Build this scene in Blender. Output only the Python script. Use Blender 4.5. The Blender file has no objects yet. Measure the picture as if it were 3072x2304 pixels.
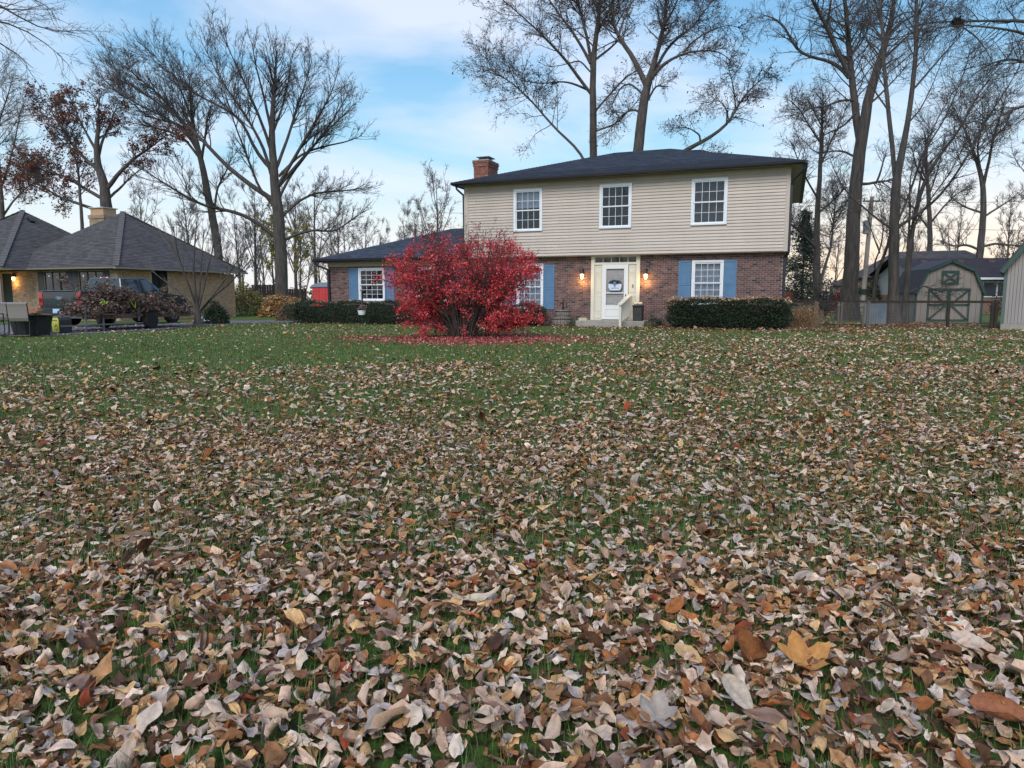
import bpy, math, random
import numpy as np
from mathutils import Vector, Matrix
random.seed(7)
RNG = np.random.default_rng(11)
SC = bpy.context.scene
COL = SC.collection
rad = math.radians

# ------------------------------------------------------------------ camera, world, sun, exposure
F, CZ = 2130.0, 1.15
PITCH = math.atan((1152 - 892) / F)
cam_d = bpy.data.cameras.new('camera')
cam = bpy.data.objects.new('camera', cam_d)
COL.objects.link(cam)
cam.location = (0, 0, CZ)
cam.rotation_euler = (rad(90) - PITCH, 0, 0)
cam_d.sensor_width = 36
cam_d.lens = 36 * F / 3072
cam_d.clip_start = 0.05
cam_d.clip_end = 2000
SC.camera = cam

SUN_EL, SUN_AZ = 42, 200          # azimuth clockwise from +Y; soft light of a bright overcast dusk sky behind the viewer
world = bpy.data.worlds.new('World')
SC.world = world
world.use_nodes = True
nt = world.node_tree
nt.nodes.clear()
N = nt.nodes.new
L = nt.links.new
out = N('ShaderNodeOutputWorld')
sky = N('ShaderNodeTexSky')
sky.sky_type = 'NISHITA'
sky.sun_disc = False
sky.sun_elevation = rad(SUN_EL)
sky.sun_rotation = rad(SUN_AZ)
sky.air_density = 1.2
bg1 = N('ShaderNodeBackground')
bg1.inputs[1].default_value = 0.10
L(sky.outputs[0], bg1.inputs[0])
tc = N('ShaderNodeTexCoord')
sep = N('ShaderNodeSeparateXYZ')
L(tc.outputs['Generated'], sep.inputs[0])
ramp = N('ShaderNodeValToRGB')
cr = ramp.color_ramp
cr.elements[0].position = 0.0
cr.elements[0].color = (0.58, 0.53, 0.47, 1)
cr.elements[1].position = 1.0
cr.elements[1].color = (0.08, 0.20, 0.50, 1)
for p_, c_ in ((0.05, (0.60, 0.58, 0.55)), (0.11, (0.50, 0.59, 0.63)), (0.18, (0.29, 0.50, 0.64)), (0.28, (0.18, 0.39, 0.60)), (0.38, (0.14, 0.32, 0.54)), (0.6, (0.10, 0.27, 0.54))):
    e_ = cr.elements.new(p_)
    e_.color = (*c_, 1)
L(sep.outputs[2], ramp.inputs[0])


def wmath(op, a, b=None):
    n = N('ShaderNodeMath')
    n.operation = op
    for i, v in enumerate((a, b)):
        if v is None:
            continue
        if isinstance(v, (int, float)):
            n.inputs[i].default_value = v
        else:
            L(v, n.inputs[i])
    return n.outputs[0]


def wmix(f, a, b):
    n = N('ShaderNodeMix')
    n.data_type = 'RGBA'
    for i, v in ((0, f), (6, a), (7, b)):
        if isinstance(v, (int, float)):
            n.inputs[i].default_value = v
        elif isinstance(v, tuple):
            n.inputs[i].default_value = (*v, 1)
        else:
            L(v, n.inputs[i])
    return n.outputs[2]


# peach glow low over the horizon, strongest to the right of the house
vm = N('ShaderNodeVectorMath')
vm.operation = 'DOT_PRODUCT'
L(tc.outputs['Generated'], vm.inputs[0])
vm.inputs[1].default_value = (math.sin(rad(42)), math.cos(rad(42)), 0)
az = wmath('POWER', wmath('MAXIMUM', vm.outputs['Value'], 0.0), 4.0)
lowmr = N('ShaderNodeMapRange')
lowmr.inputs[1].default_value = 0.0
lowmr.inputs[2].default_value = 0.19
lowmr.inputs[3].default_value = 1.0
lowmr.inputs[4].default_value = 0.0
lowmr.interpolation_type = 'SMOOTHSTEP'
L(sep.outputs[2], lowmr.inputs[0])
glow = wmath('MULTIPLY', wmath('MULTIPLY', az, lowmr.outputs[0]), 0.95)
skyc = wmix(glow, ramp.outputs[0], (0.76, 0.54, 0.38))
# streaky thin clouds on a plane far above: direction divided by its height
zc = wmath('ADD', wmath('MAXIMUM', sep.outputs[2], 0.0), 0.16)
comb = N('ShaderNodeCombineXYZ')
L(wmath('DIVIDE', sep.outputs[0], zc), comb.inputs[0])
L(wmath('DIVIDE', sep.outputs[1], zc), comb.inputs[1])
mp = N('ShaderNodeMapping')
mp.inputs['Rotation'].default_value = (0, 0, rad(28))
mp.inputs['Scale'].default_value = (0.95, 1.35, 1)
mp.inputs['Location'].default_value = (2.6, 1.3, 0)
L(comb.outputs[0], mp.inputs[0])
nz = N('ShaderNodeTexNoise')
nz.inputs['Scale'].default_value = 1.0
nz.inputs['Detail'].default_value = 7
nz.inputs['Roughness'].default_value = 0.52
nz.inputs['Distortion'].default_value = 0.5
L(mp.outputs[0], nz.inputs[0])
cmr = N('ShaderNodeMapRange')
cmr.inputs[1].default_value = 0.40
cmr.inputs[2].default_value = 0.64
L(nz.outputs[0], cmr.inputs[0])
cloudf = wmath('MULTIPLY', cmr.outputs[0], 0.85)
cloudcol = wmix(glow, (0.58, 0.61, 0.70), (0.78, 0.68, 0.56))
skyc = wmix(cloudf, skyc, cloudcol)
bg2 = N('ShaderNodeBackground')
bg2.inputs[1].default_value = 1.03
L(skyc, bg2.inputs[0])
mixs = N('ShaderNodeMixShader')
mixs.inputs[0].default_value = 0.86
L(bg1.outputs[0], mixs.inputs[1])
L(bg2.outputs[0], mixs.inputs[2])
L(mixs.outputs[0], out.inputs[0])

sd = bpy.data.lights.new('sun', 'SUN')
sd.energy = 1.5
sd.angle = rad(32)
sd.color = (1.0, 0.93, 0.84)
sun = bpy.data.objects.new('sun', sd)
COL.objects.link(sun)
sdir = Vector((math.sin(rad(SUN_AZ)) * math.cos(rad(SUN_EL)), math.cos(rad(SUN_AZ)) * math.cos(rad(SUN_EL)), math.sin(rad(SUN_EL))))
sun.rotation_euler = (-sdir).to_track_quat('-Z', 'Y').to_euler()
sun.location = (0, -10, 30)
vs = SC.view_settings
vs.view_transform = 'Standard'
vs.look = 'None'
vs.exposure = 0.66
vs.gamma = 1
vs.use_curve_mapping = False
SC.cycles.max_bounces = 6
SC.cycles.transparent_max_bounces = 12


# ------------------------------------------------------------------ picture geometry (where a sight line meets a given depth)
SP, CP = math.sin(PITCH), math.cos(PITCH)


def at(u, v, Y):
    dx, dy = (u - 1536) / F, (1152 - v) / F
    d = (dx, CP + dy * SP, -SP + dy * CP)
    t = Y / d[1]
    return (d[0] * t, Y, CZ + d[2] * t)


def zfun(x, y):
    s = np.clip((26 - y) / 6.0, 0, 1)
    return (0.018 * np.sin(x * 1.1 + 0.7 * y) + 0.02 * np.sin(0.61 * y - 0.35 * x + 1) + 0.008 * np.sin(3.1 * x + 1.7 * y)) * s


# ------------------------------------------------------------------ materials
MATS = {}


def mat(name, c1, c2=None, scale=4.0, rough=0.8, bump=0.0, bscale=40.0, metal=0.0, attr=False, emit=None, spec=0.5, stretch=None, coat=0.0, transl=0.0, detail=6):
    if name in MATS:
        return MATS[name]
    m = bpy.data.materials.new(name)
    m.use_nodes = True
    t = m.node_tree
    b = t.nodes['Principled BSDF']
    b.inputs['Roughness'].default_value = rough
    b.inputs['Metallic'].default_value = metal
    b.inputs['Specular IOR Level'].default_value = spec
    b.inputs['Coat Weight'].default_value = coat
    tcn = t.nodes.new('ShaderNodeTexCoord')
    src = tcn.outputs['Object']
    if stretch:
        mm = t.nodes.new('ShaderNodeMapping')
        mm.inputs['Scale'].default_value = stretch
        t.links.new(src, mm.inputs[0])
        src = mm.outputs[0]
    col = None
    if c2 is not None or attr:
        n = t.nodes.new('ShaderNodeTexNoise')
        n.inputs['Scale'].default_value = scale
        n.inputs['Detail'].default_value = detail
        n.inputs['Roughness'].default_value = 0.6
        t.links.new(src, n.inputs[0])
        r = t.nodes.new('ShaderNodeMapRange')
        r.inputs[1].default_value = 0.32
        r.inputs[2].default_value = 0.68
        t.links.new(n.outputs[0], r.inputs[0])
        mx = t.nodes.new('ShaderNodeMix')
        mx.data_type = 'RGBA'
        t.links.new(r.outputs[0], mx.inputs[0])
        mx.inputs[6].default_value = (*c1, 1)
        mx.inputs[7].default_value = (*(c2 or c1), 1)
        col = mx.outputs[2]
        if attr:
            a = t.nodes.new('ShaderNodeAttribute')
            a.attribute_name = 'col'
            mu = t.nodes.new('ShaderNodeMix')
            mu.data_type = 'RGBA'
            mu.blend_type = 'MULTIPLY'
            mu.inputs[0].default_value = 1.0
            t.links.new(a.outputs[0], mu.inputs[6])
            t.links.new(col, mu.inputs[7])
            col = mu.outputs[2]
        t.links.new(col, b.inputs['Base Color'])
    else:
        b.inputs['Base Color'].default_value = (*c1, 1)
    if emit:
        b.inputs['Emission Color'].default_value = (*emit[0], 1)
        b.inputs['Emission Strength'].default_value = emit[1]
    if bump:
        n2 = t.nodes.new('ShaderNodeTexNoise')
        n2.inputs['Scale'].default_value = bscale
        n2.inputs['Detail'].default_value = 5
        t.links.new(src, n2.inputs[0])
        bp = t.nodes.new('ShaderNodeBump')
        bp.inputs['Strength'].default_value = bump
        bp.inputs['Distance'].default_value = 0.02
        t.links.new(n2.outputs[0], bp.inputs['Height'])
        t.links.new(bp.outputs[0], b.inputs['Normal'])
    if transl:
        tr = t.nodes.new('ShaderNodeBsdfTranslucent')
        if col is not None:
            t.links.new(col, tr.inputs[0])
        else:
            tr.inputs[0].default_value = (*c1, 1)
        ms = t.nodes.new('ShaderNodeMixShader')
        ms.inputs[0].default_value = transl
        t.links.new(b.outputs[0], ms.inputs[1])
        t.links.new(tr.outputs[0], ms.inputs[2])
        t.links.new(ms.outputs[0], t.nodes['Material Output'].inputs[0])
    MATS[name] = m
    return m


def glass_mat(name, tint, fac):
    m = bpy.data.materials.new(name)
    m.use_nodes = True
    t = m.node_tree
    t.nodes.clear()
    o = t.nodes.new('ShaderNodeOutputMaterial')
    g = t.nodes.new('ShaderNodeBsdfGlossy')
    g.inputs['Roughness'].default_value = 0.02
    g.inputs['Color'].default_value = (0.95, 0.97, 1, 1)
    tr = t.nodes.new('ShaderNodeBsdfTransparent')
    tr.inputs[0].default_value = (*tint, 1)
    lw = t.nodes.new('ShaderNodeLayerWeight')
    lw.inputs[0].default_value = 0.5
    pw = t.nodes.new('ShaderNodeMath')
    pw.operation = 'POWER'
    pw.inputs[1].default_value = 4.0
    t.links.new(lw.outputs['Facing'], pw.inputs[0])
    ma = t.nodes.new('ShaderNodeMath')
    ma.operation = 'ADD'
    ma.inputs[1].default_value = fac
    t.links.new(pw.outputs[0], ma.inputs[0])
    ms = t.nodes.new('ShaderNodeMixShader')
    t.links.new(ma.outputs[0], ms.inputs[0])
    t.links.new(tr.outputs[0], ms.inputs[1])
    t.links.new(g.outputs[0], ms.inputs[2])
    t.links.new(ms.outputs[0], o.inputs[0])
    return m


M_SID = mat('tan_vinyl_siding', (0.49, 0.43, 0.38), (0.54, 0.475, 0.42), 1.3, 0.55)
_t = M_SID.node_tree
_oi = _t.nodes.new('ShaderNodeObjectInfo')
_mr = _t.nodes.new('ShaderNodeMapRange')
_mr.inputs[3].default_value = 0.93
_mr.inputs[4].default_value = 1.05
_t.links.new(_oi.outputs['Random'], _mr.inputs[0])
_mu = _t.nodes.new('ShaderNodeMix')
_mu.data_type = 'RGBA'
_mu.blend_type = 'MULTIPLY'
_mu.inputs[0].default_value = 1
_b = _t.nodes['Principled BSDF']
_t.links.new(_b.inputs['Base Color'].links[0].from_socket, _mu.inputs[6])
_t.links.new(_mr.outputs[0], _mu.inputs[7])
_t.links.new(_mu.outputs[2], _b.inputs['Base Color'])
M_WHITE = mat('white_trim_paint', (0.72, 0.78, 0.84), (0.80, 0.84, 0.88), 3, 0.4)
M_CREAM = mat('cream_door_paint', (0.66, 0.64, 0.53), (0.72, 0.70, 0.60), 2, 0.45)
M_DOORW = mat('storm_door_white', (0.76, 0.79, 0.80), None, rough=0.35)
M_DOORI = mat('inner_door_beige', (0.55, 0.50, 0.46), None, rough=0.5)
M_BLUE = mat('shutter_blue', (0.075, 0.19, 0.34), (0.10, 0.23, 0.39), 2, 0.6)
M_BRICK = mat('brown_red_brick', (0.75, 0.75, 0.75), (1.25, 1.25, 1.25), 9, 0.9, 0.5, 60, attr=True)
M_MORT = mat('grey_mortar', (0.34, 0.29, 0.28), (0.45, 0.39, 0.37), 6, 0.95, 0.3, 80)
M_TBRICKM = mat('tan_mortar', (0.36, 0.30, 0.23), (0.44, 0.37, 0.29), 6, 0.95)
M_DARKM = mat('black_gutter_metal', (0.022, 0.025, 0.034), None, rough=0.35)
M_SOFF = mat('soffit_tan', (0.42, 0.36, 0.29), None, rough=0.7)
M_ROOFE = mat('roof_underlay', (0.02, 0.022, 0.03), None, rough=0.9)
M_GLASS = glass_mat('window_glass', (0.72, 0.77, 0.82), 0.035)
M_GLASS2 = glass_mat('door_glass', (0.9, 0.92, 0.94), 0.02)
M_DARK = mat('dark_room', (0.02, 0.022, 0.026), None, rough=0.9)
M_CURT = mat('white_curtain', (0.66, 0.68, 0.70), (0.5, 0.52, 0.55), 8, 0.9, stretch=(5, 1, 0.1))
M_BLIND = mat('grey_blind', (0.16, 0.13, 0.12), None, rough=0.7)
M_CONC = mat('old_concrete', (0.26, 0.25, 0.22), (0.36, 0.34, 0.30), 5, 0.9, 0.4, 50)
M_BLACK = mat('black_iron', (0.02, 0.02, 0.022), None, rough=0.45)
M_BULB = mat('lit_bulb_glass', (1, 0.8, 0.5), None, emit=((1.0, 0.52, 0.16), 9.0))
M_BARK = mat('grey_brown_bark', (0.040, 0.035, 0.032), (0.105, 0.092, 0.082), 9, 0.95, 1.0, 26, stretch=(1, 1, 0.16))
M_TWIG = mat('dark_hazed_twig_bark', (0.075, 0.064, 0.064), None, rough=0.95)  # dark bark lightened so the crowns carry haze in their colour
M_TWIG2 = mat('pale_hazed_twig_bark', (0.17, 0.15, 0.148), None, rough=0.95)  # pale bark, raised to paint haze into the background trees
M_LEAF = mat('dry_fallen_leaf', (0.78, 0.76, 0.74), (1.18, 1.16, 1.14), 42, 0.75, 0.35, 90, attr=True, spec=0.2)
M_FOL = mat('foliage', (0.7, 0.7, 0.7), (1.3, 1.3, 1.3), 5, 0.6, attr=True, transl=0.25)
M_GRASSB = mat('grass_blade', (0.8, 0.8, 0.8), (1.2, 1.2, 1.2), 3, 0.6, attr=True, transl=0.15)
M_WOODP = mat('weathered_wood', (0.085, 0.07, 0.06), (0.15, 0.125, 0.11), 8, 0.9, stretch=(1, 1, 8))
M_DKWOOD = mat('dark_stained_wood', (0.018, 0.013, 0.011), (0.038, 0.028, 0.023), 6, 0.85)
M_SHEDW = mat('grey_shed_panel', (0.30, 0.28, 0.27), (0.37, 0.34, 0.33), 1.5, 0.85, stretch=(1, 1, 0.2))
M_GRN = mat('shed_green_trim', (0.035, 0.082, 0.072), (0.05, 0.105, 0.092), 5, 0.7)
M_RUB = mat('tyre_rubber', (0.018, 0.018, 0.02), None, rough=0.85)
M_RIM = mat('alloy_rim', (0.45, 0.46, 0.48), None, rough=0.3, metal=0.9)
M_STEEL = mat('dull_steel', (0.16, 0.17, 0.18), (0.24, 0.25, 0.26), 5, 0.5, metal=0.3)
M_TAN = mat('tan_wall_plain', (0.42, 0.33, 0.22), (0.48, 0.38, 0.26), 2, 0.9)


def roof_mat(name, ca, cb, cc):
    m = bpy.data.materials.new(name)
    m.use_nodes = True
    t = m.node_tree
    b = t.nodes['Principled BSDF']
    b.inputs['Roughness'].default_value = 0.92
    uv = t.nodes.new('ShaderNodeTexCoord')
    br = t.nodes.new('ShaderNodeTexBrick')
    br.inputs['Color1'].default_value = (*ca, 1)
    br.inputs['Color2'].default_value = (*cb, 1)
    br.inputs['Mortar'].default_value = (*cc, 1)
    br.inputs['Scale'].default_value = 1.0
    br.inputs['Brick Width'].default_value = 0.30
    br.inputs['Row Height'].default_value = 0.14
    br.inputs['Mortar Size'].default_value = 0.006
    t.links.new(uv.outputs['UV'], br.inputs[0])
    n = t.nodes.new('ShaderNodeTexNoise')
    n.inputs['Scale'].default_value = 1.3
    n.inputs['Detail'].default_value = 8
    t.links.new(uv.outputs['UV'], n.inputs[0])
    r = t.nodes.new('ShaderNodeMapRange')
    r.inputs[3].default_value = 0.6
    r.inputs[4].default_value = 1.4
    t.links.new(n.outputs[0], r.inputs[0])
    mu = t.nodes.new('ShaderNodeMix')
    mu.data_type = 'RGBA'
    mu.blend_type = 'MULTIPLY'
    mu.inputs[0].default_value = 1
    t.links.new(br.outputs[0], mu.inputs[6])
    t.links.new(r.outputs[0], mu.inputs[7])
    t.links.new(mu.outputs[2], b.inputs['Base Color'])
    return m


M_ROOF1 = roof_mat('blue_black_shingles', (0.022, 0.032, 0.055), (0.055, 0.072, 0.105), (0.012, 0.016, 0.028))
M_ROOF2 = roof_mat('grey_brown_shingles', (0.055, 0.051, 0.056), (0.098, 0.09, 0.092), (0.026, 0.025, 0.027))


# ------------------------------------------------------------------ mesh helpers
class MB:
    def __init__(s):
        s.v, s.f, s.c, s.uv = [], [], [], []

    def box(s, x0, x1, y0, y1, z0, z1, c=None):
        i = len(s.v)
        s.v += [(x0, y0, z0), (x1, y0, z0), (x1, y1, z0), (x0, y1, z0), (x0, y0, z1), (x1, y0, z1), (x1, y1, z1), (x0, y1, z1)]
        s.f += [(i, i + 3, i + 2, i + 1), (i + 4, i + 5, i + 6, i + 7), (i, i + 1, i + 5, i + 4), (i + 1, i + 2, i + 6, i + 5), (i + 2, i + 3, i + 7, i + 6), (i + 3, i, i + 4, i + 7)]
        s.c += [c or (1, 1, 1)] * 8
        return s

    def obox(s, p, ax, ay, az, c=None):
        """box from corner p along three edge vectors"""
        i = len(s.v)
        p, ax, ay, az = map(Vector, (p, ax, ay, az))
        s.v += [tuple(q) for q in (p, p + ax, p + ax + ay, p + ay, p + az, p + ax + az, p + ax + ay + az, p + ay + az)]
        s.f += [(i, i + 3, i + 2, i + 1), (i + 4, i + 5, i + 6, i + 7), (i, i + 1, i + 5, i + 4), (i + 1, i + 2, i + 6, i + 5), (i + 2, i + 3, i + 7, i + 6), (i + 3, i, i + 4, i + 7)]
        s.c += [c or (1, 1, 1)] * 8
        return s

    def bar(s, a, b, w, h=None, c=None):
        """square bar from a to b"""
        a, b = Vector(a), Vector(b)
        h = h or w
        d = (b - a).normalized()
        up = Vector((0, 0, 1)) if abs(d.z) < 0.95 else Vector((0, 1, 0))
        sx = d.cross(up).normalized()
        sz = sx.cross(d).normalized()
        return s.obox(a - sx * w / 2 - sz * h / 2, sx * w, b - a, sz * h, c)

    def tube(s, pts, r, n=8, caps=True, c=None):
        i0 = len(s.v)
        pts = [Vector(p) for p in pts]
        rr = r if isinstance(r, (list, tuple)) else [r] * len(pts)
        ref = Vector((0, 0, 1))
        for k, p in enumerate(pts):
            d = (pts[min(k + 1, len(pts) - 1)] - pts[max(k - 1, 0)]).normalized()
            if abs(d.dot(ref)) > 0.97:
                ref = Vector((0, 1, 0.1)).normalized() if abs(d.y) < 0.9 else Vector((1, 0, 0))
            a = d.cross(ref).normalized()
            b = a.cross(d).normalized()
            for j in range(n):
                t = 2 * math.pi * j / n
                s.v.append(tuple(p + (a * math.cos(t) + b * math.sin(t)) * rr[k]))
        for k in range(len(pts) - 1):
            for j in range(n):
                s.f.append((i0 + k * n + j, i0 + k * n + (j + 1) % n, i0 + (k + 1) * n + (j + 1) % n, i0 + (k + 1) * n + j))
        if caps:
            s.f.append(tuple(i0 + j for j in range(n))[::-1])
            s.f.append(tuple(i0 + (len(pts) - 1) * n + j for j in range(n)))
        s.c += [c or (1, 1, 1)] * (n * len(pts))
        return s

    def prism(s, poly, axis, a0, a1, c=None):
        """poly of 2D points extruded along axis: 'x' -> (y,z), 'y' -> (x,z), 'z' -> (x,y)"""
        i = len(s.v)
        n = len(poly)
        for a in (a0, a1):
            for p in poly:
                s.v.append({'x': (a, p[0], p[1]), 'y': (p[0], a, p[1]), 'z': (p[0], p[1], a)}[axis])
        s.f.append(tuple(i + k for k in range(n))[::-1])
        s.f.append(tuple(i + n + k for k in range(n)))
        for k in range(n):
            s.f.append((i + k, i + (k + 1) % n, i + n + (k + 1) % n, i + n + k))
        s.c += [c or (1, 1, 1)] * (2 * n)
        return s

    def lathe(s, prof, n=16, cx=0, cy=0, c=None):
        i0 = len(s.v)
        for (r, z) in prof:
            for j in range(n):
                t = 2 * math.pi * j / n
                s.v.append((cx + r * math.cos(t), cy + r * math.sin(t), z))
        for k in range(len(prof) - 1):
            for j in range(n):
                s.f.append((i0 + k * n + j, i0 + k * n + (j + 1) % n, i0 + (k + 1) * n + (j + 1) % n, i0 + (k + 1) * n + j))
        s.f.append(tuple(i0 + j for j in range(n))[::-1])
        s.f.append(tuple(i0 + (len(prof) - 1) * n + j for j in range(n)))
        s.c += [c or (1, 1, 1)] * (n * len(prof))
        return s

    def quad(s, a, b, c_, d, col=None):
        i = len(s.v)
        s.v += [tuple(a), tuple(b), tuple(c_), tuple(d)]
        s.f.append((i, i + 1, i + 2, i + 3))
        s.c += [col or (1, 1, 1)] * 4
        return s

    def mesh(s, name, color=False):
        me = bpy.data.meshes.new(name)
        me.from_pydata(s.v, [], s.f)
        if color:
            a = me.color_attributes.new('col', 'FLOAT_COLOR', 'POINT')
            arr = np.ones((len(s.v), 4), np.float32)
            arr[:, :3] = s.c
            a.data.foreach_set('color', arr.ravel())
        me.update()
        return me

    def build(s, name, m, parent=None, color=False, bevel=0, smooth=False, label=None):
        o = link(name, s.mesh(name, color), m, parent, bevel, smooth)
        if label:
            o['label'] = label
        return o


def link(name, me, m=None, parent=None, bevel=0, smooth=False):
    if m is not None and not me.materials:
        me.materials.append(m)
    o = bpy.data.objects.new(name, me)
    COL.objects.link(o)
    if parent is not None:
        o.parent = parent
    if bevel:
        md = o.modifiers.new('bevel', 'BEVEL')
        md.width = bevel
        md.segments = 2
        md.limit_method = 'ANGLE'
    if smooth:
        me.shade_smooth()
    return o


def npmesh(name, V, Fc, C=None, smooth=False):
    me = bpy.data.meshes.new(name)
    V = np.ascontiguousarray(V, np.float32)
    Fc = np.ascontiguousarray(Fc, np.int32)
    k = Fc.shape[1]
    me.vertices.add(len(V))
    me.vertices.foreach_set('co', V.ravel())
    me.loops.add(Fc.size)
    me.loops.foreach_set('vertex_index', Fc.ravel())
    me.polygons.add(len(Fc))
    me.polygons.foreach_set('loop_start', np.arange(0, Fc.size, k, dtype=np.int32))
    if C is not None:
        a = me.color_attributes.new('col', 'FLOAT_COLOR', 'POINT')
        arr = np.ones((len(V), 4), np.float32)
        arr[:, :3] = C
        a.data.foreach_set('color', arr.ravel())
    me.update(calc_edges=True)
    if smooth:
        me.shade_smooth()
    return me


def thing(name, label, cat, loc=(0, 0, 0), rz=0, group=None):
    o = bpy.data.objects.new(name, None)
    COL.objects.link(o)
    o.location = loc
    o.rotation_euler = (0, 0, rz)
    o.empty_display_size = 0.2
    return tag(o, label, cat, group)


def tag(o, label=None, cat=None, group=None, kind=None):
    if label:
        o['label'] = label
    if cat:
        o['category'] = cat
    if group:
        o['group'] = group
    if kind:
        o['kind'] = kind
    return o


def copy_tree(o, parent=None):
    c = o.copy()
    COL.objects.link(c)
    if parent is not None:
        c.parent = parent
        c.matrix_parent_inverse = Matrix()
    for ch in [x for x in o.children]:
        copy_tree(ch, c)
    return c


# ------------------------------------------------------------------ wall helpers (local x along the wall, z up, front at -y)
def bands(x0, x1, z0, z1, holes):
    zs = sorted({z0, z1} | {z for h in holes for z in (h[2], h[3]) if z0 < z < z1})
    for a, b in zip(zs, zs[1:]):
        xs = [x0]
        for h in sorted(holes):
            if h[2] < b - 1e-6 and h[3] > a + 1e-6:
                xs += [max(h[0], x0), min(h[1], x1)]
        xs.append(x1)
        for i in range(0, len(xs), 2):
            if xs[i + 1] - xs[i] > 1e-4:
                yield xs[i], xs[i + 1], a, b


def wall(parent, name, m, x0, x1, z0, z1, y0, y1, holes):
    mb = MB()
    for a, b, c, d in bands(x0, x1, z0, z1, holes):
        mb.box(a, b, y0, y1, c, d)
    return mb.build(name, m, parent)


BRICK_MESH = {}


def brick_wall(parent, x0, x1, z0, z1, y, holes, palette, dark, m, mort, single=0, pitch=0.0745, bl=0.213, axis='y', seed=3, dark_p=0.06):
    """bricks proud of a mortar wall; the `single` ones nearest x1 are objects, the rest one mesh"""
    rnd = random.Random(seed)
    wall(parent, 'wall', mort, x0, x1, z0, z1, y, y + 0.22, holes)
    P = 0.009
    items = []
    row = 0
    z = z0
    while z + pitch <= z1 + 0.001:
        xs = x0 - (bl / 2 if row % 2 else 0)
        while xs < x1:
            a, b = max(xs, x0), min(xs + bl - 0.011, x1)
            segs = [(a, b)]
            for h in holes:
                if h[2] < z + pitch - 0.01 and h[3] > z + 0.005:
                    ns = []
                    for (p, q) in segs:
                        if q <= h[0] or p >= h[1]:
                            ns.append((p, q))
                        else:
                            if p < h[0]:
                                ns.append((p, h[0]))
                            if q > h[1]:
                                ns.append((h[1], q))
                    segs = ns
            for (p, q) in segs:
                if q - p > 0.03:
                    items.append((p, q, z))
            xs += bl
        z += pitch
        row += 1
    full = sorted([it for it in items if it[1] - it[0] > bl - 0.02], key=lambda i: -i[0])[:single]
    fs = set(full)
    mb = MB()
    for it in items:
        cc = dark if rnd.random() < dark_p else rnd.choice(palette)
        k = rnd.uniform(0.82, 1.15)
        pr_ = P * rnd.uniform(0.6, 1.3)
        if it in fs:
            key = (cc, rnd.randrange(3))
            if key not in BRICK_MESH:
                kk = (0.85, 1.0, 1.15)[key[1]]
                BRICK_MESH[key] = MB().box(0, bl - 0.011, -P * (0.8 + 0.2 * key[1]), 0.02, 0, pitch - 0.011, tuple(c * kk for c in cc)).mesh('brick', True)
                BRICK_MESH[key].materials.append(m)
            o = link('brick', BRICK_MESH[key], None, parent)
            o.location = (it[0], y, it[2])
        else:
            mb.box(it[0], it[1], y - pr_, y + 0.02, it[2], it[2] + pitch - 0.011, tuple(c * k for c in cc))
    o = mb.build('brickwork', m, parent, color=True)
    o['kind'] = 'stuff'
    return o


def slope(mb, A, B, C, D, step=0.14):
    """roof slope: eave A->B, top D->C; built as lapped courses, uv in metres"""
    A, B, C, D = map(Vector, (A, B, C, D))
    ex = (B - A).normalized()
    nrm = ex.cross(((C + D) / 2 - (A + B) / 2)).normalized()
    up = nrm.cross(ex).normalized()
    H = (D - A).dot(up)
    n = max(2, int(H / step))
    for k in range(n):
        t0, t1 = k / n, (k + 1) / n
        a, b = A.lerp(D, t0), B.lerp(C, t0)
        d, c = A.lerp(D, t1), B.lerp(C, t1)
        lift = nrm * 0.014
        low = nrm * 0.002
        for quad in (((a + lift), (b + lift), (c + low), (d + low)), ((a + low * 0), (b + low * 0), (b + lift), (a + lift))):
            mb.quad(*quad)
            for q in quad:
                mb.uv.append(((q - A).dot(ex), (q - A).dot(up)))


def build_roof(parent, name, slopes, m):
    mb = MB()
    for s_ in slopes:
        slope(mb, *s_)
    o = mb.build(name, m, parent)
    uvl = o.data.uv_layers.new(name='UVMap')
    arr = np.array([mb.uv[i] for f in mb.f for i in f], np.float32)
    uvl.data.foreach_set('uv', arr.ravel())
    return o


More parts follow.
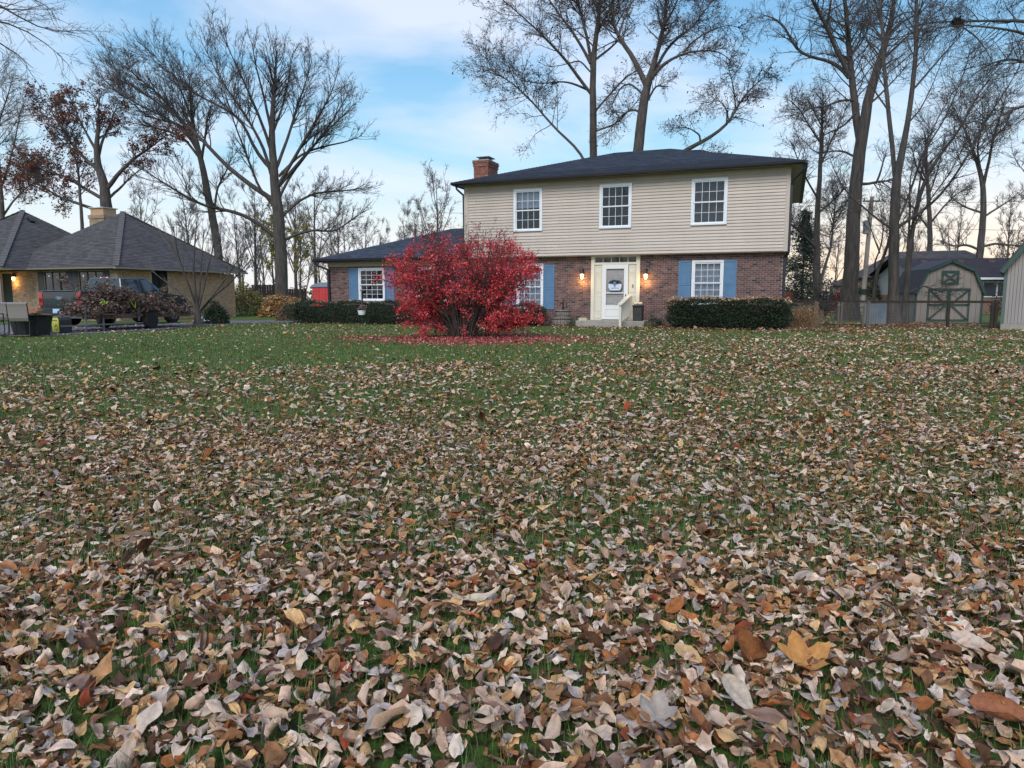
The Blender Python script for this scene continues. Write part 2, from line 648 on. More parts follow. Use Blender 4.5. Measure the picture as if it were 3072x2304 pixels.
def window(parent, x0, x1, z0, z1, y, cols, rows, behind, trim=0.085, label=None, lower_rows=None):
    """double-hung window; y is the wall face, frame stands 35 mm proud"""
    f = MB()
    f.box(x0, x1, y - 0.035, y + 0.05, z1 - trim, z1)
    f.box(x0, x1, y - 0.045, y + 0.05, z0, z0 + trim * 0.8)
    f.box(x0, x0 + trim, y - 0.033, y + 0.05, z0 + trim * 0.8, z1 - trim)
    f.box(x1 - trim, x1, y - 0.033, y + 0.05, z0 + trim * 0.8, z1 - trim)
    w = f.build('window', M_WHITE, parent, bevel=0.004)
    if label:
        w['label'] = label
    ix0, ix1, iz0, iz1 = x0 + trim, x1 - trim, z0 + trim * 0.8, z1 - trim
    zm = (iz0 + iz1) / 2
    s = 0.045
    for (a, b, yy, nr) in ((zm - 0.02, iz1, y - 0.012, rows), (iz0, zm + 0.02, y + 0.012, lower_rows or rows)):
        sm = MB()
        sm.box(ix0, ix1, yy, yy + 0.022, b - s, b).box(ix0, ix1, yy, yy + 0.022, a, a + s)
        sm.box(ix0, ix0 + s, yy, yy + 0.022, a + s, b - s).box(ix1 - s, ix1, yy, yy + 0.022, a + s, b - s)
        sm.build('sash', M_WHITE, w)
        gx0, gx1, gz0, gz1 = ix0 + s, ix1 - s, a + s, b - s
        mm = MB()
        t = 0.0075
        for i in range(1, cols):
            xx = gx0 + (gx1 - gx0) * i / cols
            mm.box(xx - t, xx + t, yy + 0.004, yy + 0.016, gz0, gz1)
        for j in range(1, nr):
            zz = gz0 + (gz1 - gz0) * j / nr
            mm.box(gx0, gx1, yy + 0.002, yy + 0.018, zz - t, zz + t)
        mm.build('muntin', M_WHITE, w)
        for i in range(cols):
            for j in range(nr):
                a0 = gx0 + (gx1 - gx0) * i / cols
                a1 = gx0 + (gx1 - gx0) * (i + 1) / cols
                b0 = gz0 + (gz1 - gz0) * j / nr
                b1 = gz0 + (gz1 - gz0) * (j + 1) / nr
                p = MB().box(-(a1 - a0) / 2, (a1 - a0) / 2, 0, 0.004, -(b1 - b0) / 2, (b1 - b0) / 2).build('pane', M_GLASS, w)
                p.location = ((a0 + a1) / 2, yy + 0.008, (b0 + b1) / 2)
                p.rotation_euler = (random.gauss(0, 0.004), 0, random.gauss(0, 0.004))
    MB().box(x0, x1, y + 0.32, y + 0.34, z0, z1).build('room_back', M_DARK, w)
    if behind == 'curtain':
        c = MB()
        n = 36
        for i in range(n):
            xa = ix0 + (ix1 - ix0) * i / n
            xb = ix0 + (ix1 - ix0) * (i + 1) / n
            ya = y + 0.11 + 0.022 * math.sin(i * 1.9) * (1 if i % 7 else 1.6)
            yb = y + 0.11 + 0.022 * math.sin((i + 1) * 1.9) * (1 if (i + 1) % 7 else 1.6)
            c.quad((xa, ya, iz0), (xb, yb, iz0), (xb, yb, iz1), (xa, ya, iz1))
        c.build('curtain', M_CURT, w)
    elif behind == 'blind':
        c = MB()
        zz = iz0 + 0.02
        while zz < iz1:
            c.quad((ix0, y + 0.12, zz), (ix1, y + 0.12, zz), (ix1, y + 0.145, zz + 0.032), (ix0, y + 0.145, zz + 0.032))
            zz += 0.042
        c.build('blind', M_BLIND, w)
    elif behind == 'half':
        MB().box(ix0, ix1, y + 0.1, y + 0.11, zm + 0.1, iz1).build('curtain', M_CURT, w)
    return w


def shutter(parent, x0, x1, z0, z1, y):
    f = MB()
    zm = z0 + (z1 - z0) * 0.47
    f.box(x0, x0 + 0.05, y - 0.035, y - 0.005, z0, z1).box(x1 - 0.05, x1, y - 0.035, y - 0.005, z0, z1)
    for a, b in ((z0, z0 + 0.07), (zm - 0.03, zm + 0.03), (z1 - 0.07, z1)):
        f.box(x0 + 0.05, x1 - 0.05, y - 0.033, y - 0.005, a, b)
    f.box(x0 + 0.04, x1 - 0.04, y - 0.012, y - 0.008, z0 + 0.02, z1 - 0.02)
    s = f.build('shutter', M_BLUE, parent)
    lv = MB()
    z = z0 + 0.08
    while z < z1 - 0.1:
        if not (zm - 0.06 < z < zm + 0.03):
            lv.obox((x0 + 0.05, y - 0.030, z), (x1 - x0 - 0.10, 0, 0), (0, 0.016, 0.030), (0, 0.004, 0.006))
        z += 0.042
    lv.build('louvres', M_BLUE, s)
    return s


# ------------------------------------------------------------------ THE GROUND
def axis_pts(lo, hi, flo, fhi, st):
    a = list(np.arange(flo, fhi + 1e-6, st))
    x, d = fhi, st
    while x < hi:
        d *= 1.35
        x += d
        a.append(min(x, hi))
    x, d = flo, st
    while x > lo:
        d *= 1.35
        x -= d
        a.insert(0, max(x, lo))
    return np.array(sorted(set(a)))


gx = axis_pts(-900, 900, -24, 24, 0.4)
gy = axis_pts(-300, 1500, -2, 30, 0.4)
GX, GY = np.meshgrid(gx, gy)
GZ = zfun(GX, GY)
V = np.stack([GX, GY, GZ], -1).reshape(-1, 3)
ii = np.arange(len(gy) - 1)[:, None] * len(gx) + np.arange(len(gx) - 1)[None, :]
Fq = np.stack([ii, ii + 1, ii + 1 + len(gx), ii + len(gx)], -1).reshape(-1, 4)
lawn_me = npmesh('lawn', V, Fq, smooth=True)


def lawn_material():
    m = bpy.data.materials.new('late_autumn_lawn')
    m.use_nodes = True
    t = m.node_tree
    b = t.nodes['Principled BSDF']
    b.inputs['Roughness'].default_value = 0.95
    b.inputs['Specular IOR Level'].default_value = 0.1
    tcn = t.nodes.new('ShaderNodeTexCoord')

    def noise(sc, det=4):
        n = t.nodes.new('ShaderNodeTexNoise')
        n.inputs['Scale'].default_value = sc
        n.inputs['Detail'].default_value = det
        t.links.new(tcn.outputs['Object'], n.inputs[0])
        return n.outputs[0]

    def mr(x, a, b_):
        n = t.nodes.new('ShaderNodeMapRange')
        n.inputs[1].default_value = a
        n.inputs[2].default_value = b_
        t.links.new(x, n.inputs[0])
        return n.outputs[0]

    def mix(f, a, b_):
        n = t.nodes.new('ShaderNodeMix')
        n.data_type = 'RGBA'
        t.links.new(f, n.inputs[0])
        for i, v in ((6, a), (7, b_)):
            if isinstance(v, tuple):
                n.inputs[i].default_value = (*v, 1)
            else:
                t.links.new(v, n.inputs[i])
        return n.outputs[2]
    c = mix(mr(noise(0.35), 0.35, 0.65), (0.078, 0.140, 0.028), (0.112, 0.185, 0.040))
    c = mix(mr(noise(28, 3), 0.42, 0.7), c, (0.035, 0.034, 0.016))
    c = mix(mr(noise(7, 6), 0.52, 0.66), c, (0.13, 0.095, 0.055))
    t.links.new(c, b.inputs['Base Color'])
    bp = t.nodes.new('ShaderNodeBump')
    bp.inputs['Strength'].default_value = 0.6
    bp.inputs['Distance'].default_value = 0.03
    t.links.new(noise(40, 4), bp.inputs['Height'])
    t.links.new(bp.outputs[0], b.inputs['Normal'])
    return m


M_LAWN = lawn_material()
lawn = link('lawn', lawn_me, M_LAWN)
tag(lawn, 'green autumn lawn strewn with dry leaves', kind='structure')

# asphalt drive: from the lower left, back past the neighbour to the garage side
drive_pts = [(-34, 15.5), (-34, 23.0), (-17.5, 30.5), (-13.5, 34.4), (-9.5, 36.3), (-9.3, 33.2), (-11.6, 31.3), (-12.6, 28.6), (-12.4, 24.8), (-13.6, 21.7), (-20, 19.5)]
mb = MB()
mb.prism(drive_pts[::-1], 'z', -0.10, 0.028)
M_ASPH = mat('grey_asphalt', (0.10, 0.10, 0.115), (0.17, 0.165, 0.18), 6, 0.9, 0.5, 90)
tag(mb.build('driveway', M_ASPH), 'grey asphalt driveway with leaf litter', kind='structure')

# ------------------------------------------------------------------ MAIN HOUSE
HO, HA = (10.1, 26.27, 0), rad(-21.2)
HSX = 0.979
house = thing('two_storey_house', 'two-storey house with tan siding above brown brick, black roof and blue shutters', 'house', HO, HA)
house.scale = (HSX, 1, 1)
W1, W2, W3 = (-10.87, -9.60, 3.83, 5.53), (-7.18, -5.88, 3.83, 5.53), (-3.58, -2.25, 3.83, 5.53)
W4, W5, W6 = (-3.52, -2.32, 0.85, 2.55), (-10.86, -9.64, 0.68, 2.50), (-18.78, -17.36, 0.98, 2.48)
W7 = (-15.6, -14.1, 0.98, 2.48)
DOOR = (-7.56, -5.55, 0.10, 2.80)
PAL = ((0.130, 0.076, 0.070), (0.158, 0.090, 0.080), (0.115, 0.068, 0.065), (0.185, 0.116, 0.104), (0.143, 0.086, 0.082))
brick_wall(house, -20.45, -0.2, -0.05, 2.83, 0.0, [W4, W5, W6, W7, DOOR], PAL, (0.045, 0.038, 0.045), M_BRICK, M_MORT, single=290)
sb = MB()
for r in range(38):          # right-hand end wall, seen edge-on past the corner
    z = -0.05 + r * 0.0745
    yy = 0.0 if r % 2 else -0.106
    while yy < 10.3:
        a, b = max(yy, 0.0), min(yy + 0.202, 10.3)
        cc = random.choice(PAL)
        sb.box(-0.2, -0.191, a, b, z, z + 0.0635, cc)
        yy += 0.213
o = sb.build('brickwork', M_BRICK, house, color=True)
o['kind'] = 'stuff'
MB().box(-0.42, -0.2, 0.22, 10.3, -0.05, 2.83).build('end_wall', M_MORT, house)
MB().box(-13.1, -12.9, 0, 10.3, 2.83, 5.86).box(-20.45, -20.25, 0.22, 8.8, -0.05, 2.83).box(-20.25, -0.42, 10.0, 10.2, -0.05, 2.83).box(-12.9, -0.3, 10.1, 10.3, 2.84, 5.86).build('rear_wall', M_TAN, house)
# upper storey: backing wall and individual siding boards
wall(house, 'upper_wall', M_SID, -13.1, -0.1, 2.82, 5.83, -0.28, -0.12, [W1, W2, W3])
MB().box(-0.28, -0.1, -0.12, 10.3, 2.83, 5.83).build('upper_end_wall', M_SID, house)
MB().box(-13.1, -0.1, -0.28, 0.0, 2.79, 2.82).build('overhang_soffit', M_SOFF, house)
pitch = 0.116
for k in range(26):
    z0 = 2.82 + k * pitch
    z1 = min(z0 + pitch, 5.83)
    cuts = [-12.98]
    for w in (W1, W2, W3):
        if w[2] < z1 - 0.02 and w[3] > z0 + 0.02:
            cuts += [w[0], w[1]]
    cuts.append(-0.2)
    for i in range(0, len(cuts), 2):
        if cuts[i + 1] - cuts[i] < 0.02:
            continue
        h = z1 - z0
        js = [cuts[i]] + [j_ for j_ in (-12.98 + (k * 1.37) % 3.66 + 3.66 * m_ for m_ in range(4)) if cuts[i] + 0.4 < j_ < cuts[i + 1] - 0.4] + [cuts[i + 1]]
        for ja, jb in zip(js, js[1:]):
            w_ = random.uniform(-0.0015, 0.0015)
            MB().prism([(-0.28, 0.0), (-0.312 + w_, 0.0), (-0.314 + w_, 0.012), (-0.286, h), (-0.28, h)], 'x', ja + 0.002, jb - 0.002).build('siding_board', M_SID, house).location = (0, 0, z0)
    MB().prism([(-0.1, 0.0), (-0.072, 0.0), (-0.094, h), (-0.1, h)], 'y', -0.2, 10.3).build('siding_board', M_SID, house).location = (0, 0, z0)
cpz = MB()
cpz.box(-0.205, -0.058, -0.322, -0.27, 2.80, 5.83).box(-0.10, -0.056, -0.27, -0.17, 2.80, 5.83)
cpz.build('corner_board', M_SID, house)
MB().box(-13.15, -12.97, -0.322, -0.27, 2.80, 5.83).build('corner_board', M_SID, house)
for w, bh, lb in ((W1, 'half', 'upper left window with pale half-drawn shade'), (W2, 'none', 'upper middle window reflecting bare trees'), (W3, 'blind', 'upper right window with dark slatted blind')):
    window(house, *w, -0.30, 4, 2, bh, label=lb)
window(house, *W4, 0.0, 4, 3, 'curtain', label='lower right window with white curtains')
window(house, *W5, 0.0, 4, 3, 'curtain', label='lower window behind the red bush')
window(house, *W6, 0.0, 4, 3, 'none', label='window in the low garage wing')
window(house, *W7, 0.0, 4, 3, 'none')
for a, b, z0, z1 in ((-4.02, -3.55, 0.85, 2.54), (-2.30, -1.84, 0.85, 2.54), (-9.62, -9.15, 0.66, 2.48), (-11.36, -10.89, 0.66, 2.48), (-19.28, -18.81, 1.0, 2.47), (-17.33, -16.86, 1.0, 2.47), (-16.1, -15.64, 1.0, 2.47), (-14.06, -13.6, 1.0, 2.47)):
    shutter(house, a, b, z0, z1, 0.0)

# roofs
ze = 5.88
fx0, fx1, fy0, fy1 = -13.55, 0.42, -0.78, 10.72
ym = (fy0 + fy1) / 2
hw = (fy1 - fy0) / 2
zr = ze + hw * 0.325
R0, R1 = Vector((fx0 + hw, ym, zr)), Vector((fx1 - hw, ym, zr))
A, B, C_, D_ = Vector((fx0, fy0, ze)), Vector((fx1, fy0, ze)), Vector((fx1, fy1, ze)), Vector((fx0, fy1, ze))
build_roof(house, 'roof', [(A, B, R1, R0), (B, C_, R1, R1), (C_, D_, R0, R1), (D_, A, R0, R0)], M_ROOF1)
MB().box(fx0 + 0.06, fx1 - 0.06, fy0 + 0.06, fy1 - 0.06, 5.80, 5.83).build('soffit', M_SOFF, house)
fa = MB()
fa.box(fx0 + 0.04, fx1 - 0.04, fy0 + 0.04, fy0 + 0.065, 5.76, 5.87).box(fx1 - 0.065, fx1 - 0.04, fy0 + 0.065, fy1 - 0.04, 5.76, 5.87)
fa.box(fx0 + 0.04, fx0 + 0.065, fy0 + 0.065, fy1 - 0.04, 5.76, 5.87)
fa.build('fascia', M_DARKM, house)


def gutter(parent, x0, x1, y, z, m, end=True):
    g = MB()
    g.prism([(y - 0.10, z + 0.10), (y - 0.125, z + 0.10), (y - 0.115, z + 0.03), (y - 0.07, z), (y, z), (y, z + 0.02), (y - 0.06, z + 0.02), (y - 0.10, z + 0.04)], 'x', x0, x1)
    g.box(x0, x0 + 0.006, y - 0.11, y, z + 0.004, z + 0.085)
    g.box(x1 - 0.006, x1, y - 0.11, y, z + 0.004, z + 0.085)
    return g.build('gutter', m, parent)


gutter(house, fx0 + 0.02, fx1 - 0.02, fy0 + 0.038, 5.775, M_DARKM)
g = MB()
g.box(fx1 - 0.035, fx1 + 0.07, fy0 - 0.06, fy1, 5.775, 5.875)
g.build('gutter', M_DARKM, house)
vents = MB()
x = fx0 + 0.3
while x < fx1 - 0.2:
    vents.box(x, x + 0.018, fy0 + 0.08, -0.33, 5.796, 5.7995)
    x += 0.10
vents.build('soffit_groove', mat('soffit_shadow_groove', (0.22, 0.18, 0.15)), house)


def downspout(parent, pts, m, w=0.075):
    d = MB()
    for a, b in zip(pts, pts[1:]):
        d.bar(a, b, w, w * 0.8)
    return d.build('downspout', m, parent, bevel=0.012)


downspout(house, [(0.40, -0.70, 5.80), (0.36, -0.66, 5.58), (0.02, -0.36, 5.30), (-0.01, -0.30, 5.12), (-0.01, -0.30, 2.78), (-0.12, 0.02, 2.62), (-0.14, 0.03, 0.12), (-0.10, -0.22, 0.05)], M_DARKM, 0.085)
downspout(house, [(-13.35, -0.70, 5.80), (-13.33, -0.66, 5.62), (-13.19, -0.30, 5.42), (-13.19, -0.25, 2.95)], M_DARKM)
# chimney on the left end wall
ch = MB()
rr_ = random.Random(5)
cx0, cx1, cy0, cy1 = -13.80, -13.08, 2.1, 3.25
ch.box(cx0 + 0.012, cx1 - 0.012, cy0 + 0.012, cy1 - 0.012, 2.4, 7.22, (0.30, 0.22, 0.18))
z = 2.4
k = 0
while z < 7.24:
    s_ = 0.03 if z > 6.95 else 0.0
    s_ = 0.055 if z > 7.10 else s_
    for fx in range(4):
        xx = cx0 - s_
        lim = (cx1 - cx0 if fx % 2 == 0 else cy1 - cy0) + 2 * s_
        p0 = 0.0 if k % 2 else -0.1
        while p0 < lim:
            a, b = max(p0, 0), min(p0 + 0.2, lim)
            cc = rr_.choice(((0.25, 0.10, 0.075), (0.29, 0.125, 0.09), (0.22, 0.09, 0.07)))
            if fx == 0:
                ch.box(cx0 - s_ + a, cx0 - s_ + b, cy0 - s_, cy0 + 0.02 - s_, z, z + 0.064, cc)
            elif fx == 2:
                ch.box(cx0 - s_ + a, cx0 - s_ + b, cy1 - 0.02 + s_, cy1 + s_, z, z + 0.064, cc)
            elif fx == 1:
                ch.box(cx1 - 0.02 + s_, cx1 + s_, cy0 + 0.022 + a * 0.97, cy0 - 0.022 + b * 0.97 if b * 0.97 - a * 0.97 > 0.06 else cy0 + 0.03 + a * 0.97, z, z + 0.064, cc)
            else:
                ch.box(cx0 - s_, cx0 + 0.02 - s_, cy0 + 0.022 + a * 0.97, cy0 - 0.022 + b * 0.97 if b * 0.97 - a * 0.97 > 0.06 else cy0 + 0.03 + a * 0.97, z, z + 0.064, cc)
            p0 += 0.21
    z += 0.0745
    k += 1
cho = ch.build('chimney', M_BRICK, house, color=True)
MB().box(cx0 - 0.05, cx1 + 0.05, cy0 - 0.05, cy1 + 0.05, 7.255, 7.305).build('crown', M_CONC, cho)
fl = MB()
fl.box(-13.68, -13.2, 2.40, 2.95, 7.306, 7.40).box(-13.76, -13.12, 2.3, 3.05, 7.46, 7.49)
for qx in (-13.66, -13.24):
    for qy in (2.38, 2.90):
        fl.box(qx, qx + 0.02, qy, qy + 0.02, 7.40, 7.46)
fl.build('chimney_cap', M_STEEL, cho)

# garage wing roof
wz = 2.88
wx0, wy0, wy1 = -20.95, -0.5, 9.3
whw = (wy1 - wy0) / 2
wr = wz + whw * 0.34
WA, WB = Vector((wx0, wy0, wz)), Vector((-13.0, wy0, wz))
WC, WD = Vector((-13.0, wy1, wz)), Vector((wx0, wy1, wz))
WR0, WR1 = Vector((wx0 + whw, (wy0 + wy1) / 2, wr)), Vector((-13.0, (wy0 + wy1) / 2, wr))
build_roof(house, 'wing_roof', [(WA, WB, WR1, WR0), (WC, WD, WR0, WR1), (WD, WA, WR0, WR0)], M_ROOF1)
MB().box(wx0 + 0.05, -13.12, wy0 + 0.05, wy1 - 0.05, 2.835, 2.855).build('soffit', M_SOFF, house)
MB().box(wx0 + 0.03, -13.12, wy0 + 0.03, wy0 + 0.05, 2.76, 2.87).box(wx0 + 0.03, wx0 + 0.05, wy0 + 0.05, wy1, 2.76, 2.87).build('fascia', M_DARKM, house)
gutter(house, wx0 + 0.01, -13.12, wy0 + 0.028, 2.77, M_DARKM)
MB().box(-20.47, -13.12, -0.03, -0.012, 2.55, 2.83).build('frieze_board', mat('cream_frieze', (0.50, 0.42, 0.31)), house)
downspout(house, [(-20.80, -0.56, 2.78), (-20.73, -0.45, 2.60), (-20.40, -0.08, 2.42), (-20.38, -0.06, 0.1)], M_DARKM, 0.11)

# entrance: panelled surround, transom, storm door
e = MB()
y = -0.02
e.box(-7.56, -7.42, -0.06, 0.10, 0.24, 2.80).box(-5.69, -5.55, -0.06, 0.10, 0.24, 2.80)
e.box(-7.42, -5.69, -0.055, 0.10, 2.44, 2.53).box(-7.42, -5.69, -0.05, 0.10, 2.74, 2.80)
e.box(-7.42, -7.09, -0.01, 0.10, 0.24, 2.44).box(-6.01, -5.69, -0.01, 0.10, 0.24, 2.44)
sur = e.build('door_surround', M_CREAM, house, bevel=0.006)
for (a, b) in ((-7.39, -7.12), (-5.98, -5.72)):
    for (c, d) in ((0.30, 0.52), (0.58, 1.20), (1.34, 2.02), (2.10, 2.36)):
        pm = MB()
        t = 0.014
        pm.box(a, b, -0.022, -0.01, c, c + t).box(a, b, -0.022, -0.01, d - t, d)
        pm.box(a, a + t, -0.022, -0.01, c + t, d - t).box(b - t, b, -0.022, -0.01, c + t, d - t)
        pm.box(a + 0.03, b - 0.03, -0.018, -0.01, c + 0.03, d - 0.03)
        pm.build('raised_panel', M_CREAM, sur)
tr = MB()
for i in range(6):
    xx = -7.42 + i * (1.73 - 0.02) / 5
    tr.box(xx, xx + 0.02, -0.03, -0.005, 2.53, 2.74)
tro = tr.build('transom', M_CREAM, house)
for i in range(5):
    a = -7.40 + i * 0.342
    MB().box(a, a + 0.322, -0.022, -0.018, 2.535, 2.735).build('pane', M_GLASS, tro)
MB().box(-7.42, -5.69, 0.14, 0.16, 2.52, 2.76).build('room_back', M_DARK, tro)
sd_ = MB()
dx0, dx1, dz0, dz1 = -7.085, -6.015, 0.27, 2.435
sd_.box(dx0, dx0 + 0.17, -0.075, -0.04, dz0, dz1).box(dx1 - 0.17, dx1, -0.075, -0.04, dz0, dz1)
sd_.box(dx0 + 0.17, dx1 - 0.17, -0.075, -0.04, dz1 - 0.16, dz1).box(dx0 + 0.17, dx1 - 0.17, -0.075, -0.04, dz0, dz0 + 0.56)
sd_.box(dx0 + 0.17, dx1 - 0.17, -0.078, -0.05, 1.30, 1.34)
sdo = sd_.build('storm_door', M_DOORW, house, bevel=0.008)
pm = MB()
pm.box(dx0 + 0.14, dx1 - 0.14, -0.084, -0.075, dz0 + 0.40, dz0 + 0.42).box(dx0 + 0.14, dx1 - 0.14, -0.084, -0.075, dz0 + 0.13, dz0 + 0.15)
pm.box(dx0 + 0.14, dx0 + 0.16, -0.084, -0.075, dz0 + 0.15, dz0 + 0.40).box(dx1 - 0.16, dx1 - 0.14, -0.084, -0.075, dz0 + 0.15, dz0 + 0.40)
pm.build('kick_panel', mat('cream_moulding', (0.70, 0.68, 0.58)), sdo)
for (a, b) in ((0.835, 1.30), (1.34, 2.275)):
    MB().box(dx0 + 0.17, dx1 - 0.17, -0.062, -0.058, a, b).build('pane', M_GLASS2, sdo)
hd = MB()
hd.tube([(dx1 - 0.08, -0.075, 1.06), (dx1 - 0.08, -0.13, 1.07), (dx1 - 0.08, -0.13, 1.20), (dx1 - 0.08, -0.075, 1.22)], 0.012, 6)
hd.box(dx1 - 0.12, dx1 - 0.04, -0.09, -0.076, 1.03, 1.15)
hd.box(dx1 - 0.10, dx1 - 0.06, -0.085, -0.076, 1.15, 1.27)
hd.build('handle', M_BLACK, sdo)
ind = MB()
ind.box(-7.02, -6.08, 0.0, 0.04, 0.26, 2.42)
indo = ind.build('front_door', M_DOORI, house)
for (a, b) in ((-6.90, -6.62), (-6.48, -6.20)):
    for (c, d) in ((0.38, 0.82), (0.92, 1.22), (1.30, 1.92), (2.0, 2.26)):
        pm = MB()
        t = 0.022
        pm.box(a, b, -0.014, 0, c, c + t).box(a, b, -0.014, 0, d - t, d).box(a, a + t, -0.014, 0, c + t, d - t).box(b - t, b, -0.014, 0, c + t, d - t)
        pm.build('raised_panel', M_DOORI, indo)
db = MB()
db.box(-5.84, -5.80, -0.035, -0.023, 1.52, 1.66)
dbo = db.build('doorbell', M_BLACK, house, bevel=0.004)
MB().box(-5.835, -5.805, -0.040, -0.0352, 1.53, 1.565).build('button', M_STEEL, dbo)


# wall lanterns with lit bulbs
def lantern(parent, x, y, z):
    b = MB()
    b.box(x - 0.05, x + 0.05, y - 0.02, y, z + 0.10, z + 0.30)
    b.tube([(x, y - 0.02, z + 0.24), (x, y - 0.08, z + 0.32), (x, y - 0.13, z + 0.28)], 0.012, 6)
    b.lathe([(0.02, z + 0.29), (0.05, z + 0.26), (0.09, z + 0.12), (0.095, z + 0.10), (0.02, z + 0.10)], 10, x, y - 0.13)
    b.lathe([(0.045, z - 0.14), (0.05, z - 0.12), (0.01, z - 0.115)], 10, x, y - 0.13)
    for k in range(4):
        t = k * math.pi / 2 + 0.78
        b.tube([(x + 0.085 * math.cos(t), y - 0.13 + 0.085 * math.sin(t), z + 0.10), (x + 0.05 * math.cos(t), y - 0.13 + 0.05 * math.sin(t), z - 0.13)], 0.005, 4)
    o = b.build('wall_lantern', M_BLACK, parent)
    MB().lathe([(0.03, z - 0.10), (0.055, z - 0.05), (0.07, z + 0.06), (0.06, z + 0.095), (0.02, z + 0.098)], 12, x, y - 0.13).build('bulb', M_BULB, o, smooth=True)
    ld = bpy.data.lights.new('lantern_light', 'POINT')
    ld.energy = 9
    ld.color = (1.0, 0.50, 0.16)
    ld.shadow_soft_size = 0.09
    lo = bpy.data.objects.new('lantern_light', ld)
    COL.objects.link(lo)
    lo.parent = parent
    lo.location = (x, y - 0.20, z - 0.24)
    return o


lantern(house, -7.92, 0.0, 1.98)
lantern(house, -5.30, 0.0, 1.95)

# door sign (round board with greenery and a bow), hung on the glass
sign = thing('door_sign', 'round white wooden sign with greenery and blue bow hanging on the front door', 'door sign')
sign.parent = None
Mh = Matrix.Translation(HO) @ Matrix.Rotation(HA, 4, 'Z') @ Matrix.Diagonal((HSX, 1, 1, 1))
sign.location = Mh @ Vector((-6.545, -0.085, 1.62))
sign.rotation_euler = (0, 0, HA)
arc = [(0.27 * math.cos(t), 0.27 * math.sin(t) * 1.0) for t in np.linspace(0, 2 * math.pi, 28, endpoint=False)]
arc = [(p[0] * 1.02, max(-0.20, min(0.20, p[1]))) for p in arc]
MB().prism([(p[0] * 1.06 + 0.01, p[1] * 1.06 - 0.01) for p in arc], 'y', -0.008, 0.0).build('sign_back', mat('dark_blue_board', (0.06, 0.09, 0.14)), sign)
lowp = [(-0.262, 0.06), (-0.275, 0.0), (-0.262, -0.08), (-0.20, -0.195), (0.20, -0.195), (0.262, -0.08), (0.275, 0.0), (0.262, 0.06)]
MB().prism(lowp, 'y', -0.016, -0.0085).build('sign_face', mat('white_blue_board', (0.62, 0.70, 0.82)), sign)
lt = MB()
rq = random.Random(2)
xx = -0.17
while xx < 0.17:
    w_ = rq.uniform(0.010, 0.026)
    lt.box(xx, xx + w_, -0.019, -0.0162, -0.13 + rq.uniform(-0.004, 0.004), -0.13 + rq.uniform(0.028, 0.055))
    xx += w_ + 0.011
lt.box(-0.20, -0.17, -0.019, -0.0162, 0.0, 0.015)
lt.build('lettering', mat('grey_blue_print', (0.20, 0.28, 0.36)), sign)
gr = MB()
for k in range(90):
    a = rq.uniform(0.15, math.pi - 0.15)
    r0 = rq.uniform(0.05, 0.22)
    p = (r0 * math.cos(a), -0.02, 0.05 + r0 * math.sin(a) * 0.75)
    q = (p[0] + rq.uniform(-0.07, 0.07), -0.03 - rq.random() * 0.03, p[2] + rq.uniform(-0.02, 0.07))
    gr.bar(p, q, 0.010, 0.004)
gr.build('greenery', mat('dark_sprig_green', (0.02, 0.045, 0.025)), sign)
bw = MB()
for k in range(7):
    a = k * 0.9
    bw.tube([(0, -0.05, 0.09), (0.05 * math.cos(a), -0.075, 0.09 + 0.05 * math.sin(a)), (0.07 * math.cos(a + 0.5), -0.06, 0.09 + 0.06 * math.sin(a + 0.5)), (0, -0.05, 0.09)], 0.012, 5)
bw.tube([(0, -0.05, 0.08), (-0.01, -0.05, 0.0), (0.02, -0.04, -0.05)], 0.02, 5)
bw.build('bow', mat('blue_striped_ribbon', (0.13, 0.16, 0.34), (0.34, 0.38, 0.60), 40), sign)

# front step and slab
porch = thing('front_porch', 'low grey concrete porch slab with one step at the front door', 'porch', HO, HA)
porch.scale = (HSX, 1, 1)
MB().box(-7.85, -5.10, -1.25, -0.02, 0.0, 0.25).build('slab', M_CONC, porch, bevel=0.015)
MB().box(-7.50, -6.0, -1.62, -1.252, 0.0, 0.115).build('step', M_CONC, porch, bevel=0.015)
rail = thing('porch_railing', 'cream wooden handrail with balusters at the front step', 'railing', HO, HA)
rail.scale = (HSX, 1, 1)
rb = MB()
rx = -5.93
rb.box(rx - 0.045, rx + 0.045, -1.78, -1.69, 0.0, 0.84)
rb.build('post', M_CREAM, rail, bevel=0.006)
MB().box(rx - 0.045, rx + 0.045, -0.22, -0.13, 0.25, 1.17).build('post', M_CREAM, rail, bevel=0.006)
MB().obox((rx - 0.09, -1.84, 0.86), (0.18, 0, 0), (0, 1.74, 0.36), (0, -0.008, 0.038)).build('hand_rail', M_CREAM, rail, bevel=0.005)
MB().obox((rx - 0.02, -1.68, 0.16), (0.04, 0, 0), (0, 1.46, 0.18), (0, 0, 0.08)).build('bottom_rail', M_CREAM, rail)
for k in range(7):
    yy = -1.58 + k * 0.2
    z0 = 0.12 + (yy + 1.68) * 0.12
    MB().box(rx - 0.022, rx + 0.022, yy, yy + 0.04, z0 + 0.05, 0.86 + (yy + 1.84) * 0.205).build('baluster', M_CREAM, rail)

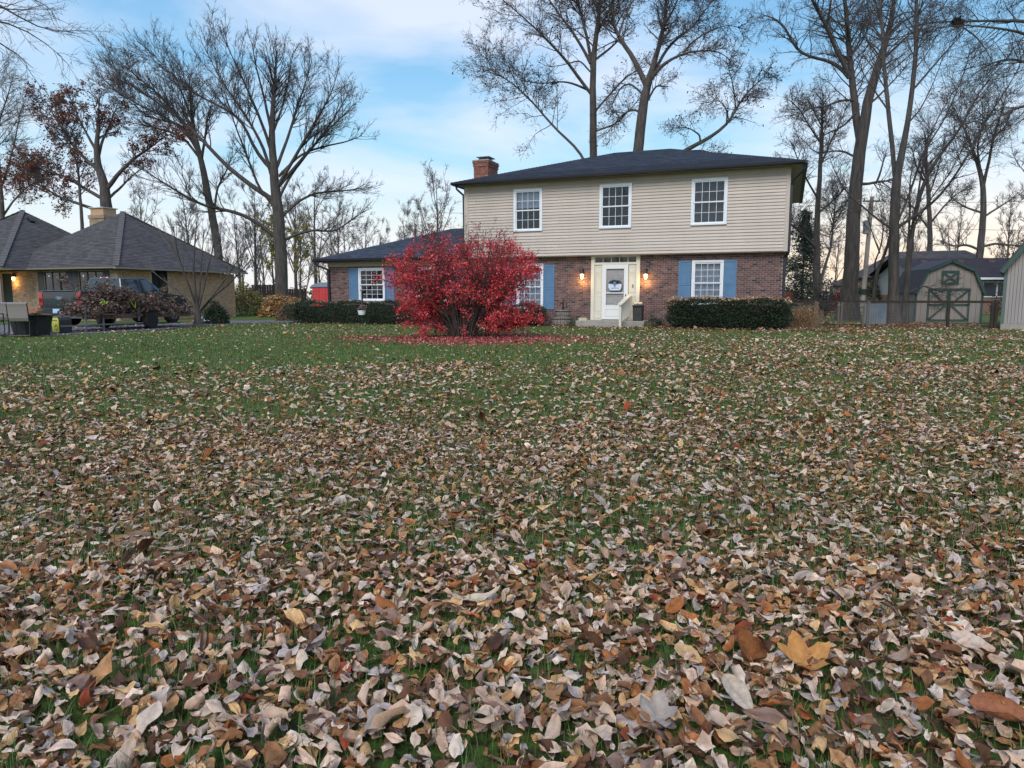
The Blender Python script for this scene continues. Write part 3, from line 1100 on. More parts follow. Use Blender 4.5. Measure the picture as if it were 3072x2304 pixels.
# planter with lattice and pale gourds
pl = thing('lattice_planter', 'tall black lattice planter on the porch right of the door', 'planter', Mh @ Vector((-5.44, -0.75, 0.25)), HA)
p = MB()
p.prism([(-0.17, 0), (0.17, 0), (0.19, 0.56), (-0.19, 0.56)], 'y', -0.17, 0.17)
p.build('body', M_BLACK, pl)
lat = MB()
for k in range(-4, 9):
    lat.bar((-0.17 + k * 0.075, -0.183, 0.03), (-0.17 + k * 0.075 + 0.1, -0.183, 0.24), 0.010)
    lat.bar((-0.17 + k * 0.075 + 0.1, -0.183, 0.27), (-0.17 + k * 0.075, -0.183, 0.50), 0.010)
latv = [v for v in lat.v]
lat.v = [(max(-0.17, min(0.17, v[0])), v[1], v[2]) for v in latv]
lat.build('lattice', mat('grey_lattice', (0.16, 0.17, 0.19)), pl)
MB().box(-0.20, 0.20, -0.20, 0.20, 0.56, 0.60).build('rim', M_BLACK, pl, bevel=0.01)
for i, (qx, qy, lb) in enumerate(((-0.10, -0.05, 'leftmost small white gourd on the black porch planter'), (0.09, -0.08, 'rightmost small white gourd on the black porch planter'), (0.0, 0.08, 'rear middle white gourd on the black porch planter'))):
    gq = thing('white_gourd', lb, 'gourd', Mh @ Vector((-5.44 + qx, -0.75 + qy, 0.85)), HA, 'gourds on the planter')
    g_ = MB()
    for kk in range(1):
        prof = [(0.02, 0.004), (0.06, 0.01), (0.09, 0.05), (0.085, 0.09), (0.05, 0.12), (0.012, 0.115)]
        g_.lathe(prof, 12)
        g_.v = [(v[0] * (1 + 0.07 * math.cos(6 * math.atan2(v[1], v[0]))), v[1] * (1 + 0.07 * math.cos(6 * math.atan2(v[1], v[0]))), v[2]) for v in g_.v]
    g_.build('flesh', mat('pale_gourd', (0.75, 0.66, 0.42)), gq, smooth=True)
    MB().tube([(0, 0, 0.11), (0.01, 0, 0.15), (0.03, 0, 0.165)], 0.008, 6).build('stalk', M_WOODP, gq)

fb = thing('stone_trough', 'small pale stone trough on the left end of the porch slab', 'trough', Mh @ Vector((-7.62, -0.95, 0.25)), HA)
q = MB()
q.box(-0.16, 0.16, -0.07, 0.07, 0, 0.02).box(-0.16, 0.16, -0.07, -0.05, 0.02, 0.10).box(-0.16, 0.16, 0.05, 0.07, 0.02, 0.10).box(-0.16, -0.14, -0.05, 0.05, 0.02, 0.10).box(0.14, 0.16, -0.05, 0.05, 0.02, 0.10)
q.build('trough', mat('pale_yellow_stone', (0.45, 0.42, 0.26), (0.52, 0.50, 0.34), 10), fb)
MB().box(-0.14, 0.14, -0.05, 0.05, 0.02, 0.08).build('soil', mat('soil', (0.04, 0.03, 0.02)), fb)

# barrel fountain left of the door
bf = thing('barrel_fountain', 'two stacked half barrels with an old hand pump against the brick wall', 'fountain', Mh @ Vector((-8.62, -0.62, 0)), HA)
M_STAVE = mat('grey_barrel_wood', (0.15, 0.12, 0.10), (0.34, 0.31, 0.29), 9, 0.9, stretch=(4, 4, 0.6))
for (r, z0, z1, ox) in ((0.40, 0.0, 0.36, 0.0), (0.30, 0.36, 0.66, 0.03)):
    b_ = MB()
    nst = 18
    for k in range(nst):
        a0, a1 = 2 * math.pi * k / nst + 0.02, 2 * math.pi * (k + 1) / nst - 0.02
        for (zz0, zz1, r0, r1) in ((z0, (z0 + z1) / 2, r * 0.9, r), ((z0 + z1) / 2, z1, r, r * 1.02)):
            i = len(b_.v)
            for (aa, rr, z_) in ((a0, r0, zz0), (a1, r0, zz0), (a1, r1, zz1), (a0, r1, zz1)):
                b_.v.append((ox + rr * math.cos(aa), rr * math.sin(aa), z_))
            for (aa, rr, z_) in ((a0, r0 - 0.03, zz0), (a1, r0 - 0.03, zz0), (a1, r1 - 0.03, zz1), (a0, r1 - 0.03, zz1)):
                b_.v.append((ox + rr * math.cos(aa), rr * math.sin(aa), z_))
            b_.c += [(1, 1, 1)] * 8
            b_.f += [(i, i + 1, i + 2, i + 3), (i + 4, i + 7, i + 6, i + 5), (i + 3, i + 2, i + 6, i + 7), (i, i + 3, i + 7, i + 4), (i + 1, i + 5, i + 6, i + 2)]
    b_.lathe([(0.01, z1 - 0.08), (r * 0.95, z1 - 0.079), (r * 0.95, z1 - 0.078)], 18, ox)
    bo = b_.build('half_barrel', M_STAVE, bf)
    hp = MB()
    for zz in (z0 + 0.06, z1 - 0.09):
        rr = r * (0.925 if zz < (z0 + z1) / 2 else 1.015)
        hp.lathe([(rr - 0.01, zz), (rr + 0.006, zz), (rr + 0.008, zz + 0.035), (rr - 0.01, zz + 0.035)], 20, ox)
    hp.build('hoop', M_DKWOOD, bo)
pu = MB()
pu.tube([(0.05, 0, 0.58), (0.05, 0, 0.82), (0.05, 0, 0.98)], [0.05, 0.035, 0.05], 10)
pu.tube([(0.05, 0, 0.90), (-0.03, -0.05, 0.92), (-0.07, -0.07, 0.86)], 0.02, 8)
pu.tube([(0.05, 0, 0.98), (0.12, 0, 1.06), (0.17, 0, 0.92), (0.18, 0, 0.74)], 0.014, 6)
pu.tube([(0.05, 0, 0.98), (0.05, 0, 1.08)], 0.02, 8)
pu.build('hand_pump', M_DKWOOD, bf, smooth=True)

# ------------------------------------------------------------------ NEIGHBOUR'S HOUSE
NO, NA = (-18.9, 34.3, 0), rad(-20.8)
nb = thing('hip_roof_bungalow', 'single-storey tan brick bungalow with steep grey hip roofs at far left', 'house', NO, NA)
nz_ = 2.62
S = 0.72
r4 = 4.45


def V3(*a):
    return Vector(a)


pk = V3(-r4, r4, nz_ + S * r4)
build_roof(nb, 'roof', [
    (V3(-8.9, 0, nz_), V3(0, 0, nz_), pk, pk),
    (V3(0, 0, nz_), V3(0, 8.9, nz_), pk, pk),
    (V3(0, 8.9, nz_), V3(-8.9, 8.9, nz_), pk, pk), (V3(-8.9, 8.9, nz_), V3(-8.9, 0, nz_), pk, pk)], M_ROOF2)
q0, q1 = -6.1, -1.35
r5 = 4.62
pk2 = V3(q0 - r5, q1 + r5, nz_ + S * r5 + 0.08)
c1, c2, c3, c4 = V3(q0 - 2 * r5, q1, nz_), V3(q0, q1, nz_), V3(q0, q1 + 2 * r5, nz_), V3(q0 - 2 * r5, q1 + 2 * r5, nz_)
build_roof(nb, 'roof', [(c1, c2, pk2, pk2), (c2, c3, pk2, pk2), (c3, c4, pk2, pk2), (c4, c1, pk2, pk2)], M_ROOF2)
for a, b in ((V3(0, 0, nz_), pk), (V3(0, 8.9, nz_), pk), (c2, pk2), (c1, pk2)):
    rc = MB()
    n_ = 24
    for k in range(n_):
        p0, p1 = a.lerp(b, k / n_), a.lerp(b, (k + 1.15) / n_)
        rc.bar(p0 + Vector((0, 0, 0.035)), p1 + Vector((0, 0, 0.015)), 0.26, 0.02)
    rc.build('ridge_caps', mat('ridge_cap_shingle', (0.085, 0.08, 0.08), (0.12, 0.112, 0.11), 3), nb)
NP = ((0.34, 0.25, 0.17), (0.37, 0.275, 0.185), (0.31, 0.23, 0.16), (0.40, 0.30, 0.205))
nwin = [(-5.60, -4.00, 0.9, 2.45), (-3.15, -1.45, 0.9, 2.45)]
brick_wall(nb, -15.0, -0.5, -0.05, 2.5, 0.5, nwin + [(-8.95, -8.05, 0.05, 2.4), (-13.5, -11.5, 0.9, 2.4)], NP, (0.26, 0.19, 0.13), M_BRICK, M_TBRICKM, seed=9)
MB().box(-8.95, -8.05, 0.64, 0.69, 0.05, 2.4).build('door', mat('dark_green_door', (0.02, 0.035, 0.035)), nb)
side = MB()
M_TANW = mat('warm_lit_tan_brick', (0.55, 0.40, 0.26), (0.62, 0.46, 0.30), 2.5, 0.9, 0.3, 30)  # warmer and brighter than the front: warm light put into the colour
side.box(-0.7, -0.5, 0.72, 2.5, -0.05, 2.5).box(-0.7, -0.5, 3.5, 8.4, -0.05, 2.5).box(-0.7, -0.5, 2.5, 3.5, -0.05, 0.95)
side.build('side_wall', M_TANW, nb)
sbk = MB()
rs = random.Random(4)
for r in range(34):
    z = -0.05 + r * 0.0745
    yy = 0.62 if r % 2 else 0.52
    while yy < 8.4:
        a, b = yy, min(yy + 0.202, 8.4)
        if not (b > 2.5 and a < 3.5 and z > 0.9):
            cc = rs.choice(NP)
            sbk.box(-0.5, -0.492, a, b, z, z + 0.0635, tuple(c * k_ for c, k_ in zip(cc, (1.30, 1.12, 1.0))))  # front brick palette tinted as if lit warm on this side
        yy += 0.213
o = sbk.build('brickwork', M_BRICK, nb, color=True)
o['kind'] = 'stuff'
MB().box(-15, -0.7, 8.2, 8.4, -0.05, 2.5).box(-15.2, -15.0, 0.5, 8.4, -0.05, 2.5).build('rear_wall', M_TAN, nb)
swn = MB()
swn.box(-0.60, -0.55, 2.5, 3.5, 0.95, 2.5)
swo = swn.build('window', M_DARK, nb, label='dark window in the side wall')
MB().box(-0.545, -0.50, 2.5, 2.56, 0.95, 2.5).box(-0.545, -0.50, 3.44, 3.5, 0.95, 2.5).box(-0.545, -0.50, 2.98, 3.02, 0.95, 2.5).build('window_frame', M_DKWOOD, swo)
for (a, b, c, d) in nwin + [(-13.5, -11.5, 0.9, 2.4)]:
    yv = 0.5
    f = MB()
    for t in (a, a + (b - a) * 0.33, a + (b - a) * 0.66, b - 0.05):
        f.box(t, t + 0.05, yv + 0.01, yv + 0.06, c, d)
    f.box(a + 0.05, b - 0.05, yv + 0.012, yv + 0.058, d - 0.06, d).box(a + 0.05, b - 0.05, yv + 0.012, yv + 0.058, c, c + 0.06)
    wo = f.build('window', mat('dark_brown_trim', (0.05, 0.045, 0.05)), nb)
    MB().box(a, b, yv + 0.035, yv + 0.04, c, d).build('pane', M_GLASS, wo)
    MB().box(a, b, yv + 0.3, yv + 0.32, c, d).build('room_back', M_DARK, wo)
    for s_ in (a - 0.42, b + 0.02):
        if s_ < -6.45 and a > -8:
            continue
        sh_ = MB()
        sh_.box(s_, s_ + 0.40, yv - 0.04, yv - 0.012, c, d)
        sh_.box(s_ + 0.05, s_ + 0.35, yv - 0.045, yv - 0.04, c + 0.05, (c + d) / 2 - 0.03)
        sh_.box(s_ + 0.05, s_ + 0.35, yv - 0.045, yv - 0.04, (c + d) / 2 + 0.03, d - 0.05)
        sh_.build('shutter', mat('charcoal_shutter', (0.05, 0.05, 0.06)), nb)
M_NGUT = mat('taupe_gutter', (0.24, 0.22, 0.19), None, rough=0.5)
MB().box(-12, -0.05, 0.05, 8.85, nz_ - 0.05, nz_ - 0.03).box(q0 - 2 * r5 + .05, q0 - 0.05, q1 + 0.05, 0.05, nz_ - 0.05, nz_ - 0.03).build('soffit', M_SOFF, nb)
MB().box(-15.3, -8.9, 0.05, 7.8, nz_ - 0.05, nz_ - 0.03).build('soffit', M_SOFF, nb)
gutter(nb, q0, 0.0, 0.0, nz_ - 0.11, M_NGUT)
gutter(nb, q0 - 2 * r5, q0 + 0.04, q1, nz_ - 0.11, M_NGUT)
MB().box(-0.01, 0.10, -0.12, 8.9, nz_ - 0.11, nz_ - 0.01).box(q0 + 0.0, q0 + 0.1, q1, -0.12, nz_ - 0.11, nz_ - 0.01).build('gutter', M_NGUT, nb)
downspout(nb, [(q0 - 0.1, q1 - 0.06, nz_ - 0.1), (q0 - 0.12, q1 - 0.02, 2.35), (q0 - 0.5, q1 + 0.3, 2.15), (q0 - 0.5, q1 + 0.3, 0.1)], M_NGUT, 0.1)
lantern(nb, -7.72, 0.5, 2.10)
nc = MB()
nx0, nx1, ny0, ny1 = -9.2, -8.0, 6.2, 7.2
NCO = None
zz = 3.2
rs2 = random.Random(8)
nc.box(nx0 + 0.01, nx1 - 0.01, ny0 + 0.01, ny1 - 0.01, 3.0, 6.05, (0.4, 0.33, 0.26))
k = 0
while zz < 5.98:
    s_ = 0.05 if zz > 5.75 else 0
    w_ = nx1 - nx0 + 2 * s_
    p0 = 0.0 if k % 2 else -0.1
    while p0 < w_:
        cc = rs2.choice(NP)
        nc.box(nx0 - s_ + max(p0, 0), nx0 - s_ + min(p0 + 0.2, w_), ny0 - s_, ny0 - s_ + 0.02, zz, zz + 0.064, cc)
        p0 += 0.21
    nc.box(nx1 + s_ - 0.02, nx1 + s_, ny0 - s_ + 0.022, ny1 + s_, zz, zz + 0.064, rs2.choice(NP))
    zz += 0.0745
    k += 1
nco = nc.build('chimney', M_BRICK, nb, color=True)
MB().box(nx0 + 0.08, nx1 - 0.08, ny0 + 0.06, ny1 - 0.06, 6.0, 6.42).build('flue_chase', mat('copper_tan', (0.42, 0.27, 0.16), (0.5, 0.34, 0.2), 4), nco)
MB().box(nx0 - 0.0, nx1 + 0.0, ny0 - 0.02, ny1 + 0.02, 6.42, 6.47).build('chimney_cap', mat('pale_cap', (0.5, 0.52, 0.56)), nco)
rv = MB().box(-0.18, 0.18, -0.12, 0.12, 0, 0.14).build('roof_vent', M_DARKM, nb)
rv.location = (q0 - r5 + 0.85, q1 + r5 - 0.2, pk2.z - 0.62)
rv.rotation_euler = (0, rad(36), 0)

# ------------------------------------------------------------------ BARN SHED (right, behind the fence)
BO, BA = (18.57, 33.0, 0), rad(-8.5)
barn = thing('barn_shed', 'grey gambrel garden shed with green trim and crossed double doors', 'shed', BO, BA)
prof = [(0, 0), (2.93, 0), (2.93, 1.38), (2.45, 2.36), (1.46, 2.80), (0.48, 2.36), (0, 1.38)]
MB().prism(prof, 'y', 0, 2.6).build('shed_body', mat('taupe_shed_panel', (0.33, 0.29, 0.26), (0.39, 0.34, 0.31), 1.2, 0.85), barn)
gv = MB()
for k in range(1, 10):
    x = k * 0.293
    zt = min(1.38 + x / 0.48 * 0.98, 2.36 + (x - 0.48) * 0.44) if x < 1.46 else min(1.38 + (2.93 - x) / 0.48 * 0.98, 2.36 + (2.45 - x) * 0.44)
    gv.box(x - 0.007, x + 0.007, -0.004, -0.001, 0.02, max(1.38, min(zt, 2.78)) - 0.03)
gv.build('panel_groove', mat('panel_groove_shade', (0.14, 0.12, 0.115)), barn)
ed = [(-0.04, 1.33), (0.45, 2.40), (1.465, 2.86), (2.48, 2.40), (2.97, 1.33)]
rfm = MB()
for a, b in zip(ed, ed[1:]):
    d = Vector((b[0] - a[0], 0, b[1] - a[1]))
    nn_ = Vector((-d.z, 0, d.x)).normalized() * 0.03
    rfm.obox((a[0], -0.12, a[1]), d, (0, 2.85, 0), nn_)
rfm.build('roof', mat('shed_shingles', (0.05, 0.045, 0.055), (0.075, 0.068, 0.08), 6), barn)
for a, b in zip(ed, ed[1:]):
    d = Vector((b[0] - a[0], 0, b[1] - a[1]))
    nn_ = Vector((d.z, 0, -d.x)).normalized() * 0.11
    MB().obox((a[0], -0.15, a[1]), d, (0, 0.03, 0), nn_).build('barge_board', M_GRN, barn)
for x in (0.0, 2.83):
    MB().box(x, x + 0.10, -0.025, 0.0, 0.0, 1.36).build('corner_trim', M_GRN, barn)


def xdoor(x0, x1, z0, z1, diag, name, w=0.085):
    d = MB()
    y0, y1 = -0.035, -0.010
    d.box(x0, x1, y0, y1, z0, z0 + w).box(x0, x1, y0, y1, z1 - w, z1)
    d.box(x0, x0 + w, y0, y1, z0 + w, z1 - w).box(x1 - w, x1, y0, y1, z0 + w, z1 - w)
    zm = (z0 + z1) / 2
    if diag != 'x':
        d.box(x0 + w, x1 - w, y0, y1, zm - w / 2, zm + w / 2)
    segs = {'l': [((x0 + w, z1 - w), (x1 - w, zm)), ((x1 - w, zm), (x0 + w, z0 + w))], 'r': [((x1 - w, z1 - w), (x0 + w, zm)), ((x0 + w, zm), (x1 - w, z0 + w))], 'x': [((x0 + w, z1 - w), (x1 - w, z0 + w)), ((x0 + w, z0 + w), (x1 - w, z1 - w))]}[diag]
    for i, (a, b) in enumerate(segs):
        d.bar((a[0], -0.030 - i * 0.004, a[1]), (b[0], -0.030 - i * 0.004, b[1]), 0.02, w * 0.9)
    return d.build(name, M_GRN, barn)


d1 = xdoor(0.56, 1.45, 0.06, 1.56, 'l', 'door')
d2 = xdoor(1.46, 2.36, 0.06, 1.56, 'r', 'door')
xdoor(1.08, 1.83, 1.72, 2.36, 'x', 'loft_door', 0.10)
for dd, xs in ((d1, 0.56), (d2, 2.16)):
    h_ = MB()
    for z in (0.16, 0.81, 1.46):
        h_.box(xs, xs + 0.20, -0.045, -0.037, z - 0.02, z + 0.02)
    h_.build('hinge', M_BLACK, dd)

# ------------------------------------------------------------------ GREY SHED (right edge)
gs = thing('grey_board_shed', 'tall grey grooved-panel shed with dark green roof edge at the right edge', 'shed', (17.70, 25.76, 0), rad(-35.5))
gp = [(0, 0.22), (4.2, 0.22), (4.2, 2.3), (2.1, 5.4), (0, 2.3)]
MB().prism(gp, 'y', 0, 5.0).build('shed_body', M_SHEDW, gs)
MB().box(-0.02, 4.22, -0.02, 5.02, -0.05, 0.215).build('foundation', M_CONC, gs)
g_ = MB()
k = 0
while 0.06 + k * 0.102 < 4.1:
    x = 0.06 + k * 0.102
    zt = 2.3 + (x if x < 2.1 else 4.2 - x) * 1.476
    g_.box(x, x + 0.012, -0.006, -0.001, 0.23, zt - 0.05)
    k += 1
g_.build('panel_groove', mat('dark_groove', (0.10, 0.095, 0.10)), gs)
for s_ in (0, 1):
    a = (-0.16, 2.07) if s_ == 0 else (4.36, 2.07)
    b = (2.1, 5.42)
    d = Vector((b[0] - a[0], 0, b[1] - a[1]))
    nn_ = Vector((-d.z, 0, d.x)).normalized() * 0.05 * (1 if s_ == 0 else -1)
    MB().obox((a[0], -0.22, a[1]), d, (0, 5.5, 0), nn_).build('roof', mat('grey_shed_roof', (0.06, 0.06, 0.065)), gs)
    MB().obox((a[0], -0.26, a[1]), d, (0, 0.035, 0), -nn_ * 2.6).build('barge_board', M_GRN, gs)
MB().box(-0.03, 0.06, -0.03, 0.0, 0.2, 2.3).build('corner_trim', mat('grey_green_trim', (0.10, 0.14, 0.14)), gs)

# ------------------------------------------------------------------ houses beyond
fh = thing('far_brick_ranch', 'low brick ranch house with dark roof behind the gambrel shed', 'house', (28.6, 50, 0), rad(-4))
MB().box(0, 22, 0, 8, 0, 1.35).build('wall', mat('far_brick', (0.24, 0.13, 0.09), (0.34, 0.2, 0.14), 30), fh)
MB().box(0, 22, 0.02, 8, 1.35, 2.5).build('upper_wall', mat('far_pale_wall', (0.45, 0.43, 0.40)), fh)
build_roof(fh, 'roof', [(V3(-0.6, -0.6, 2.5), V3(22.6, -0.6, 2.5), V3(22.6, 4, 4.05), V3(-0.6, 4, 4.05)), (V3(22.6, 8.6, 2.5), V3(-0.6, 8.6, 2.5), V3(-0.6, 4, 4.05), V3(22.6, 4, 4.05))], roof_mat('dark_plum_shingles', (0.03, 0.026, 0.036), (0.042, 0.036, 0.048), (0.018, 0.016, 0.022)))
MB().box(-0.6, 22.6, -0.62, -0.58, 2.36, 2.5).build('fascia', M_WHITE, fh)
for wx in (4.0, 9.0):
    w_ = MB()
    w_.box(wx, wx + 2.0, -0.06, 0.0, 1.15, 1.23).box(wx, wx + 2.0, -0.06, 0.0, 2.17, 2.25).box(wx, wx + 0.1, -0.06, 0, 1.23, 2.17).box(wx + 1.9, wx + 2.0, -0.06, 0, 1.23, 2.17).box(wx + 0.95, wx + 1.05, -0.06, 0, 1.23, 2.17)
    wo = w_.build('window', M_WHITE, fh)
    MB().box(wx + 0.1, wx + 1.9, -0.03, -0.01, 1.23, 2.17).build('pane', mat('far_pane', (0.05, 0.06, 0.08), None, rough=0.15), wo)
MB().prism([(-0.0, 2.5), (8.0, 2.5), (4, 3.98)], 'x', 0, 0.1).build('gable_wall', MATS['far_pale_wall'], fh)
for wx in (1.2, 3.8, 6.0, 16):
    MB().box(wx, wx + 0.45, 2.9, 3.15, 3.6, 3.86).build('roof_vent', mat('brown_vent', (0.10, 0.07, 0.07)), fh)

h3 = thing('far_tan_house', 'tan brick house with grey roof beyond the pole and fence', 'house', (27.6, 58, 0), rad(-25))
MB().box(0, 11, 0, 7, 0, 2.7).build('wall', mat('far_tan_brick', (0.26, 0.19, 0.13), (0.33, 0.25, 0.18), 20), h3)
build_roof(h3, 'roof', [(V3(-0.5, -0.5, 2.7), V3(11.5, -0.5, 2.7), V3(8, 3.5, 4.9), V3(3, 3.5, 4.9)), (V3(-0.5, 7.5, 2.7), V3(-0.5, -0.5, 2.7), V3(3, 3.5, 4.9), V3(3, 3.5, 4.9)), (V3(11.5, -0.5, 2.7), V3(11.5, 7.5, 2.7), V3(8, 3.5, 4.9), V3(8, 3.5, 4.9)), (V3(11.5, 7.5, 2.7), V3(-0.5, 7.5, 2.7), V3(3, 3.5, 4.9), V3(8, 3.5, 4.9))], M_ROOF2)
for wx in (1.6, 6.4):
    w_ = MB().box(wx, wx + 1.4, -0.04, 0, 1.0, 1.08).box(wx, wx + 1.4, -0.04, 0, 2.2, 2.28).box(wx, wx + 0.08, -0.04, 0, 1.08, 2.2).box(wx + 1.32, wx + 1.4, -0.04, 0, 1.08, 2.2).build('window', M_WHITE, h3)
    MB().box(wx + 0.08, wx + 1.32, -0.02, -0.006, 1.08, 2.2).build('pane', MATS['far_pane'], w_)
h4 = thing('far_grey_cottage', 'small grey cottage far behind the big right-hand trunk', 'house', (30.5, 68, 0), rad(-20))
MB().box(0, 5, 0, 5, 0, 2.3).build('wall', mat('far_cottage', (0.30, 0.24, 0.2)), h4)
build_roof(h4, 'roof', [(V3(-0.4, -0.4, 2.3), V3(5.4, -0.4, 2.3), V3(2.5, 2.5, 3.7), V3(2.5, 2.5, 3.7)), (V3(-0.4, 5.4, 2.3), V3(-0.4, -0.4, 2.3), V3(2.5, 2.5, 3.7), V3(2.5, 2.5, 3.7)), (V3(5.4, -0.4, 2.3), V3(5.4, 5.4, 2.3), V3(2.5, 2.5, 3.7), V3(2.5, 2.5, 3.7))], M_ROOF2)
rb_ = thing('far_red_barn', 'small red barn with white door frame far behind the house corner', 'barn', (27.0, 72, 0), rad(-10))
rb_.scale = (0.55, 0.55, 0.78)
MB().prism([(0, 0), (4, 0), (4, 1.2), (3.2, 2.0), (2, 2.5), (0.8, 2.0), (0, 1.2)], 'y', 0, 4).build('barn_body', mat('barn_red', (0.26, 0.06, 0.04)), rb_)
MB().box(1.5, 3.1, -0.05, 0, 0, 1.2).build('door_opening', M_DARK, rb_)
MB().box(1.38, 1.5, -0.08, 0, 0, 1.3).box(3.1, 3.22, -0.08, 0, 0, 1.3).box(1.5, 3.1, -0.08, 0, 1.2, 1.3).build('door_frame', M_WHITE, rb_)
rs_ = thing('red_canopy_shed', 'red panelled shed with curved blue-grey top beside the garage wing', 'shed', (-11.15, 40, 0), rad(-10))
q = MB()
for k in range(8):
    q.box(k * 0.2 + 0.004, k * 0.2 + 0.196, -0.02 - 0.01 * (k % 2), 0.0, 0.3, 1.72)
q.box(0, 1.6, 0.0, 1.4, 0.3, 1.72)
q.build('panel', mat('bright_red_panel', (0.46, 0.03, 0.035), (0.55, 0.05, 0.05), 5, 0.5), rs_)
MB().prism([(-0.08, 1.72), (1.68, 1.72), (1.6, 1.84), (1.1, 1.98), (0.5, 1.98), (0.0, 1.84)], 'y', -0.08, 1.5).build('roof', mat('blue_grey_roof', (0.18, 0.26, 0.36)), rs_)
MB().box(0.0, 1.6, 0.05, 1.35, 0, 0.3).build('base', M_DKWOOD, rs_)
fnl = thing('brown_board_fence', 'dark brown board fence beyond the yellow bush', 'fence', (-22.0, 60.5, 0), rad(0))
for k in range(22):
    MB().box(k * 0.21, k * 0.21 + 0.195, 0, 0.025, 0, 1.85 + 0.12 * (k % 2) * 0.2 + (0.35 if k < 11 else 0)).build('board', M_DKWOOD, fnl)
MB().box(0, 4.6, 0.03, 0.07, 0.4, 0.5).box(0, 4.6, 0.03, 0.07, 1.4, 1.5).build('fence_rail', M_DKWOOD, fnl)

# ------------------------------------------------------------------ rail fence with wire, gate (house axis)
FM = Mh


def fpt(x, z=0.0):
    p = FM @ Vector((x, 2.57, z))
    return p


fe = thing('rail_fence', 'dark wooden post-and-rail fence with wire mesh right of the house', 'fence', FM @ Vector((0, 2.42, 0)), HA)
for x in (0.05, 1.06, 2.93, 5.61, 7.0, 7.12):
    MB().box(x - 0.05, x + 0.05, -0.05, 0.05, 0, 1.0).build('post', M_DKWOOD if x > 4 else M_WOODP, fe, bevel=0.006)
MB().box(-0.05, 1.0, -0.045, 0.045, 0.94, 1.03).box(2.86, 7.2, -0.045, 0.045, 0.94, 1.03).build('top_rail', M_DKWOOD, fe, bevel=0.005)
wm = MB()
for (a, b) in ((0.1, 1.0), (2.98, 5.56), (5.66, 6.95)):
    x = a
    while x < b:
        wm.box(x, x + 0.0025, 0.052, 0.0545, 0.05, 0.94)
        x += 0.052
    z = 0.06
    while z < 0.94:
        wm.box(a, b, 0.0545, 0.057, z, z + 0.0025)
        z += 0.10
wm.build('wire_mesh', M_STEEL, fe)
for (a, b, lb) in ((1.13, 1.96, 'left leaf of the wooden gate beside the house'), (2.02, 2.86, 'right leaf of the wooden gate beside the house')):
    gt = thing('gate_leaf', lb, 'gate', FM @ Vector((a, 2.42, 0)), HA, 'gate leaves')
    w_ = b - a
    MB().box(0, 0.07, -0.03, 0.03, 0.06, 0.97).box(w_ - 0.07, w_, -0.03, 0.03, 0.06, 0.97).build('stile', M_WOODP, gt)
    MB().box(0.0, w_, -0.032, 0.032, 0.97, 1.03).box(0.07, w_ - 0.07, -0.028, 0.028, 0.06, 0.12).build('gate_rail', M_DKWOOD, gt)
    wm = MB()
    x = 0.1
    while x < w_ - 0.08:
        wm.box(x, x + 0.0025, -0.001, 0.0015, 0.12, 0.97)
        x += 0.052
    z = 0.2
    while z < 0.95:
        wm.box(0.07, w_ - 0.07, 0.002, 0.0045, z, z + 0.0025)
        z += 0.1
    wm.build('wire_mesh', M_STEEL, gt)
    MB().box(w_ - 0.10, w_ + 0.02, -0.045, -0.033, 0.84, 0.87).build('latch', M_STEEL, gt)

f2 = thing('split_rail_fence', 'weathered split-rail fence across the far yard behind the gate', 'fence', (13.2, 44, 0), rad(-4))
for k in range(6):
    MB().box(k * 2.2, k * 2.2 + 0.11, 0, 0.11, 0, 0.95).build('post', M_WOODP, f2)
    if k < 5:
        for z in (0.25, 0.55, 0.82):
            MB().bar((k * 2.2 + 0.1, 0.05, z), (k * 2.2 + 2.22, 0.05, z + random.uniform(-0.03, 0.03)), 0.05, 0.08).build('split_rail', M_WOODP, f2)

ms_ = thing('corrugated_metal_sheet', 'blue-grey corrugated metal sheet behind the fence beside the trunk', 'metal sheet', (14.55, 29.6, 0), rad(-20))
m_ = MB()
nn = 40
for k in range(nn):
    x0, x1 = k * 0.9 / nn, (k + 1) * 0.9 / nn
    y0, y1 = 0.02 * math.sin(k * 1.57), 0.02 * math.sin((k + 1) * 1.57)
    m_.quad((x0, y0, 0.02), (x1, y1, 0.02), (x1, y1 + 0.08, 0.9), (x0, y0 + 0.08, 0.9))
o = m_.build('sheet', mat('galvanised_blue', (0.20, 0.25, 0.30), (0.30, 0.34, 0.38), 2, 0.4, metal=0.5), ms_)
sm = o.modifiers.new('s', 'SOLIDIFY')
sm.thickness = 0.004
MB().box(-0.03, 0.93, 0.10, 0.14, 0.0, 0.06).build('foot_rail', M_STEEL, ms_)

# utility pole
up = thing('utility_pole', 'pale leaning utility pole with a transformer between the right-hand trees', 'utility pole')
pb = Vector(at(2585, 940, 50))
pb.z = 0
ptop = Vector(at(2616, 590, 50))
MB().tube([pb, pb.lerp(ptop, 0.5), ptop], [0.17, 0.15, 0.12], 12).build('pole', mat('grey_pole_wood', (0.22, 0.18, 0.16), (0.34, 0.29, 0.26), 3, stretch=(1, 1, 0.2)), up)
b1, b2 = pb.lerp(ptop, 0.165), pb.lerp(ptop, 0.215)
MB().tube([b1, b2], 0.19, 12).build('black_band', M_BLACK, up)
tq = pb.lerp(ptop, 0.74)
MB().lathe([(0.12, tq.z - 0.45), (0.19, tq.z - 0.42), (0.19, tq.z + 0.42), (0.1, tq.z + 0.48)], 14, tq.x - 0.28, tq.y - 0.1).build('transformer', M_STEEL, up)
cr_ = MB()
cr_.bar((ptop.x - 0.6, ptop.y, ptop.z - 0.3), (ptop.x + 0.6, ptop.y, ptop.z - 0.3), 0.09)
for k in range(3):
    cr_.tube([(ptop.x - 0.5 + k * 0.5, ptop.y, ptop.z - 0.25), (ptop.x - 0.5 + k * 0.5, ptop.y, ptop.z - 0.08)], 0.04, 6)
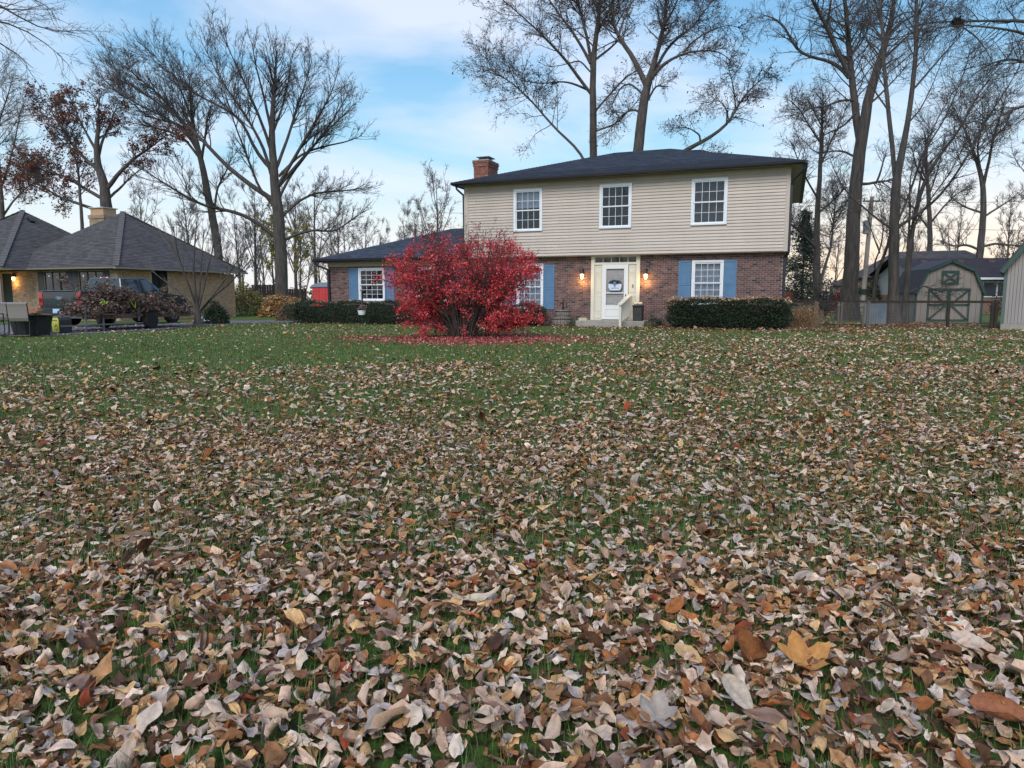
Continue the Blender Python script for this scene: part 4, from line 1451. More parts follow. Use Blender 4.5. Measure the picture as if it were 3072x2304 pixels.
cr_.build('crossarm', M_DKWOOD, up)
for i, (za, zb, X0, X1) in enumerate(((0, 0.1, -6, 48), (-1.6, -2.2, -6, 48), (-4.4, -6.3, 14, 20.5))):
    a = ptop + Vector((0, 0, za - 0.3))
    pts = []
    e0 = Vector((X0, 60, ptop.z + zb)) if i < 2 else Vector((9.6, 30.5, 3.4))
    e1 = Vector((X1, 44, ptop.z + zb)) if i < 2 else None
    for s0, s1 in ((e0, a),) + (((a, e1),) if e1 is not None else ()):
        for k in range(13):
            t = k / 12
            p = s0.lerp(s1, t)
            p.z -= 4 * 0.5 * t * (1 - t)
            pts.append(p)
    wire = MB().tube(pts, 0.012, 4).build('wire', M_BLACK, up)

# ------------------------------------------------------------------ PICKUP, TRAILER AND LOAD
tk = thing('pickup_truck', 'dark green crew-cab pickup parked in the drive behind the brush pile', 'pickup truck', (-17.16, 27.07, 0.028), rad(-15.8))
M_PAINT = mat('sky_tinted_green_paint', (0.022, 0.036, 0.044), None, rough=0.22, coat=1.0, metal=0.3)  # dark green lightened towards blue: sky reflection put into the paint
M_TGL = mat('truck_glass', (0.02, 0.035, 0.045), None, rough=0.04, spec=1.0)


def wheel_cut(yc, r, z, n=9):
    return [(yc + r * math.cos(t), z + r * math.sin(t)) for t in np.linspace(0, math.pi, n)][::1]


HWd = 1.0
body = MB()
low = [(0.08, 0.55), (0.05, 0.62), (0.05, 1.38), (2.05, 1.40), (2.06, 1.16)]
# side profile of lower body: tail to nose with wheel arches (y forward, z up)
prof = [(0.06, 0.58)] + [(0.06, 1.36), (4.15, 1.30), (4.7, 1.28), (5.55, 1.20), (5.72, 1.08), (5.78, 0.62), (5.70, 0.48), (5.28, 0.46)]
prof += [(4.82 + 0.45 * math.cos(t), 0.46 + 0.45 * math.sin(t)) for t in np.linspace(0.05, math.pi - 0.05, 10)]
prof += [(4.30, 0.46), (1.78, 0.46)]
prof += [(1.30 + 0.45 * math.cos(t), 0.46 + 0.45 * math.sin(t)) for t in np.linspace(0.05, math.pi - 0.05, 10)]
prof += [(0.80, 0.50)]
bo = MB().prism(prof, 'x', -HWd, HWd).build('body', M_PAINT, tk, bevel=0.03)
MB().box(-0.85, 0.85, 0.16, 2.0, 1.3, 1.365).build('cargo_bed', M_RUB, tk)
# cab greenhouse
cb = MB()
ring = [(2.05, 1.31, 0.93), (2.18, 1.90, 0.78), (3.55, 1.94, 0.78), (4.35, 1.30, 0.93)]
i = 0
for (yy, zz, w_) in ring:
    cb.v += [(-w_, yy, zz), (w_, yy, zz)]
cb.c += [(1, 1, 1)] * 8
cb.f += [(0, 1, 3, 2), (2, 3, 5, 4), (4, 5, 7, 6), (0, 2, 4, 6), (1, 7, 5, 3), (0, 6, 7, 1)]
cab = cb.build('cab', M_PAINT, tk, bevel=0.04)


def panel(pts, name, m, parent, t=0.01):
    P_ = [Vector(p) for p in pts]
    n_ = (P_[1] - P_[0]).cross(P_[2] - P_[0]).normalized() * t
    b_ = MB()
    k = len(P_)
    b_.v = [tuple(p - n_) for p in P_] + [tuple(p + n_) for p in P_]
    b_.c = [(1, 1, 1)] * (2 * k)
    b_.f = [tuple(range(k))[::-1], tuple(range(k, 2 * k))] + [(j, (j + 1) % k, k + (j + 1) % k, k + j) for j in range(k)]
    return b_.build(name, m, parent)


for s in (-1, 1):
    for (ya, yb, yc, yd) in ((2.30, 2.34, 3.02, 3.02), (3.12, 3.12, 3.48, 4.05)):
        zb, zt = 1.36, 1.84
        wb = 0.93 - (zb - 1.31) / 0.59 * 0.15
        wt = 0.93 - (zt - 1.31) / 0.59 * 0.15
        panel([(s * wb, ya, zb), (s * wb, yd, zb), (s * wt, yc, zt), (s * wt, yb, zt)], 'side_window', M_TGL, cab, 0.012)
    MB().box(s * 1.0 - 0.004, s * 1.0 + 0.004, 3.065, 3.075, 0.52, 1.30).box(s * 1.0 - 0.004, s * 1.0 + 0.004, 4.10, 4.11, 0.52, 1.30).build('door_seam', M_BLACK, tk)
    MB().box(s * 1.0 - 0.012, s * 1.0 + 0.012, 3.16, 3.32, 1.10, 1.13).build('door_handle', M_BLACK, tk)
    MB().box(min(s * 0.99, s * 1.22), max(s * 0.99, s * 1.22), 4.0, 4.10, 1.30, 1.52).build('wing_mirror', M_BLACK, tk, bevel=0.02)
panel([(-0.80, 2.10, 1.42), (0.80, 2.10, 1.42), (0.72, 2.20, 1.84), (-0.72, 2.20, 1.84)], 'rear_window', M_TGL, cab, 0.015)
panel([(-0.82, 4.27, 1.36), (0.82, 4.27, 1.36), (0.72, 3.66, 1.86), (-0.72, 3.66, 1.86)], 'windscreen', M_TGL, cab, 0.012)
MB().box(-0.12, 0.12, 2.15, 2.19, 1.905, 1.945).build('third_brake_light', mat('red_lamp_lens', (0.42, 0.012, 0.015), None, rough=0.15, coat=1.0), cab)
MB().box(-0.19, -0.121, 2.152, 2.19, 1.905, 1.945).box(0.121, 0.19, 2.152, 2.19, 1.905, 1.945).build('cargo_lamp', M_WHITE, cab)
tgm = MB().box(-0.80, 0.80, 0.03, 0.06, 0.76, 1.34).box(-0.82, 0.82, 0.0, 0.08, 1.345, 1.385)
tgt = tgm.build('tailgate', M_PAINT, tk, bevel=0.015)
MB().box(-0.70, 0.70, 0.018, 0.03, 0.84, 1.20).build('tailgate_panel', M_PAINT, tgt, bevel=0.01)
em = MB()
em.prism([(0.155 * math.cos(t), 1.10 + 0.065 * math.sin(t)) for t in np.linspace(0, 2 * math.pi, 24, endpoint=False)], 'y', 0.006, 0.017)
emo = em.build('oval_emblem', M_RIM, tgt)
MB().prism([(0.138 * math.cos(t), 1.10 + 0.052 * math.sin(t)) for t in np.linspace(0, 2 * math.pi, 24, endpoint=False)], 'y', 0.002, 0.0055).build('emblem_field', mat('emblem_blue', (0.02, 0.06, 0.20)), tgt)
tx = bpy.data.curves.new('emblem_script', 'FONT')
tx.body = 'Ford'
tx.size = 0.085
tx.align_x = 'CENTER'
tx.align_y = 'CENTER'
tx.shear = 0.4
tx.extrude = 0.001
to = bpy.data.objects.new('emblem_script', tx)
tx.materials.append(M_WHITE)
COL.objects.link(to)
to.parent = tgt
to.location = (0, 0.0005, 1.10)
to.rotation_euler = (rad(90), 0, 0)
bpy.context.view_layer.update()
tm = bpy.data.meshes.new_from_object(to.evaluated_get(bpy.context.evaluated_depsgraph_get()))
bpy.data.objects.remove(to)
to = link('emblem_script', tm, M_WHITE, tgt)
to.location = (0, 0.0005, 1.10)
to.rotation_euler = (rad(90), 0, 0)
for s in (-1, 1):
    tl = MB().box(min(s * 0.81, s * 1.005), max(s * 0.81, s * 1.005), 0.02, 0.14, 0.80, 1.30).build('tail_light', MATS['red_lamp_lens'], tk, bevel=0.02)
    MB().box(min(s * 0.84, s * 0.97), max(s * 0.84, s * 0.97), 0.010, 0.0195, 0.94, 1.08).build('reversing_lens', mat('dark_red_lens', (0.08, 0.004, 0.006), None, rough=0.2), tl)
    hl = MB().box(min(s * 0.62, s * 0.97), max(s * 0.62, s * 0.97), 5.70, 5.79, 0.92, 1.12).build('headlight', M_RIM, tk, bevel=0.02)
MB().box(-0.98, 0.98, -0.12, 0.055, 0.50, 0.72).build('rear_bumper', M_BLACK, tk, bevel=0.03)
MB().box(-0.98, 0.98, 5.79, 5.92, 0.42, 0.68).build('front_bumper', M_RIM, tk, bevel=0.03)
MB().box(-0.60, 0.60, 5.785, 5.80, 0.72, 1.10).build('grille', M_BLACK, tk)
MB().box(-0.18, 0.18, -0.135, -0.121, 0.53, 0.69).build('licence_plate', mat('pale_blue_plate', (0.42, 0.62, 0.78)), tk)
for yy in (1.30, 4.82):
    for s in (-1, 1):
        xs = s * 0.86
        wh = MB()
        prf = [(0.24, -0.13), (0.37, -0.13), (0.41, -0.09), (0.41, 0.09), (0.37, 0.13), (0.24, 0.13)]
        wh.lathe(prf, 28)
        wh.v = [(xs + v[2], yy + v[0], 0.41 + v[1]) for v in wh.v]
        wo = wh.build('wheel', M_RUB, tk, smooth=False)
        rm = MB()
        xo = xs + s * 0.132
        for k in range(6):
            a = k * math.pi / 3
            rm.bar((xo, yy, 0.41), (xo, yy + 0.22 * math.cos(a), 0.41 + 0.22 * math.sin(a)), 0.05, 0.05)
        rr2 = MB()
        rr2.lathe([(0.205, -0.02), (0.235, -0.02), (0.235, 0.02), (0.205, 0.02)], 28)
        rm.f += [tuple(i + len(rm.v) for i in f) for f in rr2.f[:-2]]
        rm.v += [(xo + v[2], yy + v[0], 0.41 + v[1]) for v in rr2.v]
        rm.c += rr2.c
        rm.build('rim', M_RIM, wo)

TO, TA = Vector((-14.78, 23.35, 0.028)), rad(-15.7)
tr_ = thing('utility_trailer', 'flat steel utility trailer with wooden deck loaded with brush', 'trailer', TO, TA)
MB().box(-0.85, 0.85, 0.0, 5.0, 0.44, 0.50).build('frame', M_STEEL, tr_)
for k in range(9):
    MB().box(-0.83 + k * 0.185, -0.83 + k * 0.185 + 0.175, 0.02, 4.98, 0.502, 0.535).build('deck_board', M_WOODP, tr_)
MB().box(0.85, 0.89, 0.0, 5.0, 0.40, 0.56).box(-0.89, -0.85, 0.0, 5.0, 0.40, 0.56).build('side_rail', mat('rusty_brown_rail', (0.10, 0.07, 0.055), (0.16, 0.11, 0.08), 6), tr_)
for yy in (0.05, 0.75, 2.3):
    MB().box(0.90, 0.95, yy, yy + 0.05, 0.0 if yy < 2 else 0.3, 0.78).build('stake', M_STEEL, tr_)
MB().box(0.955, 0.985, -0.9, 2.9, 0.20, 0.245).build('lower_bar', M_STEEL, tr_)
MB().bar((0, 5.0, 0.46), (0, 6.4, 0.46), 0.09).build('drawbar', M_STEEL, tr_)
for s in (-1, 1):
    wh = MB()
    wh.lathe([(0.17, -0.10), (0.28, -0.10), (0.31, -0.06), (0.31, 0.06), (0.28, 0.10), (0.17, 0.10)], 24)
    wh.v = [(s * 1.02 + v[2], 2.75 + v[0], 0.31 + v[1]) for v in wh.v]
    wo = wh.build('wheel', M_RUB, tr_)
    MB().lathe([(0.01, -0.09), (0.16, -0.09), (0.16, 0.09), (0.01, 0.09)], 16).build('rim', M_STEEL, wo)
    r_ = wo.children[0]
    r_.rotation_euler = (0, rad(90), 0)
    r_.location = (s * 1.02, 2.75, 0.31)
    MB().box(min(s * 0.90, s * 1.14), max(s * 0.90, s * 1.14), 2.36, 3.14, 0.64, 0.67).build('mudguard', M_BLACK, tr_)

# patio chairs, fire table, boards, yellow case
M_SLING = mat('grey_sling_fabric', (0.23, 0.21, 0.20), (0.28, 0.26, 0.25), 60, 0.85)
M_TUBE = mat('dark_bronze_tube', (0.03, 0.03, 0.035), None, rough=0.35, metal=0.5)


def make_chair():
    c = thing('patio_chair', '', 'patio chair')
    w = 0.25
    pr = [(-0.235, 0.96), (-0.28, 0.93), (-0.26, 0.85), (-0.24, 0.70), (-0.22, 0.52), (-0.18, 0.44), (0.0, 0.42), (0.22, 0.44), (0.27, 0.41)]
    m1 = MB()
    for a, b in zip(pr[:6], pr[1:6]):
        m1.quad((-w, a[0], a[1]), (w, a[0], a[1]), (w, b[0], b[1]), (-w, b[0], b[1]))
    o = m1.build('backrest', M_SLING, c)
    o.modifiers.new('s', 'SOLIDIFY').thickness = 0.012
    m2 = MB()
    for a, b in zip(pr[5:], pr[6:]):
        m2.quad((-w, a[0], a[1]), (w, a[0], a[1]), (w, b[0], b[1]), (-w, b[0], b[1]))
    o = m2.build('seat', M_SLING, c)
    o.modifiers.new('s', 'SOLIDIFY').thickness = 0.012
    for s in (-1, 1):
        MB().tube([(s * (w + 0.015), p[0], p[1]) for p in pr], 0.014, 6).build('side_frame', M_TUBE, c)
        MB().tube([(s * (w + 0.02), 0.25, 0.42), (s * (w + 0.02), 0.29, 0.30), (s * (w + 0.02), 0.27, 0.015), (s * (w + 0.02), -0.24, 0.015), (s * (w + 0.02), -0.20, 0.42)], 0.015, 6).build('leg', M_TUBE, c)
        MB().tube([(s * (w + 0.03), -0.24, 0.62), (s * (w + 0.05), -0.05, 0.65), (s * (w + 0.05), 0.20, 0.64), (s * (w + 0.03), 0.26, 0.60), (s * (w + 0.02), 0.25, 0.43)], 0.016, 6).build('armrest', M_TUBE, c)
    MB().tube([(-w - 0.02, -0.24, 0.015), (w + 0.02, -0.24, 0.015)], 0.014, 6).build('stretcher', M_TUBE, c)
    return c


ch0 = make_chair()
for i, (x, y, rz, lb) in enumerate(((-14.38, 20.9, 14, 'grey sling patio chair nearest the black fire table'), (-15.25, 20.75, 10, 'grey sling patio chair cut off by the left picture edge'), (-15.35, 21.9, 6, 'rear grey sling patio chair between the two front ones'), (-16.3, 21.6, 4, 'grey sling patio chair behind the left edge one'))):
    o = ch0 if i == 0 else copy_tree(ch0)
    o.location = (x, y, 0.03)
    o.rotation_euler = (0, 0, rad(rz))
    tag(o, lb, 'patio chair', 'sling patio chairs by the drive')
ft = thing('fire_table', 'black tapered fire table with flat top beside the patio chairs', 'fire table', (-14.55, 21.55, 0.028), rad(-28))
fb_ = MB()
fb_.v = [(-0.34, -0.34, 0), (0.34, -0.34, 0), (0.34, 0.34, 0), (-0.34, 0.34, 0), (-0.42, -0.42, 0.56), (0.42, -0.42, 0.56), (0.42, 0.42, 0.56), (-0.42, 0.42, 0.56)]
fb_.c = [(1, 1, 1)] * 8
fb_.f = [(0, 3, 2, 1), (4, 5, 6, 7), (0, 1, 5, 4), (1, 2, 6, 5), (2, 3, 7, 6), (3, 0, 4, 7)]
M_RES = mat('charcoal_resin', (0.022, 0.023, 0.026), None, rough=0.5)
fbo = fb_.build('base', M_RES, ft, bevel=0.01)
MB().prism([(0.07 * math.cos(t), 0.43 + 0.028 * math.sin(t)) for t in np.linspace(0, 2 * math.pi, 14, endpoint=False)], 'y', -0.412, -0.385).build('handle', M_BLACK, fbo)
MB().box(-0.48, 0.62, -0.44, 0.44, 0.575, 0.61).build('top', M_TUBE, ft, bevel=0.008)
M_CEDAR = mat('broken_cedar', (0.24, 0.10, 0.05), (0.40, 0.20, 0.10), 5, 0.85, stretch=(1, 6, 6))
scr = random.Random(12)
for i, (dx_, dy_, rz, ln, lb) in enumerate(((-0.05, -0.15, 6, 0.9, 'long reddish board lying lowest on the fire table'), (0.05, 0.12, -14, 0.8, 'split reddish board behind the front one on the fire table'), (-0.2, 0.0, 24, 0.55, 'short broken reddish board tilted on the stack'), (0.22, -0.05, 10, 0.5, 'pale orange block end on the right of the board stack'), (-0.12, 0.15, -4, 0.85, 'topmost reddish board of the stack on the fire table'))):
    bd = MB()
    n_ = 7
    hh = 0.045
    for k in range(n_ - 1):
        x0, x1 = -ln / 2 + ln * k / (n_ - 1), -ln / 2 + ln * (k + 1) / (n_ - 1)
        j0, j1 = scr.uniform(-.012, .012), scr.uniform(-.012, .012)
        bd.obox((x0, -0.07 + j0, 0), (x1 - x0 + 0.001, j1 - j0, 0), (0, 0.14 + j1 - j0, 0), (0, 0, hh + scr.uniform(0, 0.012)))
    o = bd.build('cedar_board', M_CEDAR)
    p_ = Matrix.Translation(ft.location) @ Matrix.Rotation(rad(-28), 4, 'Z') @ Vector((dx_, dy_, 0.612 + (0.0, 0.0, 0.06, 0.06, 0.12)[i]))
    o.location = p_
    o.rotation_euler = (0, rad((0, 0, -7, 3, 4)[i]), rad(-28 + rz))
    tag(o, lb, 'board', 'broken boards on the fire table')
yc_ = thing('tool_case', 'black and yellow tool case on the drive right of the fire table', 'tool case', (-14.30, 22.65, 0.028), rad(-30))
MB().prism([(-0.40, 0), (0.18, 0), (0.18, 0.42), (0.12, 0.50), (-0.22, 0.50), (-0.40, 0.36)], 'y', -0.18, 0.2).build('case_body', M_RES, yc_, bevel=0.02)
yf = MB().prism([(-0.20, 0.015), (0.16, 0.015), (0.17, 0.40), (0.11, 0.48), (-0.19, 0.48), (-0.235, 0.40)], 'y', -0.215, -0.185).build('yellow_front', mat('yellow_plastic', (0.62, 0.60, 0.05), (0.70, 0.70, 0.12), 6, 0.45), yc_, bevel=0.015)
lg = MB()
lg.box(-0.16, 0.12, -0.219, -0.2155, 0.385, 0.41)
for k in range(9):
    a = scr.uniform(0, 6.28)
    lg.bar((0.04 + 0.08 * math.cos(a), -0.218, 0.18 + 0.09 * math.sin(a)), (0.04 + 0.08 * math.cos(a + 1.3), -0.218, 0.18 + 0.09 * math.sin(a + 1.3)), 0.006, 0.014)
lg.build('print', mat('olive_print', (0.12, 0.12, 0.03)), yc_)

lp = thing('garden_post', 'dark garden post with a hook in front of the left hedge', 'post', (-6.2, 29.6, 0), rad(-20))
MB().tube([(0, 0, 0), (0, 0, 1.45)], 0.035, 8).build('post', M_BLACK, lp)
MB().tube([(0, 0, 1.40), (0, -0.10, 1.47), (0, -0.16, 1.38)], 0.012, 6).build('hook', M_BLACK, lp)
hb = thing('hanging_pot', 'white pot of faded flowers hanging on the garden post', 'flower pot', (-6.2, 29.43, 0.42), 0)
MB().lathe([(0.09, 0), (0.13, 0.02), (0.17, 0.19), (0.175, 0.20), (0.15, 0.20), (0.13, 0.17), (0.01, 0.17)], 16).build('pot', M_WHITE, hb)
MB().tube([(0, 0, 0.2), (0, -0.0, 0.93)], 0.006, 4).build('hanger', M_STEEL, hb)
fl_ = MB()
for k in range(60):
    a = scr.uniform(0, 6.28)
    r_ = scr.uniform(0.02, 0.22)
    z_ = 0.22 + scr.uniform(0, 0.22) - r_ * 0.3
    fl_.obox((r_ * math.cos(a), r_ * math.sin(a), z_), (0.04, 0.01, 0.01), (0, 0.035, 0.015), (0, 0, 0.004), scr.choice(((0.05, 0.09, 0.04), (0.3, 0.12, 0.12), (0.35, 0.25, 0.2))))
fl_.build('flowers', M_FOL, hb, color=True)
wt = thing('white_bag', 'crumpled white bag on the drive edge beside the dark shrub', 'bag', (-14.6, 33.6, 0.03), 0)
wv = MB()
for k in range(7):
    for j in range(14):
        a = j / 14 * 6.283
        r_ = (0.42 - 0.06 * k) * (1 + 0.25 * scr.random())
        wv.v.append((r_ * math.cos(a), r_ * 0.6 * math.sin(a), 0.03 * k + 0.04 * scr.random() * (k > 0)))
for k in range(6):
    for j in range(14):
        wv.f.append((k * 14 + j, k * 14 + (j + 1) % 14, (k + 1) * 14 + (j + 1) % 14, (k + 1) * 14 + j))
wv.f.append(tuple(6 * 14 + j for j in range(14)))
wv.c = [(1, 1, 1)] * len(wv.v)
wv.build('bag', M_WHITE, wt)


# ------------------------------------------------------------------ FOLIAGE AND TREES (vectorised)
def unit(a):
    return a / np.maximum(np.linalg.norm(a, axis=-1, keepdims=True), 1e-9)


def tubes(P, R, S):
    """P (N,K,3) R (N,K) -> verts, quads"""
    Nn, K, _ = P.shape
    T = np.empty_like(P)
    T[:, 1:-1] = P[:, 2:] - P[:, :-2]
    T[:, 0] = P[:, 1] - P[:, 0]
    T[:, -1] = P[:, -1] - P[:, -2]
    T = unit(T)
    Dm = unit(P[:, -1:] - P[:, :1])
    ref = np.where(np.abs(Dm[:, :, 2:3]) > 0.7, np.array([[[0.0, 1.0, 0.0]]]), np.array([[[0.0, 0.0, 1.0]]]))
    ref = np.broadcast_to(ref, T.shape)
    a = np.cross(T, ref)
    bad = np.linalg.norm(a, axis=-1) < 0.15
    a[bad] = np.cross(T[bad], np.array([1.0, 0, 0]))
    a = unit(a)
    b = np.cross(a, T)
    ang = np.arange(S) * 2 * np.pi / S
    V_ = P[:, :, None, :] + R[:, :, None, None] * (a[:, :, None, :] * np.cos(ang)[None, None, :, None] + b[:, :, None, :] * np.sin(ang)[None, None, :, None])
    base = (np.arange(Nn)[:, None, None] * K + np.arange(K - 1)[None, :, None]) * S
    j = np.arange(S)[None, None, :]
    jn = (j + 1) % S
    Q = np.stack([base + j, base + jn, base + S + jn, base + S + j], -1).reshape(-1, 4)
    return V_.reshape(-1, 3), Q


def grow(rng, P, R, n, lf, ang=(25, 60), up=0.15, wander=0.12, K=5, rf=0.6, tmin=0.2, rmin=0.003, lmin=0.15, tipend=0.3, drop=0.55, lcap=99, rcap=9):
    Nn, Kp, _ = P.shape
    seg = np.linalg.norm(np.diff(P, axis=1), axis=2)
    Ln = seg.sum(1)
    i = rng.choice(Nn, n, p=Ln / Ln.sum())
    t = tmin + (1 - tmin) * rng.random(n) ** 0.85
    f = t * (Kp - 1)
    k = np.minimum(f.astype(int), Kp - 2)
    w = (f - k)[:, None]
    p0 = P[i, k] * (1 - w) + P[i, k + 1] * w
    r0 = R[i, k] * (1 - w[:, 0]) + R[i, k + 1] * w[:, 0]
    T = unit(P[i, k + 1] - P[i, k])
    rnd = rng.normal(size=(n, 3))
    perp = unit(rnd - (rnd * T).sum(1, keepdims=True) * T)
    a = np.radians(rng.uniform(ang[0], ang[1], n))[:, None]
    d = unit(T * np.cos(a) + perp * np.sin(a) + np.array([0, 0, up]))
    Lc = np.minimum(np.maximum(lf * Ln[i] * (1 - drop * t) * rng.uniform(0.55, 1.25, n), lmin), lcap)
    rc = np.maximum(np.minimum(r0 * rf, rcap), rmin)
    Pc = np.empty((n, K, 3))
    Pc[:, 0] = p0
    for q in range(1, K):
        d = unit(d + rng.normal(size=(n, 3)) * wander + np.array([0, 0, up * 0.35]))
        Pc[:, q] = Pc[:, q - 1] + d * (Lc / (K - 1))[:, None]
    Rc = rc[:, None] * np.linspace(1, tipend, K)[None, :]
    return Pc, np.maximum(Rc, rmin * 0.6)


def resample(poly, K):
    poly = np.array(poly, float)
    s = np.concatenate([[0], np.cumsum(np.linalg.norm(np.diff(poly[:, :3], axis=0), axis=1))])
    t = np.linspace(0, s[-1], K)
    # smooth by cubic-ish: two passes of averaging on a dense resample
    D = np.stack([np.interp(t, s, poly[:, c]) for c in range(poly.shape[1])], 1)
    for _ in range(2):
        D[1:-1] = 0.25 * D[:-2] + 0.5 * D[1:-1] + 0.25 * D[2:]
    return D


def limb_from_px(rng, pts, Y, dy, K=14, wscale=1.0):
    """pts (u,v,width px); depth drifts from Y towards Y+dy along the limb"""
    n = len(pts)
    P_ = []
    for i, (u, v, w) in enumerate(pts):
        YY = Y + dy * (i / max(n - 1, 1)) ** 1.2
        x, y, z = at(u, v, YY)
        P_.append((x, y, z, w / 2 / F * YY * wscale))
    return resample(P_, K)


def leafquads(rng, P, n, size, jit, pal, droop=0.3, shape=1.7):
    """n diamond leaves scattered about points P"""
    c = P[rng.integers(0, len(P), n)] + rng.normal(size=(n, 3)) * jit
    a = unit(rng.normal(size=(n, 3)) * np.array([1, 1, 0.6]) + np.array([0, 0, -droop]))
    b = unit(np.cross(a, rng.normal(size=(n, 3))))
    s = size * rng.uniform(0.6, 1.3, n)[:, None]
    V_ = np.stack([c, c + a * s * 0.5 + b * s / shape / 2, c + a * s, c + a * s * 0.5 - b * s / shape / 2], 1).reshape(-1, 3)
    Q = np.arange(n * 4).reshape(-1, 4)
    col = np.array(pal)[rng.integers(0, len(pal), n)] * rng.uniform(0.7, 1.3, n)[:, None]
    return V_, Q, np.repeat(col, 4, axis=0)


TRI = [0]


def join(parts):
    Vs, Qs, o = [], [], 0
    for v, q in parts:
        Vs.append(v)
        Qs.append(q + o)
        o += len(v)
    return np.concatenate(Vs), np.concatenate(Qs)


def tree(name, label, cat, Y, trunk, limbs, seed=1, n1=120, n2=900, n3=4000, l1=0.32, l2=0.4, l3=0.5, up=0.12, spread=0.28, twig=0.007, leaves=None, wscale=1.0, twm=None, group=None, ang=(25, 60), wand=0.10, lws=0.85, shr=0.0, lcap1=4.5, lmin=0.25):
    rng = np.random.default_rng(seed)
    if shr:
        fu, fv = trunk[0][0], 600
        sh = lambda p: (fu + (p[0] - fu) * (1 - shr * 0.6), p[1] if p[1] > fv else fv + (p[1] - fv) * (1 - shr), p[2])
        trunk = [sh(p) for p in trunk]
        limbs = [[sh(p) for p in l_] for l_ in limbs]
    root = thing(name, label, cat, (0, 0, 0), 0, group)
    tr0 = resample([(*at(u, v, Y), w / 2 / F * Y * wscale) for (u, v, w) in trunk], 22)
    b0 = tr0[0].copy()
    # run the trunk down into the ground with a root flare
    if b0[2] > 0.4:
        dirn = (tr0[0, :3] - tr0[3, :3])
        dirn = dirn / max(abs(dirn[2]), 1e-3)
        base = tr0[0, :3] + dirn * (b0[2] + 0.05)
        ext = np.array([[*(base), b0[3] * 1.7], [*(base * 0.93 + tr0[0, :3] * 0.07), b0[3] * 1.25]])
        mid = np.array([[*(base * (1 - t) + tr0[0, :3] * t), b0[3] * (1.12 - 0.12 * t)] for t in (0.3, 0.65)])
        tr0 = np.concatenate([ext, mid, tr0])
    else:
        tr0[:, 2] += (-0.05 - b0[2]) * np.exp(-np.arange(len(tr0)) * 0.8)
        tr0[0, 3] *= 1.55
        tr0[1, 3] *= 1.15
    org = np.array([tr0[0, 0], tr0[0, 1], 0.0])
    root.location = tuple(org)
    tr0[:, :3] += rng.normal(size=(len(tr0), 3)) * tr0[:, 3:4] * 0.06
    TP, TR = tr0[None, :, :3], tr0[None, :, 3]
    v, q = tubes(TP - org, TR, 12)
    link('trunk', npmesh('trunk', v, q, smooth=True), M_BARK, root)
    LP = []
    for i, lb in enumerate(limbs):
        tot = sum(math.dist(at(*a[:2], Y), at(*b[:2], Y)) for a, b in zip(lb, lb[1:]))
        dy = rng.uniform(-1, 1) * tot * spread * 2
        Lr = limb_from_px(rng, lb, Y, dy, 16, wscale * lws)
        Lr[:, :3] += np.cumsum(rng.normal(size=(16, 3)), 0) * Lr[:, 3:4] * 0.10
        LP.append(Lr)
    LP = np.array(LP) if LP else tr0[None, -16:]
    PL, RL = LP[:, :, :3], LP[:, :, 3]
    # limbs plus the upper trunk carry the branches
    upper = resample(np.concatenate([tr0[len(tr0) // 2:]]), 16)
    PB = np.concatenate([PL, upper[None, :, :3]])
    RB = np.concatenate([RL, upper[None, :, 3]])
    v, q = tubes(PL - org, RL, 8)
    TRI[0] += len(q) * 2
    link('limbs', npmesh('limbs', v, q, smooth=True), M_BARK, root)
    parts = []
    P1, R1_ = grow(rng, PB, RB, n1, l1, ang, up, wand, 7, 0.42, 0.33, twig * 1.8, lmin * 4, lcap=lcap1, rcap=twig * 5, drop=0.35)
    parts.append(tubes(P1 - org, R1_, 5))
    PBB = P1
    P2, R2_ = grow(rng, P1, R1_, n2, l2, ang, up, wand * 1.2, 4, 0.5, 0.15, twig * 1.1, lmin * 1.6, lcap=2.4, rcap=twig * 1.8, drop=0.35)
    parts.append(tubes(P2 - org, R2_, 3))
    P3, R3_ = grow(rng, P2, R2_, n3, l3, ang, up * 0.8, wand * 1.4, 2, 0.6, 0.1, twig * 0.85, lmin, lcap=1.1, drop=0.3)
    parts.append(tubes(P3 - org, R3_, 3))
    v, q = join(parts)
    TRI[0] += len(q) * 2
    link('branches', npmesh('branches', v, q, smooth=True), twm or M_TWIG, root)
    if leaves:
        nl, size, pal, mode = leaves
        tips = P3[:, 1:].reshape(-1, 3)
        if mode is not None:
            # leaves cling in clusters
            keep = np.sin(tips[:, 0] * 1.3 + seed) * np.sin(tips[:, 2] * 1.1 + 1.7 * seed) * np.cos(tips[:, 1] * 0.8) > mode
            if keep.sum() > 50:
                tips = tips[keep]
        v, q, c = leafquads(rng, tips, nl, size, 0.05, pal)
        TRI[0] += len(q) * 2
        lo = link('leaves', npmesh('leaves', v - org, q, c), M_FOL, root)
        lo['kind'] = 'stuff'
    return root


RUST = ((0.16, 0.045, 0.03), (0.22, 0.07, 0.04), (0.11, 0.035, 0.025), (0.28, 0.10, 0.05))
BRN = ((0.07, 0.04, 0.028), (0.11, 0.055, 0.035), (0.16, 0.06, 0.04))
YEL = ((0.42, 0.34, 0.06), (0.30, 0.28, 0.06), (0.5, 0.40, 0.10))

